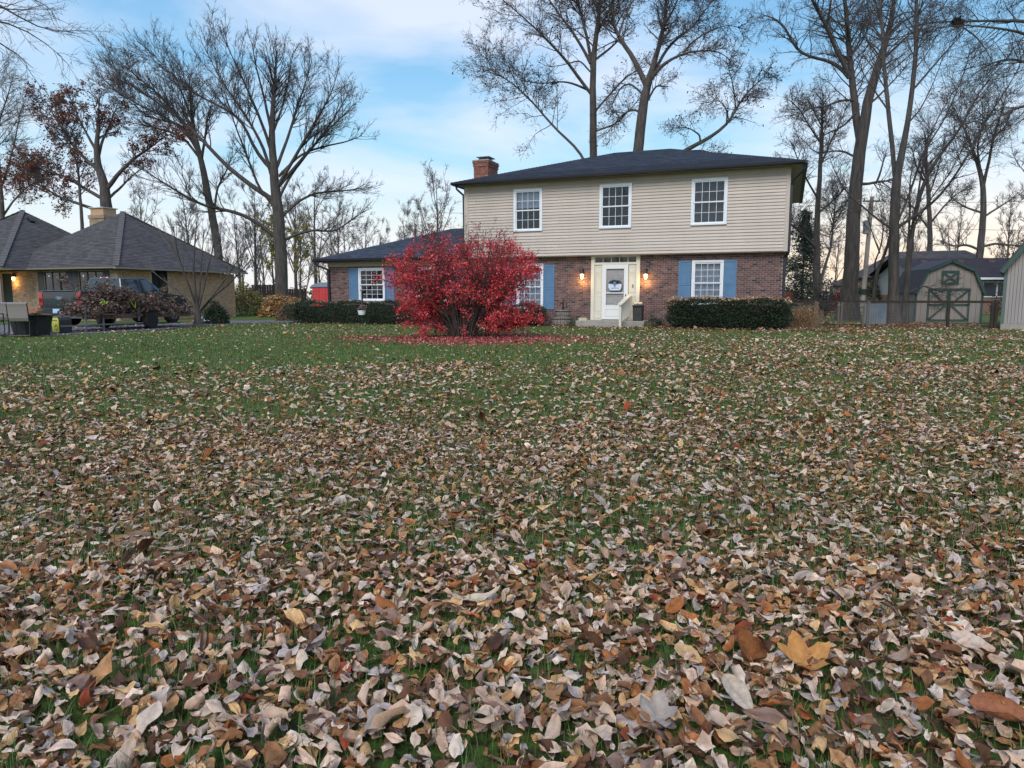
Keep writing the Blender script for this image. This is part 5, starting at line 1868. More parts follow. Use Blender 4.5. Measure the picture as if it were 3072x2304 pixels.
# big fan-shaped oak left of centre
tree('spreading_oak', 'huge bare fan-shaped oak left of centre behind the bungalow', 'tree', 52,
     [(845, 862, 38), (843, 750, 35), (835, 650, 33), (828, 600, 31), (822, 540, 26), (818, 450, 22), (811, 360, 17), (822, 217, 10), (829, 90, 4)],
     [[(814, 597, 20), (727, 537, 18), (667, 488, 16), (597, 401, 13), (543, 347, 11), (477, 293, 8), (412, 244, 6), (353, 206, 4), (304, 180, 2)],
      [(818, 500, 17), (760, 440, 13), (738, 380, 12), (722, 325, 10), (651, 282, 8), (570, 244, 6), (488, 174, 4), (423, 92, 2)],
      [(816, 530, 16), (787, 423, 12), (749, 347, 10), (700, 271, 8), (640, 179, 5), (597, 81, 2)],
      [(814, 440, 14), (776, 325, 11), (743, 244, 8), (700, 141, 5), (662, 60, 2)],
      [(812, 370, 13), (787, 244, 9), (760, 141, 5), (749, 65, 2)],
      [(814, 380, 12), (850, 280, 8), (868, 190, 5), (880, 100, 2)],
      [(826, 500, 14), (868, 380, 11), (890, 298, 9), (922, 206, 5), (944, 125, 2)],
      [(832, 555, 15), (890, 450, 12), (933, 369, 10), (971, 304, 8), (1004, 244, 5), (1020, 190, 2)],
      [(830, 560, 14), (890, 483, 11), (966, 391, 9), (1031, 326, 6), (1080, 272, 2)],
      [(836, 520, 12), (905, 445, 9), (977, 418, 7), (1058, 402, 5), (1105, 380, 2)],
      [(838, 590, 12), (870, 520, 10), (930, 440, 8), (1000, 350, 6), (1062, 240, 2)],
      [(846, 650, 14), (890, 608, 11), (955, 575, 8), (1031, 570, 6), (1112, 559, 2)],
      [(843, 725, 13), (900, 702, 11), (944, 689, 9), (1015, 700, 7), (1080, 655, 5), (1120, 630, 2)],
      [(830, 715, 17), (760, 662, 15), (678, 629, 13), (613, 629, 11), (521, 581, 8), (450, 532, 6), (380, 488, 2)],
      [(822, 620, 13), (770, 560, 10), (742, 480, 9), (715, 400, 7), (690, 330, 5), (668, 260, 2)]],
     seed=2, n1=440, n2=3300, n3=14000, l1=0.34, up=0.13, spread=0.24, twig=0.010, ang=(20, 55), wand=0.10, lcap1=3.4, lws=0.74, shr=0.12)
# second tree, left of the oak
tree('leaning_twin_tree', 'tall bare tree leaning left between the oak and the rusty-leaved tree', 'tree', 58,
     [(662, 830, 24), (646, 700, 23), (630, 620, 21), (618, 560, 20), (604, 488, 17), (588, 420, 14), (572, 340, 10), (565, 260, 6), (560, 180, 2)],
     [[(590, 420, 13), (543, 345, 11), (500, 290, 10), (461, 244, 8), (400, 195, 5), (350, 150, 2)],
      [(596, 450, 13), (553, 374, 11), (488, 325, 9), (412, 290, 6), (347, 250, 4), (290, 200, 2)],
      [(600, 470, 11), (543, 391, 9), (488, 370, 7), (423, 353, 5), (350, 338, 2)],
      [(585, 400, 11), (537, 347, 9), (434, 325, 6), (340, 245, 2)],
      [(580, 380, 10), (560, 300, 8), (530, 220, 5), (500, 140, 2)],
      [(640, 640, 10), (652, 560, 8), (680, 505, 6), (700, 450, 2)],
      [(600, 470, 12), (612, 390, 9), (620, 320, 5), (640, 250, 2)]],
     seed=3, n1=260, n2=2000, n3=8500, up=0.13, spread=0.22, twig=0.010, ang=(20, 55), wand=0.10, lcap1=3.2, lws=0.75, shr=0.10)
# rusty-leaved tree behind the bungalow
tree('rusty_leaved_oak', 'rust-leaved tree rising behind the bungalow chimney', 'tree', 50,
     [(325, 700, 36), (318, 620, 32), (312, 543, 25), (293, 488, 20), (284, 434, 16), (290, 370, 11), (293, 300, 6), (296, 240, 2)],
     [[(322, 560, 16), (347, 521, 14), (401, 461, 10), (467, 412, 6), (520, 370, 2)],
      [(300, 505, 14), (271, 480, 12), (233, 440, 10), (206, 407, 8), (157, 325, 5), (119, 255, 2)],
      [(312, 600, 14), (244, 560, 11), (190, 520, 8), (120, 500, 5), (60, 480, 2)],
      [(318, 640, 13), (233, 612, 10), (163, 591, 8), (108, 553, 5), (45, 530, 2)],
      [(290, 460, 11), (300, 400, 9), (330, 330, 6), (360, 250, 2)],
      [(286, 430, 11), (255, 370, 8), (225, 310, 5), (200, 245, 2)],
      [(240, 690, 12), (236, 600, 10), (232, 520, 8), (222, 450, 6), (180, 370, 2)],
      [(320, 600, 11), (365, 560, 8), (400, 520, 5), (450, 480, 2)]],
     seed=4, n1=240, n2=1800, n3=6500, up=0.1, spread=0.35, twig=0.010, leaves=(16000, 0.15, RUST, -0.5), ang=(25, 60), lcap1=3.0, shr=0.14)
# trunks above the house
tree('tall_tree_behind_roof', 'tall leaf-specked tree left of two rising behind the main roof', 'tree', 44,
     [(1781, 620, 24), (1780, 480, 22), (1780, 407, 21), (1780, 285, 19), (1778, 203, 17), (1786, 122, 14), (1797, 50, 11), (1803, -40, 8), (1806, -150, 4)],
     [[(1776, 203, 13), (1768, 150, 11), (1758, 102, 10), (1738, 20, 8), (1715, -80, 4), (1700, -150, 2)],
      [(1772, 190, 12), (1754, 155, 10), (1717, 94, 9), (1681, 49, 7), (1648, 0, 5), (1600, -70, 2)],
      [(1776, 285, 12), (1738, 240, 11), (1701, 183, 10), (1668, 150, 8), (1628, 106, 7), (1583, 65, 5), (1514, 4, 3), (1470, -30, 2)],
      [(1774, 275, 8), (1725, 252, 7), (1685, 244, 5), (1624, 252, 4), (1560, 240, 2)],
      [(1772, 520, 10), (1738, 447, 9), (1685, 407, 8), (1632, 346, 7), (1575, 281, 5), (1526, 240, 4), (1453, 199, 2)],
      [(1785, 334, 7), (1827, 285, 6), (1876, 232, 5), (1930, 200, 2)],
      [(1784, 180, 8), (1830, 145, 7), (1860, 115, 4), (1900, 60, 2)],
      [(1785, 395, 6), (1850, 370, 5), (1896, 321, 3), (1915, 300, 2)],
      [(1790, 100, 8), (1830, 30, 6), (1850, -50, 3)],
      [(1776, 220, 6), (1740, 180, 5), (1690, 195, 3), (1650, 200, 2)]],
     seed=5, n1=320, n2=2400, n3=9500, up=0.04, spread=0.3, twig=0.009, leaves=(2600, 0.13, BRN, None), ang=(30, 65), wand=0.12, lcap1=3.2)
tree('forked_tree_behind_roof', 'thick forked tree right of two rising behind the main roof', 'tree', 42,
     [(1908, 620, 34), (1913, 468, 30), (1921, 386, 29), (1929, 325, 27), (1937, 262, 24), (1949, 230, 18), (1965, 183, 15), (1982, 122, 12), (1998, 50, 9), (2000, -60, 4)],
     [[(1938, 258, 20), (1922, 225, 18), (1904, 183, 17), (1880, 150, 16), (1860, 122, 14), (1838, 80, 10), (1832, 40, 9), (1842, -10, 7), (1850, -100, 3)],
      [(1944, 250, 17), (1962, 225, 15), (1982, 199, 13), (2018, 175, 9), (2063, 155, 7), (2092, 154, 6), (2153, 150, 4), (2190, 180, 2)],
      [(1960, 220, 12), (1986, 171, 10), (2022, 122, 9), (2075, 85, 6), (2132, 8, 3)],
      [(2050, 160, 6), (2072, 130, 6), (2112, 102, 5), (2185, 73, 3), (2240, 90, 2)],
      [(1926, 345, 8), (1905, 325, 7), (1870, 340, 5), (1820, 400, 2)],
      [(1945, 300, 8), (1957, 276, 7), (1970, 256, 6), (2006, 260, 3)],
      [(1990, 80, 8), (2020, 30, 6), (2050, -40, 3)],
      [(1855, 110, 8), (1870, 60, 6), (1900, 0, 4), (1930, -60, 2)],
      [(1925, 280, 7), (1890, 250, 6), (1862, 262, 5), (1830, 330, 2)]],
     seed=6, n1=260, n2=2000, n3=8000, up=0.05, spread=0.3, twig=0.009, leaves=(2200, 0.12, BRN, None), ang=(30, 65), wand=0.12, lcap1=3.0)
tree('low_arching_tree', 'leaning tree with a low arching limb over the right of the main roof', 'tree', 40,
     [(1950, 640, 20), (1985, 520, 18), (2035, 460, 15), (2075, 443, 12), (2153, 399, 9), (2193, 362, 8), (2214, 313, 6), (2245, 270, 4), (2295, 230, 2)],
     [[(2100, 430, 7), (2100, 405, 6), (2070, 385, 4), (2030, 380, 2)],
      [(2180, 372, 6), (2182, 330, 5), (2160, 300, 3), (2100, 310, 2)],
      [(2208, 330, 5), (2200, 260, 4), (2180, 180, 2)],
      [(2040, 455, 6), (2110, 450, 4), (2160, 470, 2)]],
     seed=7, n1=110, n2=700, n3=2200, up=0.0, spread=0.25, twig=0.008, leaves=(900, 0.11, BRN, None), ang=(30, 75), wand=0.14, lcap1=2.5)
# right group
tree('big_forked_maple', 'largest forked tree right of the main house', 'tree', 36.4,
     [(2544, 955, 50), (2549, 880, 45), (2554, 800, 42), (2559, 675, 38), (2567, 555, 35), (2574, 482, 34), (2583, 420, 33), (2594, 345, 28), (2612, 270, 25), (2634, 193, 21), (2658, 135, 18), (2675, 72, 14), (2682, 0, 11), (2688, -110, 5)],
     [[(2570, 560, 12), (2577, 450, 26), (2568, 345, 26), (2554, 265, 23), (2547, 193, 19), (2545, 121, 17), (2538, 48, 15), (2528, -30, 11), (2520, -140, 5)],
      [(2548, 235, 14), (2509, 188, 12), (2451, 178, 10), (2393, 159, 9), (2364, 96, 7), (2338, 58, 5), (2290, 45, 2)],
      [(2546, 225, 15), (2509, 145, 13), (2480, 72, 12), (2451, 29, 10), (2428, -20, 7), (2400, -80, 3)],
      [(2480, 75, 8), (2492, 20, 7), (2500, -60, 3)],
      [(2560, 300, 9), (2520, 300, 8), (2480, 320, 6), (2431, 323, 4), (2370, 350, 2)],
      [(2575, 552, 11), (2610, 550, 9), (2634, 545, 8), (2670, 543, 5), (2700, 535, 2)],
      [(2630, 547, 8), (2640, 522, 7), (2648, 490, 5), (2660, 460, 2)],
      [(2572, 475, 8), (2533, 455, 7), (2499, 453, 5), (2450, 460, 2)],
      [(2640, 180, 10), (2680, 150, 8), (2720, 110, 6), (2780, 60, 4), (2830, 20, 2)],
      [(2600, 320, 8), (2625, 300, 7), (2665, 260, 5), (2720, 200, 2)],
      [(2660, 130, 9), (2640, 60, 7), (2620, -20, 3)],
      [(2552, 170, 8), (2590, 120, 6), (2610, 60, 4), (2600, 0, 2)],
      [(2567, 338, 8), (2530, 380, 6), (2480, 400, 4), (2420, 440, 2)]],
     seed=8, n1=320, n2=2200, n3=7500, up=0.0, spread=0.25, twig=0.007, ang=(30, 70), wand=0.13, lcap1=3.0)
tree('straight_forked_ash', 'straight trunk with a V fork standing at the fence left of the gambrel shed', 'tree', 29.5,
     [(2680, 968, 38), (2680, 930, 31), (2682, 800, 29), (2682, 699, 28), (2685, 603, 26), (2687, 530, 25), (2698, 480, 20), (2712, 440, 16), (2721, 386, 15), (2735, 289, 13), (2745, 193, 12), (2752, 96, 11), (2750, 0, 9), (2745, -120, 4)],
     [[(2685, 570, 10), (2686, 510, 17), (2673, 410, 15), (2660, 289, 14), (2648, 193, 12), (2644, 96, 11), (2636, 0, 9), (2630, -120, 4)],
      [(2684, 690, 9), (2634, 661, 8), (2595, 627, 7), (2547, 588, 6), (2513, 540, 5), (2489, 477, 2)],
      [(2686, 685, 11), (2730, 661, 10), (2803, 608, 9), (2861, 540, 8), (2923, 434, 7), (2972, 338, 6), (3020, 270, 4), (3060, 200, 2)],
      [(2686, 680, 9), (2706, 641, 8), (2740, 555, 7), (2769, 448, 7), (2827, 376, 5), (2885, 241, 3), (2910, 160, 2)],
      [(2738, 270, 7), (2790, 210, 6), (2840, 150, 4), (2900, 90, 2)],
      [(2648, 180, 7), (2600, 120, 5), (2560, 60, 3), (2530, 0, 2)],
      [(2664, 330, 6), (2630, 280, 5), (2600, 240, 3), (2570, 180, 2)],
      [(2724, 370, 6), (2760, 330, 5), (2800, 250, 3), (2830, 170, 2)]],
     seed=9, n1=190, n2=1100, n3=3600, up=0.06, spread=0.3, twig=0.0055, ang=(28, 60), wand=0.09, lcap1=2.6)
tree('slender_leaning_tree', 'slender tree leaning right in front of the gambrel shed corner', 'tree', 29.9,
     [(2711, 965, 22), (2716, 900, 18), (2724, 820, 15), (2735, 700, 13), (2760, 569, 11), (2817, 463, 9), (2875, 400, 7), (2938, 270, 4), (2991, 212, 2)],
     [[(2718, 840, 9), (2722, 740, 8), (2730, 640, 7), (2728, 560, 5), (2740, 480, 2)],
      [(2750, 610, 7), (2768, 500, 6), (2800, 380, 4), (2850, 290, 2)],
      [(2714, 885, 6), (2770, 855, 4), (2810, 870, 3), (2830, 880, 2)],
      [(2735, 690, 6), (2790, 600, 5), (2850, 520, 4), (2900, 420, 2)]],
     seed=10, n1=110, n2=600, n3=1900, up=0.05, spread=0.2, twig=0.0055, ang=(28, 60), leaves=(160, 0.08, YEL, None), lcap1=2.2)
tree('crooked_sapling', 'crooked thin tree standing between the pole and the straight ash', 'tree', 32,
     [(2618, 950, 11), (2624, 860, 10), (2630, 815, 10), (2648, 780, 9), (2665, 730, 8), (2672, 690, 5), (2690, 600, 2)],
     [[(2625, 810, 6), (2622, 785, 6), (2640, 750, 5), (2650, 690, 4), (2640, 620, 2)], [(2640, 760, 5), (2625, 720, 4), (2612, 680, 3), (2600, 640, 2)]],
     seed=12, n1=50, n2=260, n3=700, up=0.05, twig=0.005, lcap1=1.4, leaves=(60, 0.07, YEL, None))
tree('tree_beside_eave', 'bushy bare tree just right of the main house eave', 'tree', 46,
     [(2452, 930, 26), (2450, 800, 21), (2450, 651, 16), (2458, 555, 13), (2463, 458, 11), (2466, 362, 7), (2470, 280, 3)],
     [[(2449, 745, 11), (2430, 725, 10), (2407, 699, 9), (2374, 672, 6), (2340, 640, 2)],
      [(2460, 850, 12), (2476, 790, 10), (2492, 740, 8), (2500, 650, 5), (2510, 560, 2)],
      [(2455, 600, 8), (2420, 540, 6), (2395, 480, 4), (2370, 420, 2)],
      [(2460, 500, 8), (2490, 430, 6), (2520, 370, 4), (2540, 320, 2)],
      [(2463, 430, 7), (2430, 380, 5), (2400, 330, 3), (2370, 300, 2)],
      [(2456, 640, 7), (2500, 600, 5), (2540, 560, 2)],
      [(2465, 380, 6), (2440, 330, 4), (2420, 290, 2)]],
     seed=13, n1=260, n2=2000, n3=7500, up=0.08, spread=0.35, twig=0.008, ang=(30, 65), lcap1=3.0, leaves=(120, 0.12, YEL, None))
tree('round_headed_tree', 'bare tree behind the ranch roof, nearer the slender trees', 'tree', 62,
     [(2790, 850, 17), (2790, 772, 15), (2790, 699, 14), (2786, 603, 11), (2779, 482, 7), (2775, 400, 3)],
     [[(2790, 690, 8), (2760, 650, 7), (2730, 610, 5), (2700, 590, 2)], [(2790, 670, 8), (2830, 620, 6), (2870, 580, 4), (2910, 560, 2)], [(2785, 590, 7), (2810, 520, 5), (2830, 440, 2)], [(2783, 560, 7), (2750, 500, 5), (2735, 440, 2)]],
     seed=14, n1=140, n2=900, n3=3000, up=0.1, twig=0.010, lcap1=3.2)
tree('y_forked_tree', 'bare tree with a Y fork behind the ranch roof at right', 'tree', 54,
     [(2938, 850, 22), (2938, 772, 20), (2948, 675, 17), (2952, 579, 15), (2940, 510, 12), (2915, 440, 8), (2890, 380, 4), (2860, 320, 2)],
     [[(2950, 560, 11), (2966, 480, 9), (2978, 420, 7), (3000, 350, 4), (3020, 280, 2)],
      [(2940, 750, 9), (2900, 735, 8), (2860, 740, 6), (2820, 720, 2)], [(2942, 740, 9), (2985, 730, 8), (3030, 735, 5), (3070, 740, 2)],
      [(2950, 640, 8), (2900, 625, 6), (2860, 600, 4), (2830, 560, 2)], [(2952, 650, 8), (3000, 620, 6), (3050, 590, 2)], [(2945, 530, 8), (2930, 440, 6), (2950, 370, 3), (2945, 300, 2)]],
     seed=15, n1=180, n2=1100, n3=3600, up=0.08, twig=0.009, lcap1=3.0)
# tree whose trunk stands off the right edge; its limb with the squirrel nest hangs in the upper right
nest_tree = tree('overhanging_right_tree', 'tree reaching in from the right edge with a dark leaf nest', 'tree', 24,
     [(3330, 980, 60), (3320, 700, 52), (3290, 400, 46), (3260, 100, 38), (3240, -200, 28), (3230, -400, 8)],
     [[(3262, 110, 20), (3160, 70, 15), (3060, 62, 11), (2960, 63, 8), (2873, 66, 6), (2780, 63, 4), (2690, 95, 2)],
      [(3268, 180, 16), (3150, 130, 12), (3050, 90, 9), (2940, 80, 6), (2870, 72, 4), (2800, 90, 2)],
      [(2880, 75, 5), (2930, 110, 5), (2960, 150, 3), (2985, 200, 2)],
      [(3285, 360, 18), (3180, 320, 14), (3072, 310, 9), (2990, 350, 6), (2930, 430, 2)],
      [(3280, 300, 16), (3150, 220, 12), (3050, 170, 8), (2960, 190, 5), (2880, 260, 2)],
      [(3255, 60, 16), (3150, -20, 12), (3040, -50, 8), (2930, -40, 5), (2840, 0, 2)]],
     seed=16, n1=170, n2=1500, n3=6500, up=-0.02, spread=0.12, twig=0.0045, ang=(28, 65), lcap1=2.2, leaves=(60, 0.09, BRN, None))
nst = thing('leaf_nest', 'round dark leaf nest lodged in the branches at upper right', 'nest', at(2873, 66, 24), 0)
rngn = np.random.default_rng(5)
pp = unit(rngn.normal(size=(900, 3))) * rngn.uniform(0.05, 0.17, (900, 1)) * np.array([1.15, 1, 0.85])
v, q, c = leafquads(rngn, pp, 900, 0.07, 0.01, ((0.03, 0.018, 0.012), (0.05, 0.025, 0.018), (0.02, 0.012, 0.01)))
o = link('leaves', npmesh('leaves', v, q, c), M_FOL, nst)
o['kind'] = 'stuff'
MB().tube([(-0.12, 0, -0.08), (0, 0.05, 0), (0.14, 0, 0.05)], 0.03, 5).tube([(0.1, 0.1, -0.08), (0, -0.05, 0), (-0.1, 0.1, 0.09)], 0.03, 5).build('stick', M_TWIG, nst)
# near tree whose twigs enter at top left
tree('overhanging_left_tree', 'thin branches hanging in at the top left corner', 'tree', 11,
     [(-760, 1300, 120), (-740, 800, 105), (-700, 200, 90), (-660, -300, 70), (-640, -900, 30)],
     [[(-690, 50, 30), (-420, -40, 20), (-200, -30, 14), (-60, -20, 10), (10, 15, 6), (60, 55, 5), (120, 95, 4), (180, 108, 3), (236, 92, 1.6)],
      [(-695, 150, 26), (-350, 20, 16), (-120, 40, 9), (0, 60, 5), (100, 92, 4), (150, 140, 3), (187, 172, 1.6)],
      [(-700, 260, 24), (-350, 110, 14), (-100, 100, 8), (0, 112, 5), (45, 150, 4), (75, 182, 3), (100, 205, 1.6)],
      [(-60, -25, 7), (30, -30, 5), (90, -8, 3.5), (150, 20, 2.5), (170, 60, 1.6)],
      [(-100, 0, 6), (-20, 20, 5), (50, 30, 3.5), (110, 25, 2.5), (160, 30, 1.6)]],
     seed=17, n1=100, n2=330, n3=500, l1=0.16, l2=0.5, up=-0.03, spread=0.06, twig=0.0022, ang=(25, 55), lcap1=0.75, lmin=0.10)
# pale edge tree at far left
tree('pale_edge_tree', 'pale bare tree cut by the left picture edge behind the bungalow', 'tree', 60,
     [(8, 850, 16), (8, 660, 13), (2, 560, 11), (-8, 440, 8), (-10, 300, 5), (-5, 180, 2)],
     [[(8, 650, 8), (40, 600, 6), (80, 560, 4), (120, 540, 2)], [(4, 560, 7), (30, 480, 5), (50, 400, 3), (60, 330, 2)], [(-4, 460, 7), (-50, 380, 5), (-70, 300, 2)], [(-8, 380, 6), (20, 300, 4), (40, 230, 2)]],
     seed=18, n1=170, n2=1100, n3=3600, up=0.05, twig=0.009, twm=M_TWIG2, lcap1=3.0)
# small multi-stem tree in front of the bungalow
tree('vase_shaped_sapling', 'small bare multi-stemmed tree in front of the bungalow side wall', 'tree', 29.4,
     [(594, 972, 22), (594, 950, 18), (592, 925, 15), (586, 880, 8), (580, 800, 6), (585, 720, 4), (592, 650, 2)],
     [[(592, 930, 9), (566, 860, 7), (540, 790, 5), (510, 730, 4), (480, 690, 2)],
      [(594, 935, 9), (610, 870, 7), (625, 800, 5), (640, 740, 4), (648, 690, 2)],
      [(596, 940, 9), (640, 890, 7), (690, 850, 5), (735, 800, 3), (760, 770, 2)],
      [(590, 935, 8), (545, 880, 6), (490, 840, 4), (440, 800, 2)],
      [(594, 930, 7), (600, 860, 6), (605, 780, 4), (612, 700, 2)],
      [(596, 935, 7), (660, 860, 5), (700, 800, 4), (740, 740, 2)],
      [(590, 925, 6), (560, 840, 5), (530, 750, 3), (520, 680, 2)]],
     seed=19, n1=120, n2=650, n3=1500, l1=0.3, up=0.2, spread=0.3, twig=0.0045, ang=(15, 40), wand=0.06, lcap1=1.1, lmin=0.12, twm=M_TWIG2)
print('tris after trees', TRI[0])


# generic background trees: three prototypes, copied
def proto_tree(seed, h, n1=70, n2=420, n3=1500, pal=None, nl=0, up=0.15, spread=0.5, tw=0.012):
    rng = np.random.default_rng(seed)
    tr0 = np.array([[0.02 * h * math.sin(3 * t + seed), 0.02 * h * math.cos(2 * t), h * t, 0.016 * h * (1.1 - t)] for t in np.linspace(0, 1, 12)])
    tr0[0, 3] *= 1.4
    TP, TR = tr0[None, :, :3], tr0[None, :, 3]
    vt, qt = tubes(TP, TR, 8)
    P0, R0_ = grow(rng, TP, TR, 14, spread, (25, 55), up, 0.10, 8, 0.55, 0.28, 0.02, 1.0, drop=0.45)
    parts = [tubes(P0, R0_, 5)]
    PB = np.concatenate([P0, np.array([resample(tr0[5:], 8)[:, :3]])])
    RB = np.concatenate([R0_, np.array([resample(tr0[5:], 8)[:, 3]])])
    P1, R1_ = grow(rng, PB, RB, n1, 0.35, (25, 60), up, 0.1, 6, 0.5, 0.2, tw * 1.8, 0.4)
    P2, R2_ = grow(rng, P1, R1_, n2, 0.45, (25, 60), up, 0.12, 4, 0.55, 0.1, tw * 1.2, 0.3)
    P3, R3_ = grow(rng, P2, R2_, n3, 0.5, (25, 60), up * .8, 0.15, 4, 0.6, 0.1, tw, 0.3)
    parts += [tubes(P1, R1_, 4), tubes(P2, R2_, 3), tubes(P3, R3_, 3)]
    vb, qb = join(parts)
    leafm = None
    if pal:
        v, q, c = leafquads(rng, P3[:, 1:].reshape(-1, 3), nl, 0.2, 0.06, pal)
        leafm = npmesh('leaves', v, q, c)
        leafm.materials.append(M_FOL)
    mt = npmesh('trunk', vt, qt, smooth=True)
    mt.materials.append(M_BARK)
    mb_ = npmesh('branches', vb, qb, smooth=True)
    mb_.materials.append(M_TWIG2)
    TRI[0] += (len(qb) + len(qt)) * 2 + nl * 2
    return mt, mb_, leafm


PT = [proto_tree(31, 13), proto_tree(32, 11, spread=0.4, up=0.25), proto_tree(33, 12, spread=0.6), proto_tree(34, 7, 60, 300, 900, YEL, 1100, spread=0.5)]
bgt = [  # (u, Y, proto, scale, rz, label)
    (575, 78, 1, 1.1, 0, 'slim bare tree seen between the bungalow peak and the leaning tree'),
    (440, 74, 0, 0.9, 60, 'bare tree showing above the right slope of the bungalow roof'),
    (780, 66, 1, 0.95, 100, 'slim dark bare tree just left of the big oak trunk'),
    (725, 84, 2, 0.9, 30, 'bare tree in the gap right of the bungalow'),
    (900, 80, 1, 1.1, 200, 'bare tree just right of the big oak trunk'),
    (960, 86, 0, 1.1, 140, 'bare tree in the woods above the garage wing corner'),
    (1020, 92, 2, 1.0, 250, 'bare tree in the woods above the middle of the garage wing'),
    (1310, 96, 0, 1.25, 10, 'hazy rounded bare tree left of the brick chimney'),
    (1250, 100, 1, 1.1, 70, 'hazy bare tree above the top of the wing roof'),
    (830, 62, 3, 1.0, 20, 'small tree with sparse yellow leaves left of the red shed'),
    (910, 58, 3, 0.85, 130, 'small yellow-leaved tree behind the red shed'),
    (-40, 66, 2, 1.0, 90, 'bare tree off the left edge behind the bungalow'),
    (2660, 70, 0, 0.8, 40, 'bare tree far behind the utility pole'),
    (2850, 76, 2, 0.85, 160, 'thicket tree behind the left part of the ranch roof'),
    (3000, 74, 1, 0.95, 220, 'thicket tree behind the right part of the ranch roof'),
    (2720, 78, 1, 0.8, 300, 'thicket tree behind the barn-style shed'),
    (2500, 80, 0, 0.6, 75, 'low bare tree far beyond the gate'),
    (2330, 70, 2, 0.95, 15, 'bare tree hidden behind the right end of the main roof'),
    (3090, 60, 0, 1.1, 190, 'bare tree at the right edge above the grey shed'),
]
for (u, Y, pi, sc_, rz, lb) in bgt:
    mt, mb_, lm = PT[pi]
    o = thing('background_tree' if pi != 3 else 'yellow_leaved_tree', lb, 'tree', ((u - 1536) / F * Y / 1.0, Y, 0), rad(rz), 'background trees' if pi != 3 else 'yellow-leaved trees')
    o.scale = (sc_,) * 3
    link('trunk', mt, None, o)
    link('branches', mb_, None, o)
    if lm:
        link('leaves', lm, None, o)['kind'] = 'stuff'
rb2 = random.Random(21)
spots = ['between two of the oak\'s low limbs', 'left of the yellow-leaved trees', 'over the brown board fence', 'above the hedge end', 'over the red shed', 'behind the left wing ridge', 'over the middle of the wing roof', 'near the brick chimney', 'behind the right wing ridge', 'beyond the bungalow end wall', 'behind the golden shrub', 'over the wing corner']
for k, sp_ in enumerate(spots):
    u_ = 690 + k * 52 + rb2.uniform(-14, 14)
    Y_ = rb2.uniform(78, 104)
    mt, mb_, lm = PT[(0, 1, 1, 2)[k % 4]]
    o = thing('background_tree', 'slim grey bare tree in the far woods ' + sp_, 'tree', ((u_ - 1536) / F * Y_, Y_, 0), rad(rb2.uniform(0, 360)), 'background trees')
    o.scale = (rb2.uniform(0.65, 0.95),) * 3
    link('trunk', mt, None, o)
    link('branches', mb_, None, o)
# trees across the street, seen only as reflections in the windows
for i, (x, y, s_) in enumerate(((-9, -12, 1.2), (-2, -14, 1.3), (-16, -10, 1.1), (-22, -16, 1.3), (4, -16, 1.2), (-12, -22, 1.5))):
    mt, mb_, lm = PT[i % 3]
    o = thing('street_tree', 'bare street tree behind the viewer, the ' + ('tall one far to the left', 'one straight back from the lawn', 'short one at the left', 'leftmost', 'one at the right', 'tallest and farthest')[i], 'tree', (x, y, 0), rad(50 * i), 'street trees behind the viewer')
    o.scale = (s_,) * 3
    link('trunk', mt, None, o)
    link('branches', mb_, None, o)

# far woods as one mass
rw = np.random.default_rng(77)
nT = 150
az_ = rw.uniform(-0.95, 0.95, nT)
dist = rw.uniform(100, 150, nT)
bx, by = np.tan(az_) * dist * 0.9, dist
hh = rw.uniform(6, 11, nT)
K = 7
P0 = np.stack([bx[:, None] + rw.normal(size=(nT, K)) * 0.3, by[:, None] + rw.normal(size=(nT, K)) * 0.3, hh[:, None] * np.linspace(0, 1, K)[None]], -1)
R0_ = 0.14 * np.linspace(1, 0.2, K)[None] * np.ones((nT, 1))
P1, R1_ = grow(rw, P0, R0_, nT * 12, 0.35, (25, 60), 0.2, 0.1, 4, 0.6, 0.15, 0.04, 0.8)
P2, R2_ = grow(rw, P1, R1_, nT * 60, 0.5, (25, 60), 0.15, 0.15, 3, 0.7, 0.1, 0.028, 0.6)
v, q = join([tubes(P0, R0_, 4), tubes(P1, R1_, 3), tubes(P2, R2_, 3)])
TRI[0] += len(q) * 2
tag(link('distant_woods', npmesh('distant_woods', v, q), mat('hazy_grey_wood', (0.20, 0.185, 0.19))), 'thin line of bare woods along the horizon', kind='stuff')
v, q, c = leafquads(rw, np.stack([rw.uniform(-170, 170, 900), rw.uniform(115, 160, 900), rw.uniform(0.1, 2.0, 900) ** 1.2], -1), 9000, 1.0, 0.7, ((0.16, 0.13, 0.11), (0.12, 0.12, 0.09), (0.2, 0.17, 0.12), (0.09, 0.11, 0.07)))
TRI[0] += len(q) * 2
tag(link('distant_undergrowth', npmesh('distant_undergrowth', v, q, c), M_FOL), 'brown undergrowth below the far woods', kind='stuff')


# ------------------------------------------------------------------ shrubs and hedges
def leaf_shell(rng, n, fn, size, pal, jit=0.03):
    P_ = fn(rng, n)
    return leafquads(rng, P_, n, size, jit, pal, 0.0, 1.6)


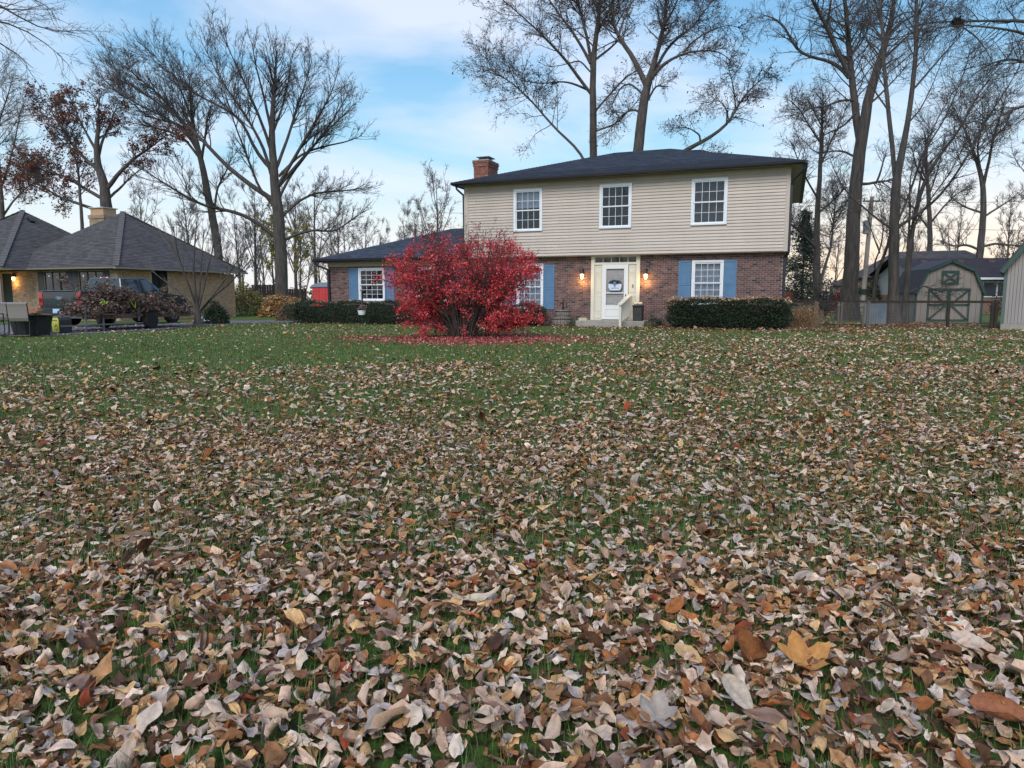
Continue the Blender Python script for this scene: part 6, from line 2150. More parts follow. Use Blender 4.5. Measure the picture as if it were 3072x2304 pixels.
def hedge(name, label, x0, x1, y0, y1, z1, seed, n, core_s=0.84, tan_top=0):
    rng = np.random.default_rng(seed)
    root = thing(name, label, 'hedge', Mh @ Vector(((x0 + x1) / 2, (y0 + y1) / 2, 0)), HA)
    hx, hy = (x1 - x0) / 2, (y1 - y0) / 2

    def surf(p):
        b = 0.13 * np.sin(p[:, 0] * 3.1 + seed) * np.cos(p[:, 2] * 4) + 0.05 * np.sin(p[:, 0] * 8.3 + p[:, 1] * 5 + seed)
        # slightly narrower at the foot
        foot = 0.82 + 0.18 * np.clip(p[:, 2] / 0.35, 0, 1)
        return b, foot

    def fn(rng, n):
        q = rng.uniform(-1, 1, (n, 3))
        ax = rng.choice(3, n, p=[0.18, 0.5, 0.32])
        sg = np.sign(rng.uniform(-1, 1, n))
        sg = np.where(ax == 2, 1, np.where((ax == 1) & (rng.random(n) < 0.5), -1, sg))
        q[np.arange(n), ax] = sg
        # rounded corners
        rr = np.linalg.norm(np.abs(q) ** 5, axis=1) ** (1 / 5)
        q = q / np.maximum(rr, 0.8)[:, None]
        q *= rng.uniform(0.86, 1.02, (n, 1)) ** 0.8
        P_ = np.stack([q[:, 0] * hx, q[:, 1] * hy, (q[:, 2] * 0.5 + 0.5) * z1], -1)
        b, foot = surf(P_)
        P_[:, 0] *= foot * (1 + b * 0.25)
        P_[:, 1] *= foot * (1 + b)
        P_[:, 2] *= 1 + b * 0.55
        return P_
    v, q, c = leaf_shell(rng, n, fn, 0.055, ((0.020, 0.042, 0.020), (0.030, 0.060, 0.028), (0.014, 0.03, 0.018), (0.05, 0.06, 0.03)))
    TRI[0] += len(q) * 2
    o = link('leaves', npmesh('leaves', v, q, c), M_FOL, root)
    o['kind'] = 'stuff'
    P0 = np.zeros((26, 5, 3))
    P0[:, 0, 0] = rng.uniform(-hx * .85, hx * .85, 26)
    P0[:, 0, 1] = rng.uniform(-hy * .4, hy * .4, 26)
    for k in range(1, 5):
        P0[:, k] = P0[:, k - 1] + np.stack([rng.normal(size=26) * 0.08, rng.normal(size=26) * 0.08, np.full(26, z1 * 0.2)], -1)
    R_ = np.full((26, 5), 0.016)
    P1, R1x = grow(rng, P0, R_, 300, 0.5, (30, 80), 0.1, 0.2, 3, 0.7, 0.05, 0.004, 0.2)
    P2, R2x = grow(rng, P1, R1x, 700, 0.6, (30, 80), 0.1, 0.2, 2, 0.7, 0.05, 0.003, 0.12)
    lim = np.array([hx * .97, hy * .95, z1 * 1.04])
    for A_ in (P1, P2):
        A_[:, :, 0] = np.clip(A_[:, :, 0], -lim[0], lim[0])
        A_[:, :, 1] = np.clip(A_[:, :, 1], -lim[1], lim[1])
        A_[:, :, 2] = np.clip(A_[:, :, 2], 0.03, lim[2])
    v, q = join([tubes(P0, R_, 5), tubes(P1, R1x, 3), tubes(P2, R2x, 3)])
    TRI[0] += len(q) * 2
    link('branches', npmesh('branches', v, q), M_DKWOOD, root)
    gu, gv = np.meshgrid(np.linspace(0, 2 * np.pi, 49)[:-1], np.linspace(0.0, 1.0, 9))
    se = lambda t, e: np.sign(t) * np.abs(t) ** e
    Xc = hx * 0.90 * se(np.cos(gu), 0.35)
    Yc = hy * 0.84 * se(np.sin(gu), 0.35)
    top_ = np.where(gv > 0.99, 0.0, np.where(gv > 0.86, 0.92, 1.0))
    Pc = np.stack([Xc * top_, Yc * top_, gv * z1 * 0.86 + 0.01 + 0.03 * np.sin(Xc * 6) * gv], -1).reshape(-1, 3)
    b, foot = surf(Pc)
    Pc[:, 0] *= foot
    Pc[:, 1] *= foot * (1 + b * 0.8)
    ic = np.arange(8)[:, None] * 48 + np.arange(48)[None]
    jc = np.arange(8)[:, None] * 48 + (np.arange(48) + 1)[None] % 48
    link('shade_core', npmesh('shade_core', Pc, np.stack([ic, jc, jc + 48, ic + 48], -1).reshape(-1, 4)), mat('hedge_core_shade', (0.010, 0.015, 0.009), (0.022, 0.026, 0.016), 20, 1.0, 1.0, 30), root)  # added solid core, coloured near-black for the shade inside the hedge
    if tan_top:
        P_ = np.stack([rng.uniform(-hx, hx, tan_top) * 0.97, rng.uniform(-hy, hy * 0.9, tan_top) * 0.95, z1 * (1.045 - 0.2 * rng.random(tan_top) ** 3)], -1)
        b, foot = surf(P_)
        P_[:, 2] *= 1 + b * 0.55
        v, q, c = leafquads(rng, P_, tan_top, 0.075, 0.01, ((0.55, 0.40, 0.28), (0.42, 0.27, 0.17), (0.30, 0.18, 0.11)), -0.1)
        o = link('fallen_leaves', npmesh('fallen_leaves', v, q, c), M_LEAF, root)
        o['kind'] = 'stuff'
    return root


hedge('clipped_hedge', 'dark clipped hedge under the lower right window, dusted with tan leaves', -4.15, 0.15, -1.95, -0.55, 1.06, 1, 26000, tan_top=2600)
hedge('clipped_hedge', 'dark clipped hedge along the garage wing left of the red bush', -21.7, -12.6, -1.9, -0.7, 0.93, 2, 24000, tan_top=500)
hedge('clipped_hedge', 'short dark hedge between the red bush and the barrels', -12.2, -9.2, -1.7, -0.5, 0.80, 3, 8000)


def bush(name, label, loc, rx, ry, h, n, size, pal, seed, z0=0.0, stems=12, stem_m=None, cat='bush', dens=0.5, group=None):
    rng = np.random.default_rng(seed)
    root = thing(name, label, cat, loc, 0, group)
    P0 = np.zeros((stems, 6, 3))
    a = rng.uniform(0, 2 * np.pi, stems)
    rr = rng.uniform(0.2, 0.95, stems)
    for k in range(1, 6):
        t = k / 5
        P0[:, k] = np.stack([np.cos(a) * rx * rr * t ** 1.1, np.sin(a) * ry * rr * t ** 1.1, np.full(stems, h * t) * (1 - 0.25 * rr)], -1)
    R_ = np.full((stems, 6), 0.012) * np.linspace(1.3, 0.4, 6)[None]
    P1, R1x = grow(rng, P0, R_, stems * 8, 0.4, (20, 60), 0.1, 0.12, 4, 0.7, 0.15, 0.003, 0.15)
    v, q = join([tubes(P0, R_, 5), tubes(P1, R1x, 3)])
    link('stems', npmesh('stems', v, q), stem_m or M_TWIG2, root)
    d = unit(rng.normal(size=(n, 3)))
    d[:, 2] = np.abs(d[:, 2]) if z0 == 0 else d[:, 2]
    r = rng.uniform(dens, 1.0, (n, 1)) ** 0.6
    P_ = d * r * np.array([rx, ry, h])
    P_ *= (1 + 0.15 * np.sin(5 * d[:, :1] + seed) * np.cos(4 * d[:, 2:3] + seed))
    v, q, c = leafquads(rng, P_, n, size, 0.03, pal)
    TRI[0] += len(q) * 2
    o = link('leaves', npmesh('leaves', v, q, c), M_FOL, root)
    o['kind'] = 'stuff'
    return root


GRNP = ((0.03, 0.06, 0.025), (0.05, 0.09, 0.03), (0.02, 0.04, 0.02))
bush('small_evergreen_shrub', 'small dark evergreen shrub right of the bare sapling', (-12.7, 30.6, 0), 0.55, 0.5, 0.95, 3000, 0.08, GRNP, 5)
bush('golden_shrub', 'yellow-green shrub against the end of the bungalow', (-16.9, 45.5, 0), 1.2, 1.1, 2.1, 4500, 0.12, ((0.28, 0.24, 0.07), (0.20, 0.20, 0.06), (0.34, 0.24, 0.08), (0.14, 0.12, 0.05)), 6, cat='bush')
bush('orange_grass_clump', 'orange-tan ornamental grass beside the red shed', (-13.6, 42, 0), 1.3, 0.8, 1.35, 3500, 0.16, ((0.46, 0.28, 0.12), (0.40, 0.22, 0.08), (0.30, 0.20, 0.10)), 7, cat='ornamental grass')
bush('rusty_low_shrub', 'low rusty-leaved shrub at the left end of the long hedge', (-10.9, 34.6, 0), 0.6, 0.5, 0.85, 1400, 0.08, ((0.22, 0.12, 0.06), (0.12, 0.07, 0.04), (0.3, 0.18, 0.08)), 8)
p_ = Mh @ Vector((-4.75, -0.75, 0))
bush('low_green_shrub', 'low dark green shrub between the porch and the right hedge', p_, 0.42, 0.35, 0.40, 900, 0.06, GRNP, 9)
p_ = Mh @ Vector((-5.02, -1.15, 0))
bush('yellow_green_plant', 'little yellow-green plant in front of the low shrub by the porch', p_, 0.22, 0.18, 0.18, 260, 0.05, ((0.30, 0.34, 0.05), (0.2, 0.28, 0.05)), 10, cat='plant')
p_ = Mh @ Vector((-8.02, -0.70, 0))
bush('green_tuft', 'small bright green shrub at the left end of the porch slab', p_, 0.24, 0.22, 0.26, 500, 0.05, ((0.05, 0.12, 0.03), (0.08, 0.16, 0.04)), 11, cat='plant')
bush('far_red_shrub', 'small bright red shrub behind the fence left of the big trunk', (24.9, 54, 0), 0.9, 0.7, 1.7, 1500, 0.16, ((0.55, 0.03, 0.03), (0.42, 0.03, 0.04)), 12)
bush('far_green_shrub', 'yellow-green shrub behind the utility pole', (25.6, 52.5, 0), 1.6, 0.9, 1.3, 2000, 0.15, ((0.16, 0.22, 0.05), (0.08, 0.13, 0.04), (0.25, 0.27, 0.06)), 13)
bush('far_dark_shrub', 'dark round evergreen behind the big forked tree', (28.5, 57, 0), 1.8, 1.2, 2.4, 2600, 0.2, GRNP, 14)
bush('oak_leaf_brush', 'dark tangle of shrubs right of the house corner beyond the gate', (17.6, 40, 0), 1.5, 1.2, 2.2, 1400, 0.11, ((0.05, 0.035, 0.03), (0.08, 0.05, 0.04), (0.04, 0.05, 0.03)), 15, stems=40, stem_m=M_TWIG, dens=0.2)


def conifer(name, label, x, y, h, r, seed, n=13000):
    rng = np.random.default_rng(seed)
    root = thing(name, label, 'evergreen tree', (x, y, 0), 0)
    MB().tube([(0, 0, 0), (0, 0, h * 0.96)], [0.03 * h * 0.5, 0.03], 8).build('trunk', M_BARK, root)
    nb_ = 260
    t = rng.uniform(0.05, 1, nb_)
    a = rng.uniform(0, 2 * np.pi, nb_)
    ln = r * (1 - t) ** 0.8 * rng.uniform(0.7, 1.1, nb_) + 0.15
    P0 = np.zeros((nb_, 5, 3))
    for k in range(5):
        s = k / 4
        P0[:, k] = np.stack([np.cos(a) * ln * s, np.sin(a) * ln * s, h * t - 0.25 * ln * s + 0.2 * ln * s * s], -1)
    R_ = np.full((nb_, 5), 0.025) * np.linspace(1, 0.3, 5)[None]
    v, q = tubes(P0, R_, 3)
    link('branches', npmesh('branches', v, q), M_TWIG, root)
    v, q, c = leafquads(rng, P0[:, 1:].reshape(-1, 3), n, 0.22, 0.16, ((0.03, 0.05, 0.035), (0.04, 0.065, 0.04), (0.02, 0.035, 0.03)), 0.1, 3.0)
    TRI[0] += len(q) * 2
    o = link('needles', npmesh('needles', v, q, c), M_FOL, root)
    o['kind'] = 'stuff'


conifer('spruce', 'dark spruce partly hidden by the right corner of the main house', 24.3, 60, 8.2, 2.6, 41)
conifer('spruce', 'dark evergreen above the grey shed roof at the right edge', 33.6, 45, 8.4, 3.2, 42)

# tan dry stalks by the gate
rng = np.random.default_rng(50)
n = 240
base = np.array(Mh @ Vector((0.55, 0.9, 0)))
P0 = np.zeros((n, 5, 3))
P0[:, 0] = np.stack([rng.normal(size=n) * 0.28, rng.normal(size=n) * 0.25, np.zeros(n)], -1)
d = unit(np.stack([rng.normal(size=n) * 0.35, rng.normal(size=n) * 0.3, np.ones(n)], -1))
for k in range(1, 5):
    d = unit(d + rng.normal(size=(n, 3)) * 0.12 + np.array([0, 0, -0.07]))
    P0[:, k] = P0[:, k - 1] + d * rng.uniform(0.10, 0.27, (n, 1))
R_ = np.full((n, 5), 0.006)
dsr = thing('dry_stalks', 'clump of tan dry stalks between the house corner and the gate', 'dry plant', tuple(base), 0)
v, q = tubes(P0, R_, 3)
link('stalks', npmesh('stalks', v, q), mat('dry_straw', (0.34, 0.21, 0.12), (0.22, 0.13, 0.08), 6), dsr)
v, q, c = leafquads(rng, P0[:, 2:].reshape(-1, 3), 700, 0.07, 0.05, ((0.30, 0.17, 0.10), (0.20, 0.10, 0.06), (0.38, 0.26, 0.14)))
o = link('leaves', npmesh('leaves', v, q, c), M_FOL, dsr)
o['kind'] = 'stuff'

# ------------------------------------------------------------------ THE RED BURNING BUSH
rng = np.random.default_rng(60)
BB = np.array([-1.36, 19.8, 0.0])
bb = thing('red_burning_bush', 'large round crimson-leaved bush standing on the lawn in front of the house', 'bush', tuple(BB), 0)
ns = 84
a = rng.uniform(0, 2 * np.pi, ns)
rr = rng.uniform(0.1, 1.0, ns) ** 0.7
lowst = np.arange(ns) < 14
lowr = rng.random(ns)
rr[:14] = rng.uniform(0.85, 1.0, 14)
P0 = np.zeros((ns, 8, 3))
for k in range(8):
    t = k / 7
    hz_ = np.where(lowst, 0.55 + 0.35 * lowr, 3.0 - 1.35 * rr ** 2)
    P0[:, k] = np.stack([np.cos(a) * (0.26 + 1.84 * rr * t ** 1.25), np.sin(a) * (0.26 + 1.75 * rr * t ** 1.25), hz_ * t ** 0.85], -1)
P0[:, 1:, :] += np.cumsum(rng.normal(size=(ns, 7, 3)) * 0.035, axis=1)
R_ = np.linspace(0.020, 0.006, 8)[None] * rng.uniform(0.6, 1.4, (ns, 1))
P1, R1x = grow(rng, P0, R_, 900, 0.34, (20, 65), 0.05, 0.12, 5, 0.6, 0.2, 0.004, 0.3)
P2, R2x = grow(rng, P1, R1x, 4200, 0.5, (20, 65), 0.06, 0.15, 3, 0.6, 0.1, 0.003, 0.16)
P3, R3x = grow(rng, P2, R2x, 9000, 0.5, (20, 60), 0.12, 0.15, 2, 0.6, 0.1, 0.0024, 0.12)
v, q = join([tubes(P1, R1x, 4), tubes(P2, R2x, 3), tubes(P3, R3x, 3)])
TRI[0] += len(q) * 2
link('branches', npmesh('branches', v, q), mat('bush_twig', (0.075, 0.055, 0.052)), bb)
v, q = tubes(P0, R_, 6)
link('stems', npmesh('stems', v, q, smooth=True), mat('bush_stem', (0.06, 0.045, 0.04), (0.11, 0.09, 0.08), 10), bb)
tips = np.concatenate([P2[:, 1:].reshape(-1, 3), P3[:, 1:].reshape(-1, 3)])
# bare crown: the higher and further left/back, the fewer leaves
prob = np.clip(1.25 - 0.42 * np.maximum(tips[:, 2] - 1.65, 0) / 0.45 + 0.10 * tips[:, 0], 0.05, 1)
clump = 0.5 + 0.5 * np.sin(tips[:, 0] * 4.3 + 1) * np.sin(tips[:, 2] * 5.1) * np.cos(tips[:, 1] * 3.7)
outer = np.clip((tips[:, 0] / 2.1) ** 2 + (tips[:, 1] / 1.9) ** 2 + ((tips[:, 2] - 1.5) / 1.5) ** 2, 0.12, 1)
w = prob * (0.25 + clump) * outer * (tips[:, 2] > 0.22) * np.clip(1.5 - 0.3 * tips[:, 2], 0.5, 1.5)
tips = tips[rng.choice(len(tips), 24000, p=w / w.sum())]
v, q, c = leafquads(rng, tips, 33000, 0.066, 0.045, ((0.72, 0.035, 0.055), (0.62, 0.028, 0.065), (0.82, 0.07, 0.06), (0.48, 0.02, 0.05), (0.74, 0.17, 0.13), (0.26, 0.04, 0.03), (0.80, 0.11, 0.15)), 0.55, 2.0)
TRI[0] += len(q) * 2
o = link('leaves', npmesh('leaves', v, q, c), M_FOL, bb)
o['kind'] = 'stuff'

# ------------------------------------------------------------------ brush load on the trailer
rng = np.random.default_rng(70)
br = thing('brush_pile', 'long heap of cut branches with curled brown leaves on the trailer', 'brush pile', tuple(TO), TA)
nbp = 300
yy = rng.uniform(1.0, 5.0, nbp)
yy[:40] = rng.uniform(0.25, 1.0, 40)
top = np.where(yy < 1.0, 0.85, 1.60 - 0.27 * np.maximum(yy - 1.8, 0))
P0 = np.zeros((nbp, 5, 3))
P0[:, 0] = np.stack([np.where(yy < 1.0, rng.uniform(0.3, 0.9, nbp), rng.uniform(-0.5, 0.9, nbp)), yy, 0.55 + rng.random(nbp) * (top - 0.65)], -1)
d = unit(np.stack([rng.normal(size=nbp) * 0.35, rng.normal(size=nbp) * 0.8, rng.normal(size=nbp) * 0.2 - 0.1], -1))
for k in range(1, 5):
    d = unit(d + rng.normal(size=(nbp, 3)) * 0.15)
    P0[:, k] = P0[:, k - 1] + d * 0.17
    P0[:, k, 2] = np.maximum(P0[:, k, 2], 0.56)
R_ = np.full((nbp, 5), 0.012) * np.linspace(1.2, 0.5, 5)[None]
P1, R1x = grow(rng, P0, R_, 1500, 0.4, (25, 70), 0.05, 0.2, 4, 0.6, 0.1, 0.004, 0.15)
P1[:, :, 2] = np.maximum(P1[:, :, 2], 0.55)
v, q = join([tubes(P0, R_, 4), tubes(P1, R1x, 3)])
link('sticks', npmesh('sticks', v, q), mat('cut_branch', (0.10, 0.075, 0.06), (0.17, 0.13, 0.11), 5), br)
pts = P1.reshape(-1, 3)
M_BRL = mat('curled_brown_leaf', (0.8, 0.8, 0.8), (1.2, 1.2, 1.2), 12, 0.8, attr=True)
v, q, c = leafquads(rng, pts, 15000, 0.088, 0.05, ((0.10, 0.062, 0.048), (0.15, 0.095, 0.075), (0.065, 0.04, 0.032), (0.24, 0.17, 0.13)), 0.1, 1.5)
v[3::4] += rng.normal(size=(len(v[3::4]), 3)) * 0.012
TRI[0] += len(q) * 2
o = link('leaves', npmesh('leaves', v, q, c), M_BRL, br)
o['kind'] = 'stuff'
for i, (x_, y_, z_, lb) in enumerate(((0.98, 0.78, 0.92, 'lime strap knotted at the rear of the brush pile'), (0.95, 2.1, 0.90, 'lime strap hanging down the middle of the brush pile'), (0.92, 4.1, 0.98, 'small lime strap end near the front of the brush pile'))):
    s_ = MB()
    if i == 0:
        for k in range(5):
            a = k * 1.25
            s_.tube([(x_, y_, z_), (x_ + 0.03, y_ + 0.10 * math.cos(a), z_ + 0.08 * math.sin(a)), (x_ + 0.02, y_ + 0.15 * math.cos(a + 0.5), z_ + 0.11 * math.sin(a + 0.5))], 0.016, 5)
    elif i == 1:
        s_.bar((x_ - 0.1, y_ - 0.05, z_ + 0.18), (x_, y_, z_ - 0.12), 0.035, 0.006).bar((x_, y_ + 0.1, z_ + 0.12), (x_, y_ + 0.05, z_ - 0.15), 0.035, 0.006)
    else:
        s_.bar((x_, y_ - 0.07, z_ + 0.04), (x_, y_ + 0.07, z_ - 0.04), 0.04, 0.006)
    o = s_.build('lime_strap', mat('lime_webbing', (0.50, 0.75, 0.06)))
    o.location = TO
    o.rotation_euler = (0, 0, TA)
    tag(o, lb, 'strap', 'lime straps on the brush')


# ------------------------------------------------------------------ FALLEN LEAVES
def leaf_template(rng, nu, nv, kind):
    """grid leaf: u along the midrib -0.5..0.5, v across"""
    u = (1 - np.cos(np.pi * np.linspace(0, 1, nu))) / 2 * 0.6 + 0.4 * np.linspace(0, 1, nu)
    if kind == 'ovate':
        wmax = rng.uniform(0.24, 0.35)
        w = np.sin(np.pi * u ** rng.uniform(0.70, 1.0)) ** rng.uniform(0.8, 1.1) * wmax * (1.08 - 0.35 * u ** 3)
    elif kind == 'lobed':
        wmax = rng.uniform(0.34, 0.48)
        w = np.sin(np.pi * u ** 0.8) ** 0.7 * wmax * (1 + 0.38 * np.cos(u * np.pi * 5.2))
    else:
        w = np.sin(np.pi * u ** 1.1) ** 0.9 * rng.uniform(0.15, 0.22)
    w[0] = 0.006
    w[-1] = 0.004
    s = np.linspace(-1, 1, nv)
    X = (u[:, None] - 0.5) * np.ones((1, nv))
    rag = 1 + rng.normal(size=(nu, nv)) * 0.10 * (np.abs(s) > 0.9)[None, :]
    Yv = w[:, None] * s[None, :] * rag + 0.05 * np.sin(u * rng.uniform(2, 5) + rng.uniform(0, 6))[:, None] * np.sin(np.pi * u)[:, None]
    if kind == 'lobed':
        X = X + 0.11 * (np.abs(s)[None, :]) * np.cos(u * np.pi * 5.2)[:, None]
    kc = rng.choice([rng.uniform(0.8, 3.0), rng.uniform(3.0, 8.5)]) * rng.choice([1, 1, -1])      # roll about the midrib
    kl = rng.normal() * 0.95                                # curl along the length
    tw = rng.uniform(-1.8, 1.8)
    a = Yv * kc
    Y2 = np.sin(a) / kc
    Z2 = (1 - np.cos(a)) / kc
    al = X * kl if abs(kl) > 0.05 else X * 0.05
    kk = kl if abs(kl) > 0.05 else 0.05
    Xr = np.sin(al) / kk - Z2 * np.sin(al)
    Zr = (1 - np.cos(al)) / kk + Z2 * np.cos(al)
    th = X * tw
    Yt = Y2 * np.cos(th) - Zr * np.sin(th)
    Zt = Y2 * np.sin(th) + Zr * np.cos(th)
    # crinkled rim
    Zt = Zt + 0.06 * np.sin(u[:, None] * rng.uniform(6, 13) + rng.uniform(0, 6) + rng.uniform(-3, 3) * s[None, :]) * np.abs(s)[None, :] ** 1.5 + 0.028 * rng.normal(size=Zt.shape)
    Vt = np.stack([Xr, Yt, Zt], -1).reshape(-1, 3)
    Vt -= Vt.mean(0)
    i = np.arange(nu - 1)[:, None] * nv + np.arange(nv - 1)[None, :]
    Q = np.stack([i, i + nv, i + nv + 1, i + 1], -1).reshape(-1, 4)
    # colour: a little darker midrib, paler rim
    cv = 1.0 + 0.12 * np.abs(s)[None, :] - 0.2 * (np.abs(s) < 0.12)[None, :] + 0.07 * np.where(np.arange(nu) % 2, 1, -1)[:, None] + rng.normal(size=(nu, nv)) * 0.07
    return Vt, Q, cv.reshape(-1)


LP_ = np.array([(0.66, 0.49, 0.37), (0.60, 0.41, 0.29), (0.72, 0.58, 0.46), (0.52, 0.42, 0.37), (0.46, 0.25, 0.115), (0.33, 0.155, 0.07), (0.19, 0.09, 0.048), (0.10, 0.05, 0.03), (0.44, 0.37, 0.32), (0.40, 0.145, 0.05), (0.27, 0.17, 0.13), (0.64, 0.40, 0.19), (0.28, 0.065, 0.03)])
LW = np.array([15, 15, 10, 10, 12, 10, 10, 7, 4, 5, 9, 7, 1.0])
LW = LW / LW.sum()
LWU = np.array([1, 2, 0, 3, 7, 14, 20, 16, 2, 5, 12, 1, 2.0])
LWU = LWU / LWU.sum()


def rot_mats(rng, n, tilt):
    yaw = rng.uniform(0, 2 * np.pi, n)
    ti = np.radians(np.abs(rng.normal(size=n)) * tilt)
    ta = rng.uniform(0, 2 * np.pi, n)
    flip = np.where(rng.random(n) < 0.5, 1.0, -1.0)
    cy, sy = np.cos(yaw), np.sin(yaw)
    Rz = np.zeros((n, 3, 3))
    Rz[:, 0, 0], Rz[:, 0, 1], Rz[:, 1, 0], Rz[:, 1, 1], Rz[:, 2, 2] = cy, -sy, sy, cy, 1
    Fx = np.zeros((n, 3, 3))
    Fx[:, 0, 0], Fx[:, 1, 1], Fx[:, 2, 2] = 1, flip, flip
    kx, ky = np.cos(ta), np.sin(ta)
    c, s = np.cos(ti), np.sin(ti)
    T = np.zeros((n, 3, 3))
    T[:, 0, 0] = c + kx * kx * (1 - c)
    T[:, 0, 1] = kx * ky * (1 - c)
    T[:, 0, 2] = ky * s
    T[:, 1, 0] = kx * ky * (1 - c)
    T[:, 1, 1] = c + ky * ky * (1 - c)
    T[:, 1, 2] = -kx * s
    T[:, 2, 0] = -ky * s
    T[:, 2, 1] = kx * s
    T[:, 2, 2] = c
    return T @ Rz @ Fx


def patch_noise(x, y):
    return 0.5 + 0.25 * (np.sin(1.9 * x + 0.8 * y + 0.5) * np.sin(2.3 * y - 0.7 * x) + np.sin(0.7 * x - 1.1 * y + 2) * 0.8 + 0.6 * np.sin(4.1 * x + 2.2 * y) * np.sin(3.7 * y - 1.9 * x + 1))


def leaf_density(x, y):
    """relative cover 0..1: heaped near the viewer and at right, thin towards the left drive and before the bush"""
    d = 0.42 + 0.72 * patch_noise(x, y)
    side_ = x / np.maximum(y, 1)
    far_left = np.clip((y - 8.0 - 10 * np.clip(side_ + 0.42, 0, 1)) / 5.0, 0, 1)
    far_left = far_left * (1 - np.clip((side_ - 0.02) / 0.16, 0, 1))
    d = d * (1 - 0.86 * far_left)
    rightd = np.clip((y - 15.5) / 6, 0, 1)
    d = d * (1 - 0.62 * rightd)
    d = d * (1 - 0.55 * np.exp(-(((x + 2.4) / 2.6) ** 2 + ((y - 14.5) / 3.2) ** 2)))
    d = d * (1 - 0.62 * np.exp(-(((x - 0.05 * y + 0.3) / 1.0) ** 2 + ((y - 13) / 6.5) ** 2)))
    d = d * (1 - 0.24 * np.clip((y - 5.0) / 4, 0, 1) * (1.3 - np.clip(side_ + 0.3, 0, 1)))
    far_n = 0.5 + 0.5 * np.sin(0.55 * x + 1.2 * np.sin(0.4 * y)) * np.sin(0.8 * y + 0.9 * np.sin(0.5 * x))
    d = d * (1 - 0.45 * far_n * np.clip((y - 5.0) / 4, 0, 1))
    d = d + 0.35 * np.clip((5.5 - y) / 3, 0, 1)
    return np.clip(d, 0.03, 1.0)


def sample_pts(rng, y0, y1, dens, hw=0.86):
    area = hw * (y1 * y1 - y0 * y0)
    n = int(area * dens)
    y = np.sqrt(rng.uniform(y0 * y0, y1 * y1, n))
    x = rng.uniform(-hw, hw, n) * (y + 0.6)
    keep = rng.random(n) < leaf_density(x, y)
    return x[keep], y[keep]


def scatter(rng, x, y, temps, smin, smax, tilt, zlo, zhi, big=0.03):
    Vs, Qs, Cs, off = [], [], [], 0
    n = len(x)
    which = rng.integers(0, len(temps), n)
    for ti, (Vt, Q, cv) in enumerate(temps):
        m = which == ti
        k = m.sum()
        if not k:
            continue
        R_ = rot_mats(rng, k, tilt)
        s = rng.uniform(smin, smax, k) * np.where(rng.random(k) < big, 1.7, 1.0)
        V_ = np.einsum('nij,vj->nvi', R_, Vt) * s[:, None, None]
        lay = rng.random(k)
        zz = zfun(x[m], y[m]) + zlo + (zhi - zlo) * lay
        low = V_[:, :, 2].min(1)
        V_[:, :, 0] += x[m][:, None]
        V_[:, :, 1] += y[m][:, None]
        V_[:, :, 2] += (zz - low * 0.75)[:, None]
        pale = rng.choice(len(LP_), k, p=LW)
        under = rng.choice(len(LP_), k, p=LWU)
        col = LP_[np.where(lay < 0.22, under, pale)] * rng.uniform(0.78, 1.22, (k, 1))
        C = col[:, None, :] * cv[None, :, None]
        nvv = len(Vt)
        Vs.append(V_.reshape(-1, 3))
        Cs.append(C.reshape(-1, 3))
        Qs.append((Q[None] + (np.arange(k) * nvv)[:, None, None]).reshape(-1, 4) + off)
        off += k * nvv
    return np.concatenate(Vs), np.concatenate(Qs), np.concatenate(Cs)


rng = np.random.default_rng(90)
KN = ['ovate'] * 11 + ['lobed'] * 3 + ['long'] * 2
T_near = [leaf_template(rng, 7, 5, k) for k in KN * 3]
T_mid = [leaf_template(rng, 4, 3, k) for k in KN * 2]
T_far = [leaf_template(rng, 4, 3, k) for k in KN]
T_dist = [leaf_template(rng, 3, 3, k) for k in KN[:12]]
# nearest leaves: single objects, parts of the lawn
xs, ys = sample_pts(rng, 1.4, 2.9, 1700)
order = np.argsort(xs ** 2 + ys ** 2 + 0 * xs)
vis = (np.abs(xs / ys) < 0.76) & (ys > 1.62)
idx = [i for i in order if vis[i]][:292]
single = np.zeros(len(xs), bool)
single[idx] = True
leaf_meshes = []
for ti, (Vt, Q, cv) in enumerate(T_near):
    for cc in LP_[rng.choice(len(LP_), 4, p=LW)]:
        me = npmesh('fallen_leaf', Vt, Q, cc[None, :] * cv[:, None], smooth=True)
        me.materials.append(M_LEAF)
        leaf_meshes.append((me, Vt))
for i in idx:
    me, Vt = leaf_meshes[rng.integers(0, len(leaf_meshes))]
    R_ = rot_mats(rng, 1, 30)[0]
    s = rng.uniform(0.040, 0.078) * (1.6 if rng.random() < 0.06 else 1)
    low = ((R_ @ Vt.T)[2].min()) * s
    o = link('fallen_leaf', me, None, lawn)
    Mx = Matrix(R_.tolist()).to_4x4()
    z_ = float(zfun(xs[i], ys[i])) + rng.uniform(0.01, 0.055) - low * 0.75
    o.matrix_local = Matrix.Translation((xs[i], ys[i], z_)) @ Mx @ Matrix.Scale(s, 4)
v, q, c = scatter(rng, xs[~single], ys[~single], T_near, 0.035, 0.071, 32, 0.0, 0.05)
parts_v, parts_q, parts_c = [v], [q], [c]
for (y0, y1, dens, tp, a, b) in ((2.9, 6.5, 1200, T_mid, 0.036, 0.074), (6.5, 12, 470, T_far, 0.046, 0.09), (12, 26.5, 185, T_dist, 0.055, 0.10)):
    x_, y_ = sample_pts(rng, y0, y1, dens)
    # keep the slab, drive and bush foot clear of the general litter only lightly
    keep = ~((x_ < -11.5) & (y_ > 21))
    v, q, c = scatter(rng, x_[keep], y_[keep], tp, a, b, 24, 0.003, 0.03)
    parts_v.append(v)
    parts_q.append(q)
    parts_c.append(c)
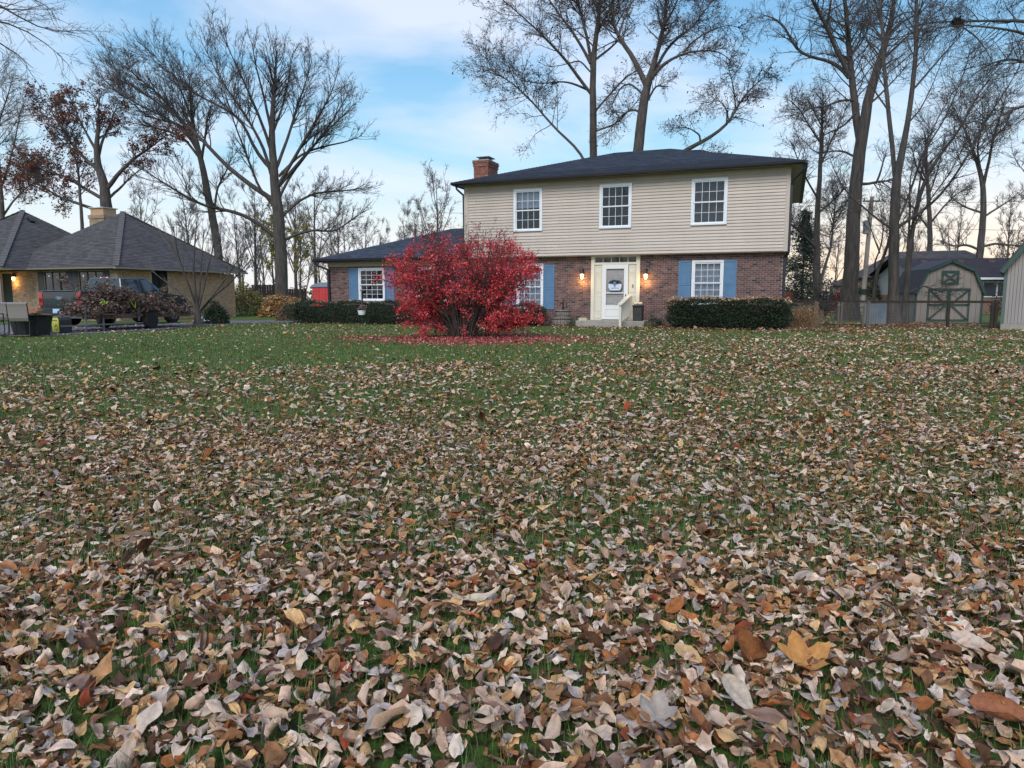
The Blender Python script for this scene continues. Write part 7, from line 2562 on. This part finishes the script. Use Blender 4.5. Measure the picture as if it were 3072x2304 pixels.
# drifts: along the foundation, round the trunks at right
x_ = np.concatenate([rng.normal(size=2600) * 2.2 + 15.3, rng.uniform(1.5, 12, 1500)])
y_ = np.concatenate([rng.normal(size=2600) * 1.3 + 28.9, np.zeros(1500)])
y_[2600:] = 26.27 + math.tan(HA) * (x_[2600:] - 10.1) - rng.uniform(0.9, 2.6, 1500)
hl = (x_ - 10.1) * math.cos(HA) + (y_ - 26.27) * math.sin(HA)
hy_ = -(x_ - 10.1) * math.sin(HA) + (y_ - 26.27) * math.cos(HA)
keep = ~((hl < 0) & (hy_ > -0.25)) & ~((hl > -7.9) & (hl < -5.05) & (hy_ > -1.65)) & (y_ > 20)
v, q, c = scatter(rng, x_[keep], y_[keep], T_dist, 0.07, 0.12, 24, 0.003, 0.06)
c = c * np.array([0.75, 0.62, 0.58])
parts_v.append(v)
parts_q.append(q)
parts_c.append(c)
# sparse leaves on lawn and drive at far left and behind
x_ = rng.uniform(-17, 2, 2600)
y_ = rng.uniform(21, 32, 2600)
hy_ = -(x_ - 10.1) * math.sin(HA) + (y_ - 26.27) * math.cos(HA)
hl = (x_ - 10.1) * math.cos(HA) + (y_ - 26.27) * math.sin(HA)
keep = ~((hy_ > -0.7) & (hl > -21.5))
v, q, c = scatter(rng, x_[keep], y_[keep], T_dist, 0.06, 0.10, 20, 0.028, 0.05)
parts_v.append(v)
parts_q.append(q)
parts_c.append(c)
off = 0
for i in range(len(parts_v)):
    parts_q[i] = parts_q[i] + off
    off += len(parts_v[i])
V_, Q_, C_a = np.concatenate(parts_v), np.concatenate(parts_q), np.concatenate(parts_c)
TRI[0] += len(Q_) * 2
print('leaf quads', len(Q_))
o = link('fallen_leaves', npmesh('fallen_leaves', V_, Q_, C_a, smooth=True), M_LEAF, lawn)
tag(o, kind='stuff')
# crimson litter below the bush
n = 10500
a = rng.uniform(0, 2 * np.pi, n)
r_ = np.abs(rng.normal(size=n)) * 1.5
x_, y_ = BB[0] + 0.25 + r_ * np.cos(a) * 1.35, BB[1] - 0.55 + r_ * np.sin(a) * 0.85
v, q, c = leafquads(rng, np.stack([x_, y_, zfun(x_, y_) + rng.uniform(0.01, 0.045, n)], -1), n, 0.062, 0.0, ((0.46, 0.08, 0.09), (0.58, 0.16, 0.17), (0.34, 0.05, 0.06), (0.52, 0.25, 0.22), (0.25, 0.08, 0.07)), 0.0, 1.9)
v[:, 2] = np.maximum(v[:, 2], 0.012 + zfun(v[:, 0], v[:, 1]))
TRI[0] += n * 2
tag(link('crimson_leaf_litter', npmesh('crimson_leaf_litter', v, q, c), M_LEAF), 'ring of small crimson leaves under the red bush', kind='stuff')

# singular leaves one can point to
SPEC = [
    ('maple_leaf', 'large ochre-orange lobed maple leaf lying in the right foreground', (0.86, 1.98), 0.18, 'lobed', (0.52, 0.25, 0.08), 12, 20, 2.0, 1.6),
    ('maple_leaf', 'dark rust half-curled maple leaf just left of the ochre one', (0.71, 2.02), 0.16, 'lobed', (0.24, 0.095, 0.035), 34, 100, 5.0, 2.2),
    ('broad_pale_leaf', 'broad pale beige leaf lying flat near the right picture edge', (1.42, 2.08), 0.125, 'ovate2', (0.58, 0.46, 0.36), 14, -35, 1.8, 0.9),
    ('long_pale_leaf', 'very long pale leaf lying across the centre foreground', (-0.13, 2.42), 0.21, 'long', (0.60, 0.50, 0.36), 8, 22, 4.5, 1.6),
    ('grey_lobed_leaf', 'blue-grey lobed leaf at the bottom edge right of centre', (0.37, 1.70), 0.13, 'lobed', (0.36, 0.31, 0.27), 18, 70, 2.6, 1.4),
    ('brown_corner_leaf', 'large red-brown folded leaf in the bottom right corner', (1.25, 1.70), 0.16, 'ovate2', (0.33, 0.135, 0.07), 16, -20, 5.0, 0.9),
    ('ochre_pointed_leaf', 'smooth ochre pointed leaf left of the ochre maple leaf', (0.53, 2.02), 0.10, 'ovate', (0.55, 0.36, 0.18), 14, -50, 1.4, 0.3),
    ('white_curled_leaf', 'whitish pointed leaf standing up at the bottom, right of centre', (0.60, 1.78), 0.115, 'ovate', (0.50, 0.42, 0.34), 38, -60, 3.6, 0.8),
]


class FixRng:
    def __init__(s, kc, kl, w):
        s.q = [w, kc, kl]
        s.r = np.random.default_rng(3)


def special_leaf(size, kind, col, tilt, yaw, kc, kl):
    nu, nv = 15, 9
    u = np.linspace(0, 1, nu)
    s = np.linspace(-1, 1, nv)
    r = np.random.default_rng(int(size * 1000 + yaw) % 997)
    if kind == 'lobed':
        # palmate leaf in polar form, centre to rim
        nr, na = 6, 40
        th = np.linspace(0, 2 * np.pi, na, endpoint=False)
        lob = 0.30 + 0.20 * np.abs(np.cos(th * 2.5)) ** 1.6 + 0.045 * np.abs(np.cos(th * 7.5 + 0.5))
        lob[np.abs(th - np.pi) < 0.35] *= 0.45
        rr_ = np.linspace(0.0, 1, nr)
        X = rr_[:, None] * (lob * np.cos(th))[None]
        Yv = rr_[:, None] * (lob * np.sin(th))[None]
        i = np.arange(nr - 1)[:, None] * na + np.arange(na)[None]
        j = np.arange(nr - 1)[:, None] * na + (np.arange(na) + 1)[None] % na
        Q = np.stack([i, j, j + na, i + na], -1).reshape(-1, 4)
        ridge = 0.02 * rr_[:, None] * np.cos(th * 5)[None]
        cv = (1 + 0.12 * np.cos(th * 5)[None] * rr_[:, None]).reshape(-1)
        Z0 = ridge
    else:
        wm = {'ovate': 0.30, 'ovate2': 0.36, 'long': 0.15}[kind]
        w = np.sin(np.pi * u ** 0.85) ** 0.75 * wm * (1 + 0.04 * np.sin(u * 40))
        w[0] = w[-1] = 0.005
        X = (u[:, None] - 0.5) * np.ones((1, nv))
        Yv = w[:, None] * s[None]
        i = np.arange(nu - 1)[:, None] * nv + np.arange(nv - 1)[None]
        Q = np.stack([i, i + nv, i + nv + 1, i + 1], -1).reshape(-1, 4)
        Z0 = 0.012 * np.cos((u[:, None] - np.abs(s)[None] * 0.15) * 42) * (1 - 0.3 * np.abs(s)[None])
        cv = (1 - 0.2 * (np.abs(s) < 0.15)[None] + 0.0 * u[:, None] + 0.05 * np.cos((u[:, None] - np.abs(s)[None] * 0.15) * 42)).reshape(-1)
    a = Yv * kc
    Y2, Z2 = np.sin(a) / kc, (1 - np.cos(a)) / kc + Z0
    al = X * kl
    Xr = np.sin(al) / kl - Z2 * np.sin(al)
    Zr = (1 - np.cos(al)) / kl + Z2 * np.cos(al)
    Zr = Zr + 0.02 * np.sin(X * 14 + 1) * np.sin(Yv * 12)
    Vt = np.stack([Xr, Y2, Zr], -1).reshape(-1, 3)
    me = npmesh('leaf', Vt * size, Q, np.array(col)[None] * cv[:, None], smooth=True)
    me.materials.append(M_LEAF)
    return me, Vt * size


for (nm, lb, (x_, y_), size, kind, col, tilt, yaw, kc, kl) in SPEC:
    me, Vt = special_leaf(size, kind, col, tilt, yaw, kc, kl)
    me.name = nm
    o = bpy.data.objects.new(nm, me)
    COL.objects.link(o)
    tag(o, lb, 'leaf')
    ax = Matrix.Rotation(rad(tilt), 4, 'X') @ Matrix.Rotation(rad(yaw), 4, 'Z') if kind != 'long' else Matrix.Rotation(rad(yaw), 4, 'Z')
    zs = (np.array(ax.to_3x3()) @ Vt.T)[2].min()
    o.matrix_world = Matrix.Translation((x_, y_, float(zfun(x_, y_)) + 0.05 - zs)) @ ax
    pet = MB().tube([(-0.5 * size if kind != 'lobed' else -0.10 * size, 0, 0.0), (-0.75 * size, 0.03 * size, 0.04 * size), (-0.95 * size, 0.0, 0.02 * size)], 0.0014, 5)
    pet.build('stalk', mat('leaf_stalk', (0.36, 0.2, 0.1)), o)

# twigs and long pine needles lying among the leaves
n = 900
y_ = np.sqrt(rng.uniform(1.6 ** 2, 7.5 ** 2, n))
x_ = rng.uniform(-0.8, 0.8, n) * y_
P0 = np.zeros((n, 4, 3))
a = rng.uniform(0, 2 * np.pi, n)
ln = rng.uniform(0.05, 0.16, n)
for k in range(4):
    t = k / 3 - 0.5
    P0[:, k] = np.stack([x_ + np.cos(a) * ln * t, y_ + np.sin(a) * ln * t, zfun(x_, y_) + rng.uniform(0.035, 0.06, n) + 0.15 * ln * rng.uniform(-1, 1, n) * t], -1)
P0[:, 1:3] += rng.normal(size=(n, 2, 3)) * 0.004
v, q = tubes(P0, np.full((n, 4), 0.0011), 3)
tag(link('pine_needles', npmesh('pine_needles', v, q), mat('orange_needle', (0.40, 0.22, 0.09), (0.22, 0.11, 0.05), 8)), 'thin orange needles and stalks among the foreground leaves', kind='stuff')


# ------------------------------------------------------------------ GRASS
def grass(rng, y0, y1, dens, hmin, hmax, w, seg, left_boost=True):
    area = 0.86 * (y1 * y1 - y0 * y0)
    n = int(area * dens)
    y = np.sqrt(rng.uniform(y0 * y0, y1 * y1, n))
    x = rng.uniform(-0.86, 0.86, n) * (y + 0.4)
    cl = 0.5 + 0.5 * np.sin(x * 9 + np.sin(y * 7) * 2) * np.sin(y * 8 + np.sin(x * 5) * 2)
    keep = rng.random(n) < (0.35 + 0.65 * cl)
    x, y = x[keep], y[keep]
    hyl = -(x - 10.1) * math.sin(HA) + (y - 26.27) * math.cos(HA)
    hl_ = (x - 10.1) * math.cos(HA) + (y - 26.27) * math.sin(HA)
    keep = ~((hyl > -1.0) & (hl_ > -21.5)) & ~((x < -12.2) & (y > 21.2) & (y < 34))
    x, y = x[keep], y[keep]
    n = len(x)
    h = rng.uniform(hmin, hmax, n)
    a = rng.uniform(0, 2 * np.pi, n)
    lean = rng.uniform(0.1, 0.9, n) * h
    dx, dy = np.cos(a), np.sin(a)
    sx, sy = -dy * w / 2, dx * w / 2
    z = zfun(x, y) - 0.004
    ww = rng.uniform(0.7, 1.3, n)
    sx, sy = sx * ww, sy * ww
    if seg == 2:
        V_ = np.stack([
            np.stack([x - sx, y - sy, z], -1), np.stack([x + sx, y + sy, z], -1),
            np.stack([x + sx * .8 + dx * lean * .35, y + sy * .8 + dy * lean * .35, z + h * 0.6], -1),
            np.stack([x - sx * .8 + dx * lean * .35, y - sy * .8 + dy * lean * .35, z + h * 0.6], -1),
            np.stack([x + dx * lean, y + dy * lean, z + h], -1)], 1)
        b = np.arange(n)[:, None] * 5
        Tq = np.concatenate([b + np.array([[0, 1, 2]]), b + np.array([[0, 2, 3]]), b + np.array([[3, 2, 4]])], 0)
        k = 5
    else:
        V_ = np.stack([np.stack([x - sx, y - sy, z], -1), np.stack([x + sx, y + sy, z], -1), np.stack([x + dx * lean, y + dy * lean, z + h], -1)], 1)
        Tq = np.arange(n)[:, None] * 3 + np.array([[0, 1, 2]])
        k = 3
    pal = np.array([(0.066, 0.125, 0.024), (0.098, 0.170, 0.034), (0.145, 0.220, 0.048), (0.045, 0.082, 0.02), (0.26, 0.22, 0.09)])
    c = pal[rng.choice(5, n, p=[.27, .29, .22, .15, .07])] * rng.uniform(0.8, 1.25, (n, 1))
    return V_.reshape(-1, 3), Tq, np.repeat(c, k, axis=0)


gp_ = [grass(rng, 1.35, 4.5, 3800, 0.035, 0.085, 0.0032, 2), grass(rng, 4.5, 10, 1900, 0.035, 0.08, 0.006, 1), grass(rng, 10, 18, 520, 0.035, 0.065, 0.013, 1), grass(rng, 18, 33, 130, 0.03, 0.05, 0.028, 1)]
off = 0
gv_, gq_, gc_ = [], [], []
for v, q, c in gp_:
    gv_.append(v)
    gq_.append(q + off)
    gc_.append(c)
    off += len(v)
gq_ = np.concatenate(gq_)
TRI[0] += len(gq_)
o = link('grass', npmesh('grass', np.concatenate(gv_), gq_, np.concatenate(gc_)), M_GRASSB)
tag(o, 'short green grass growing between the fallen leaves', 'grass', kind='stuff')
del o['category']
print('total tris approx', TRI[0])
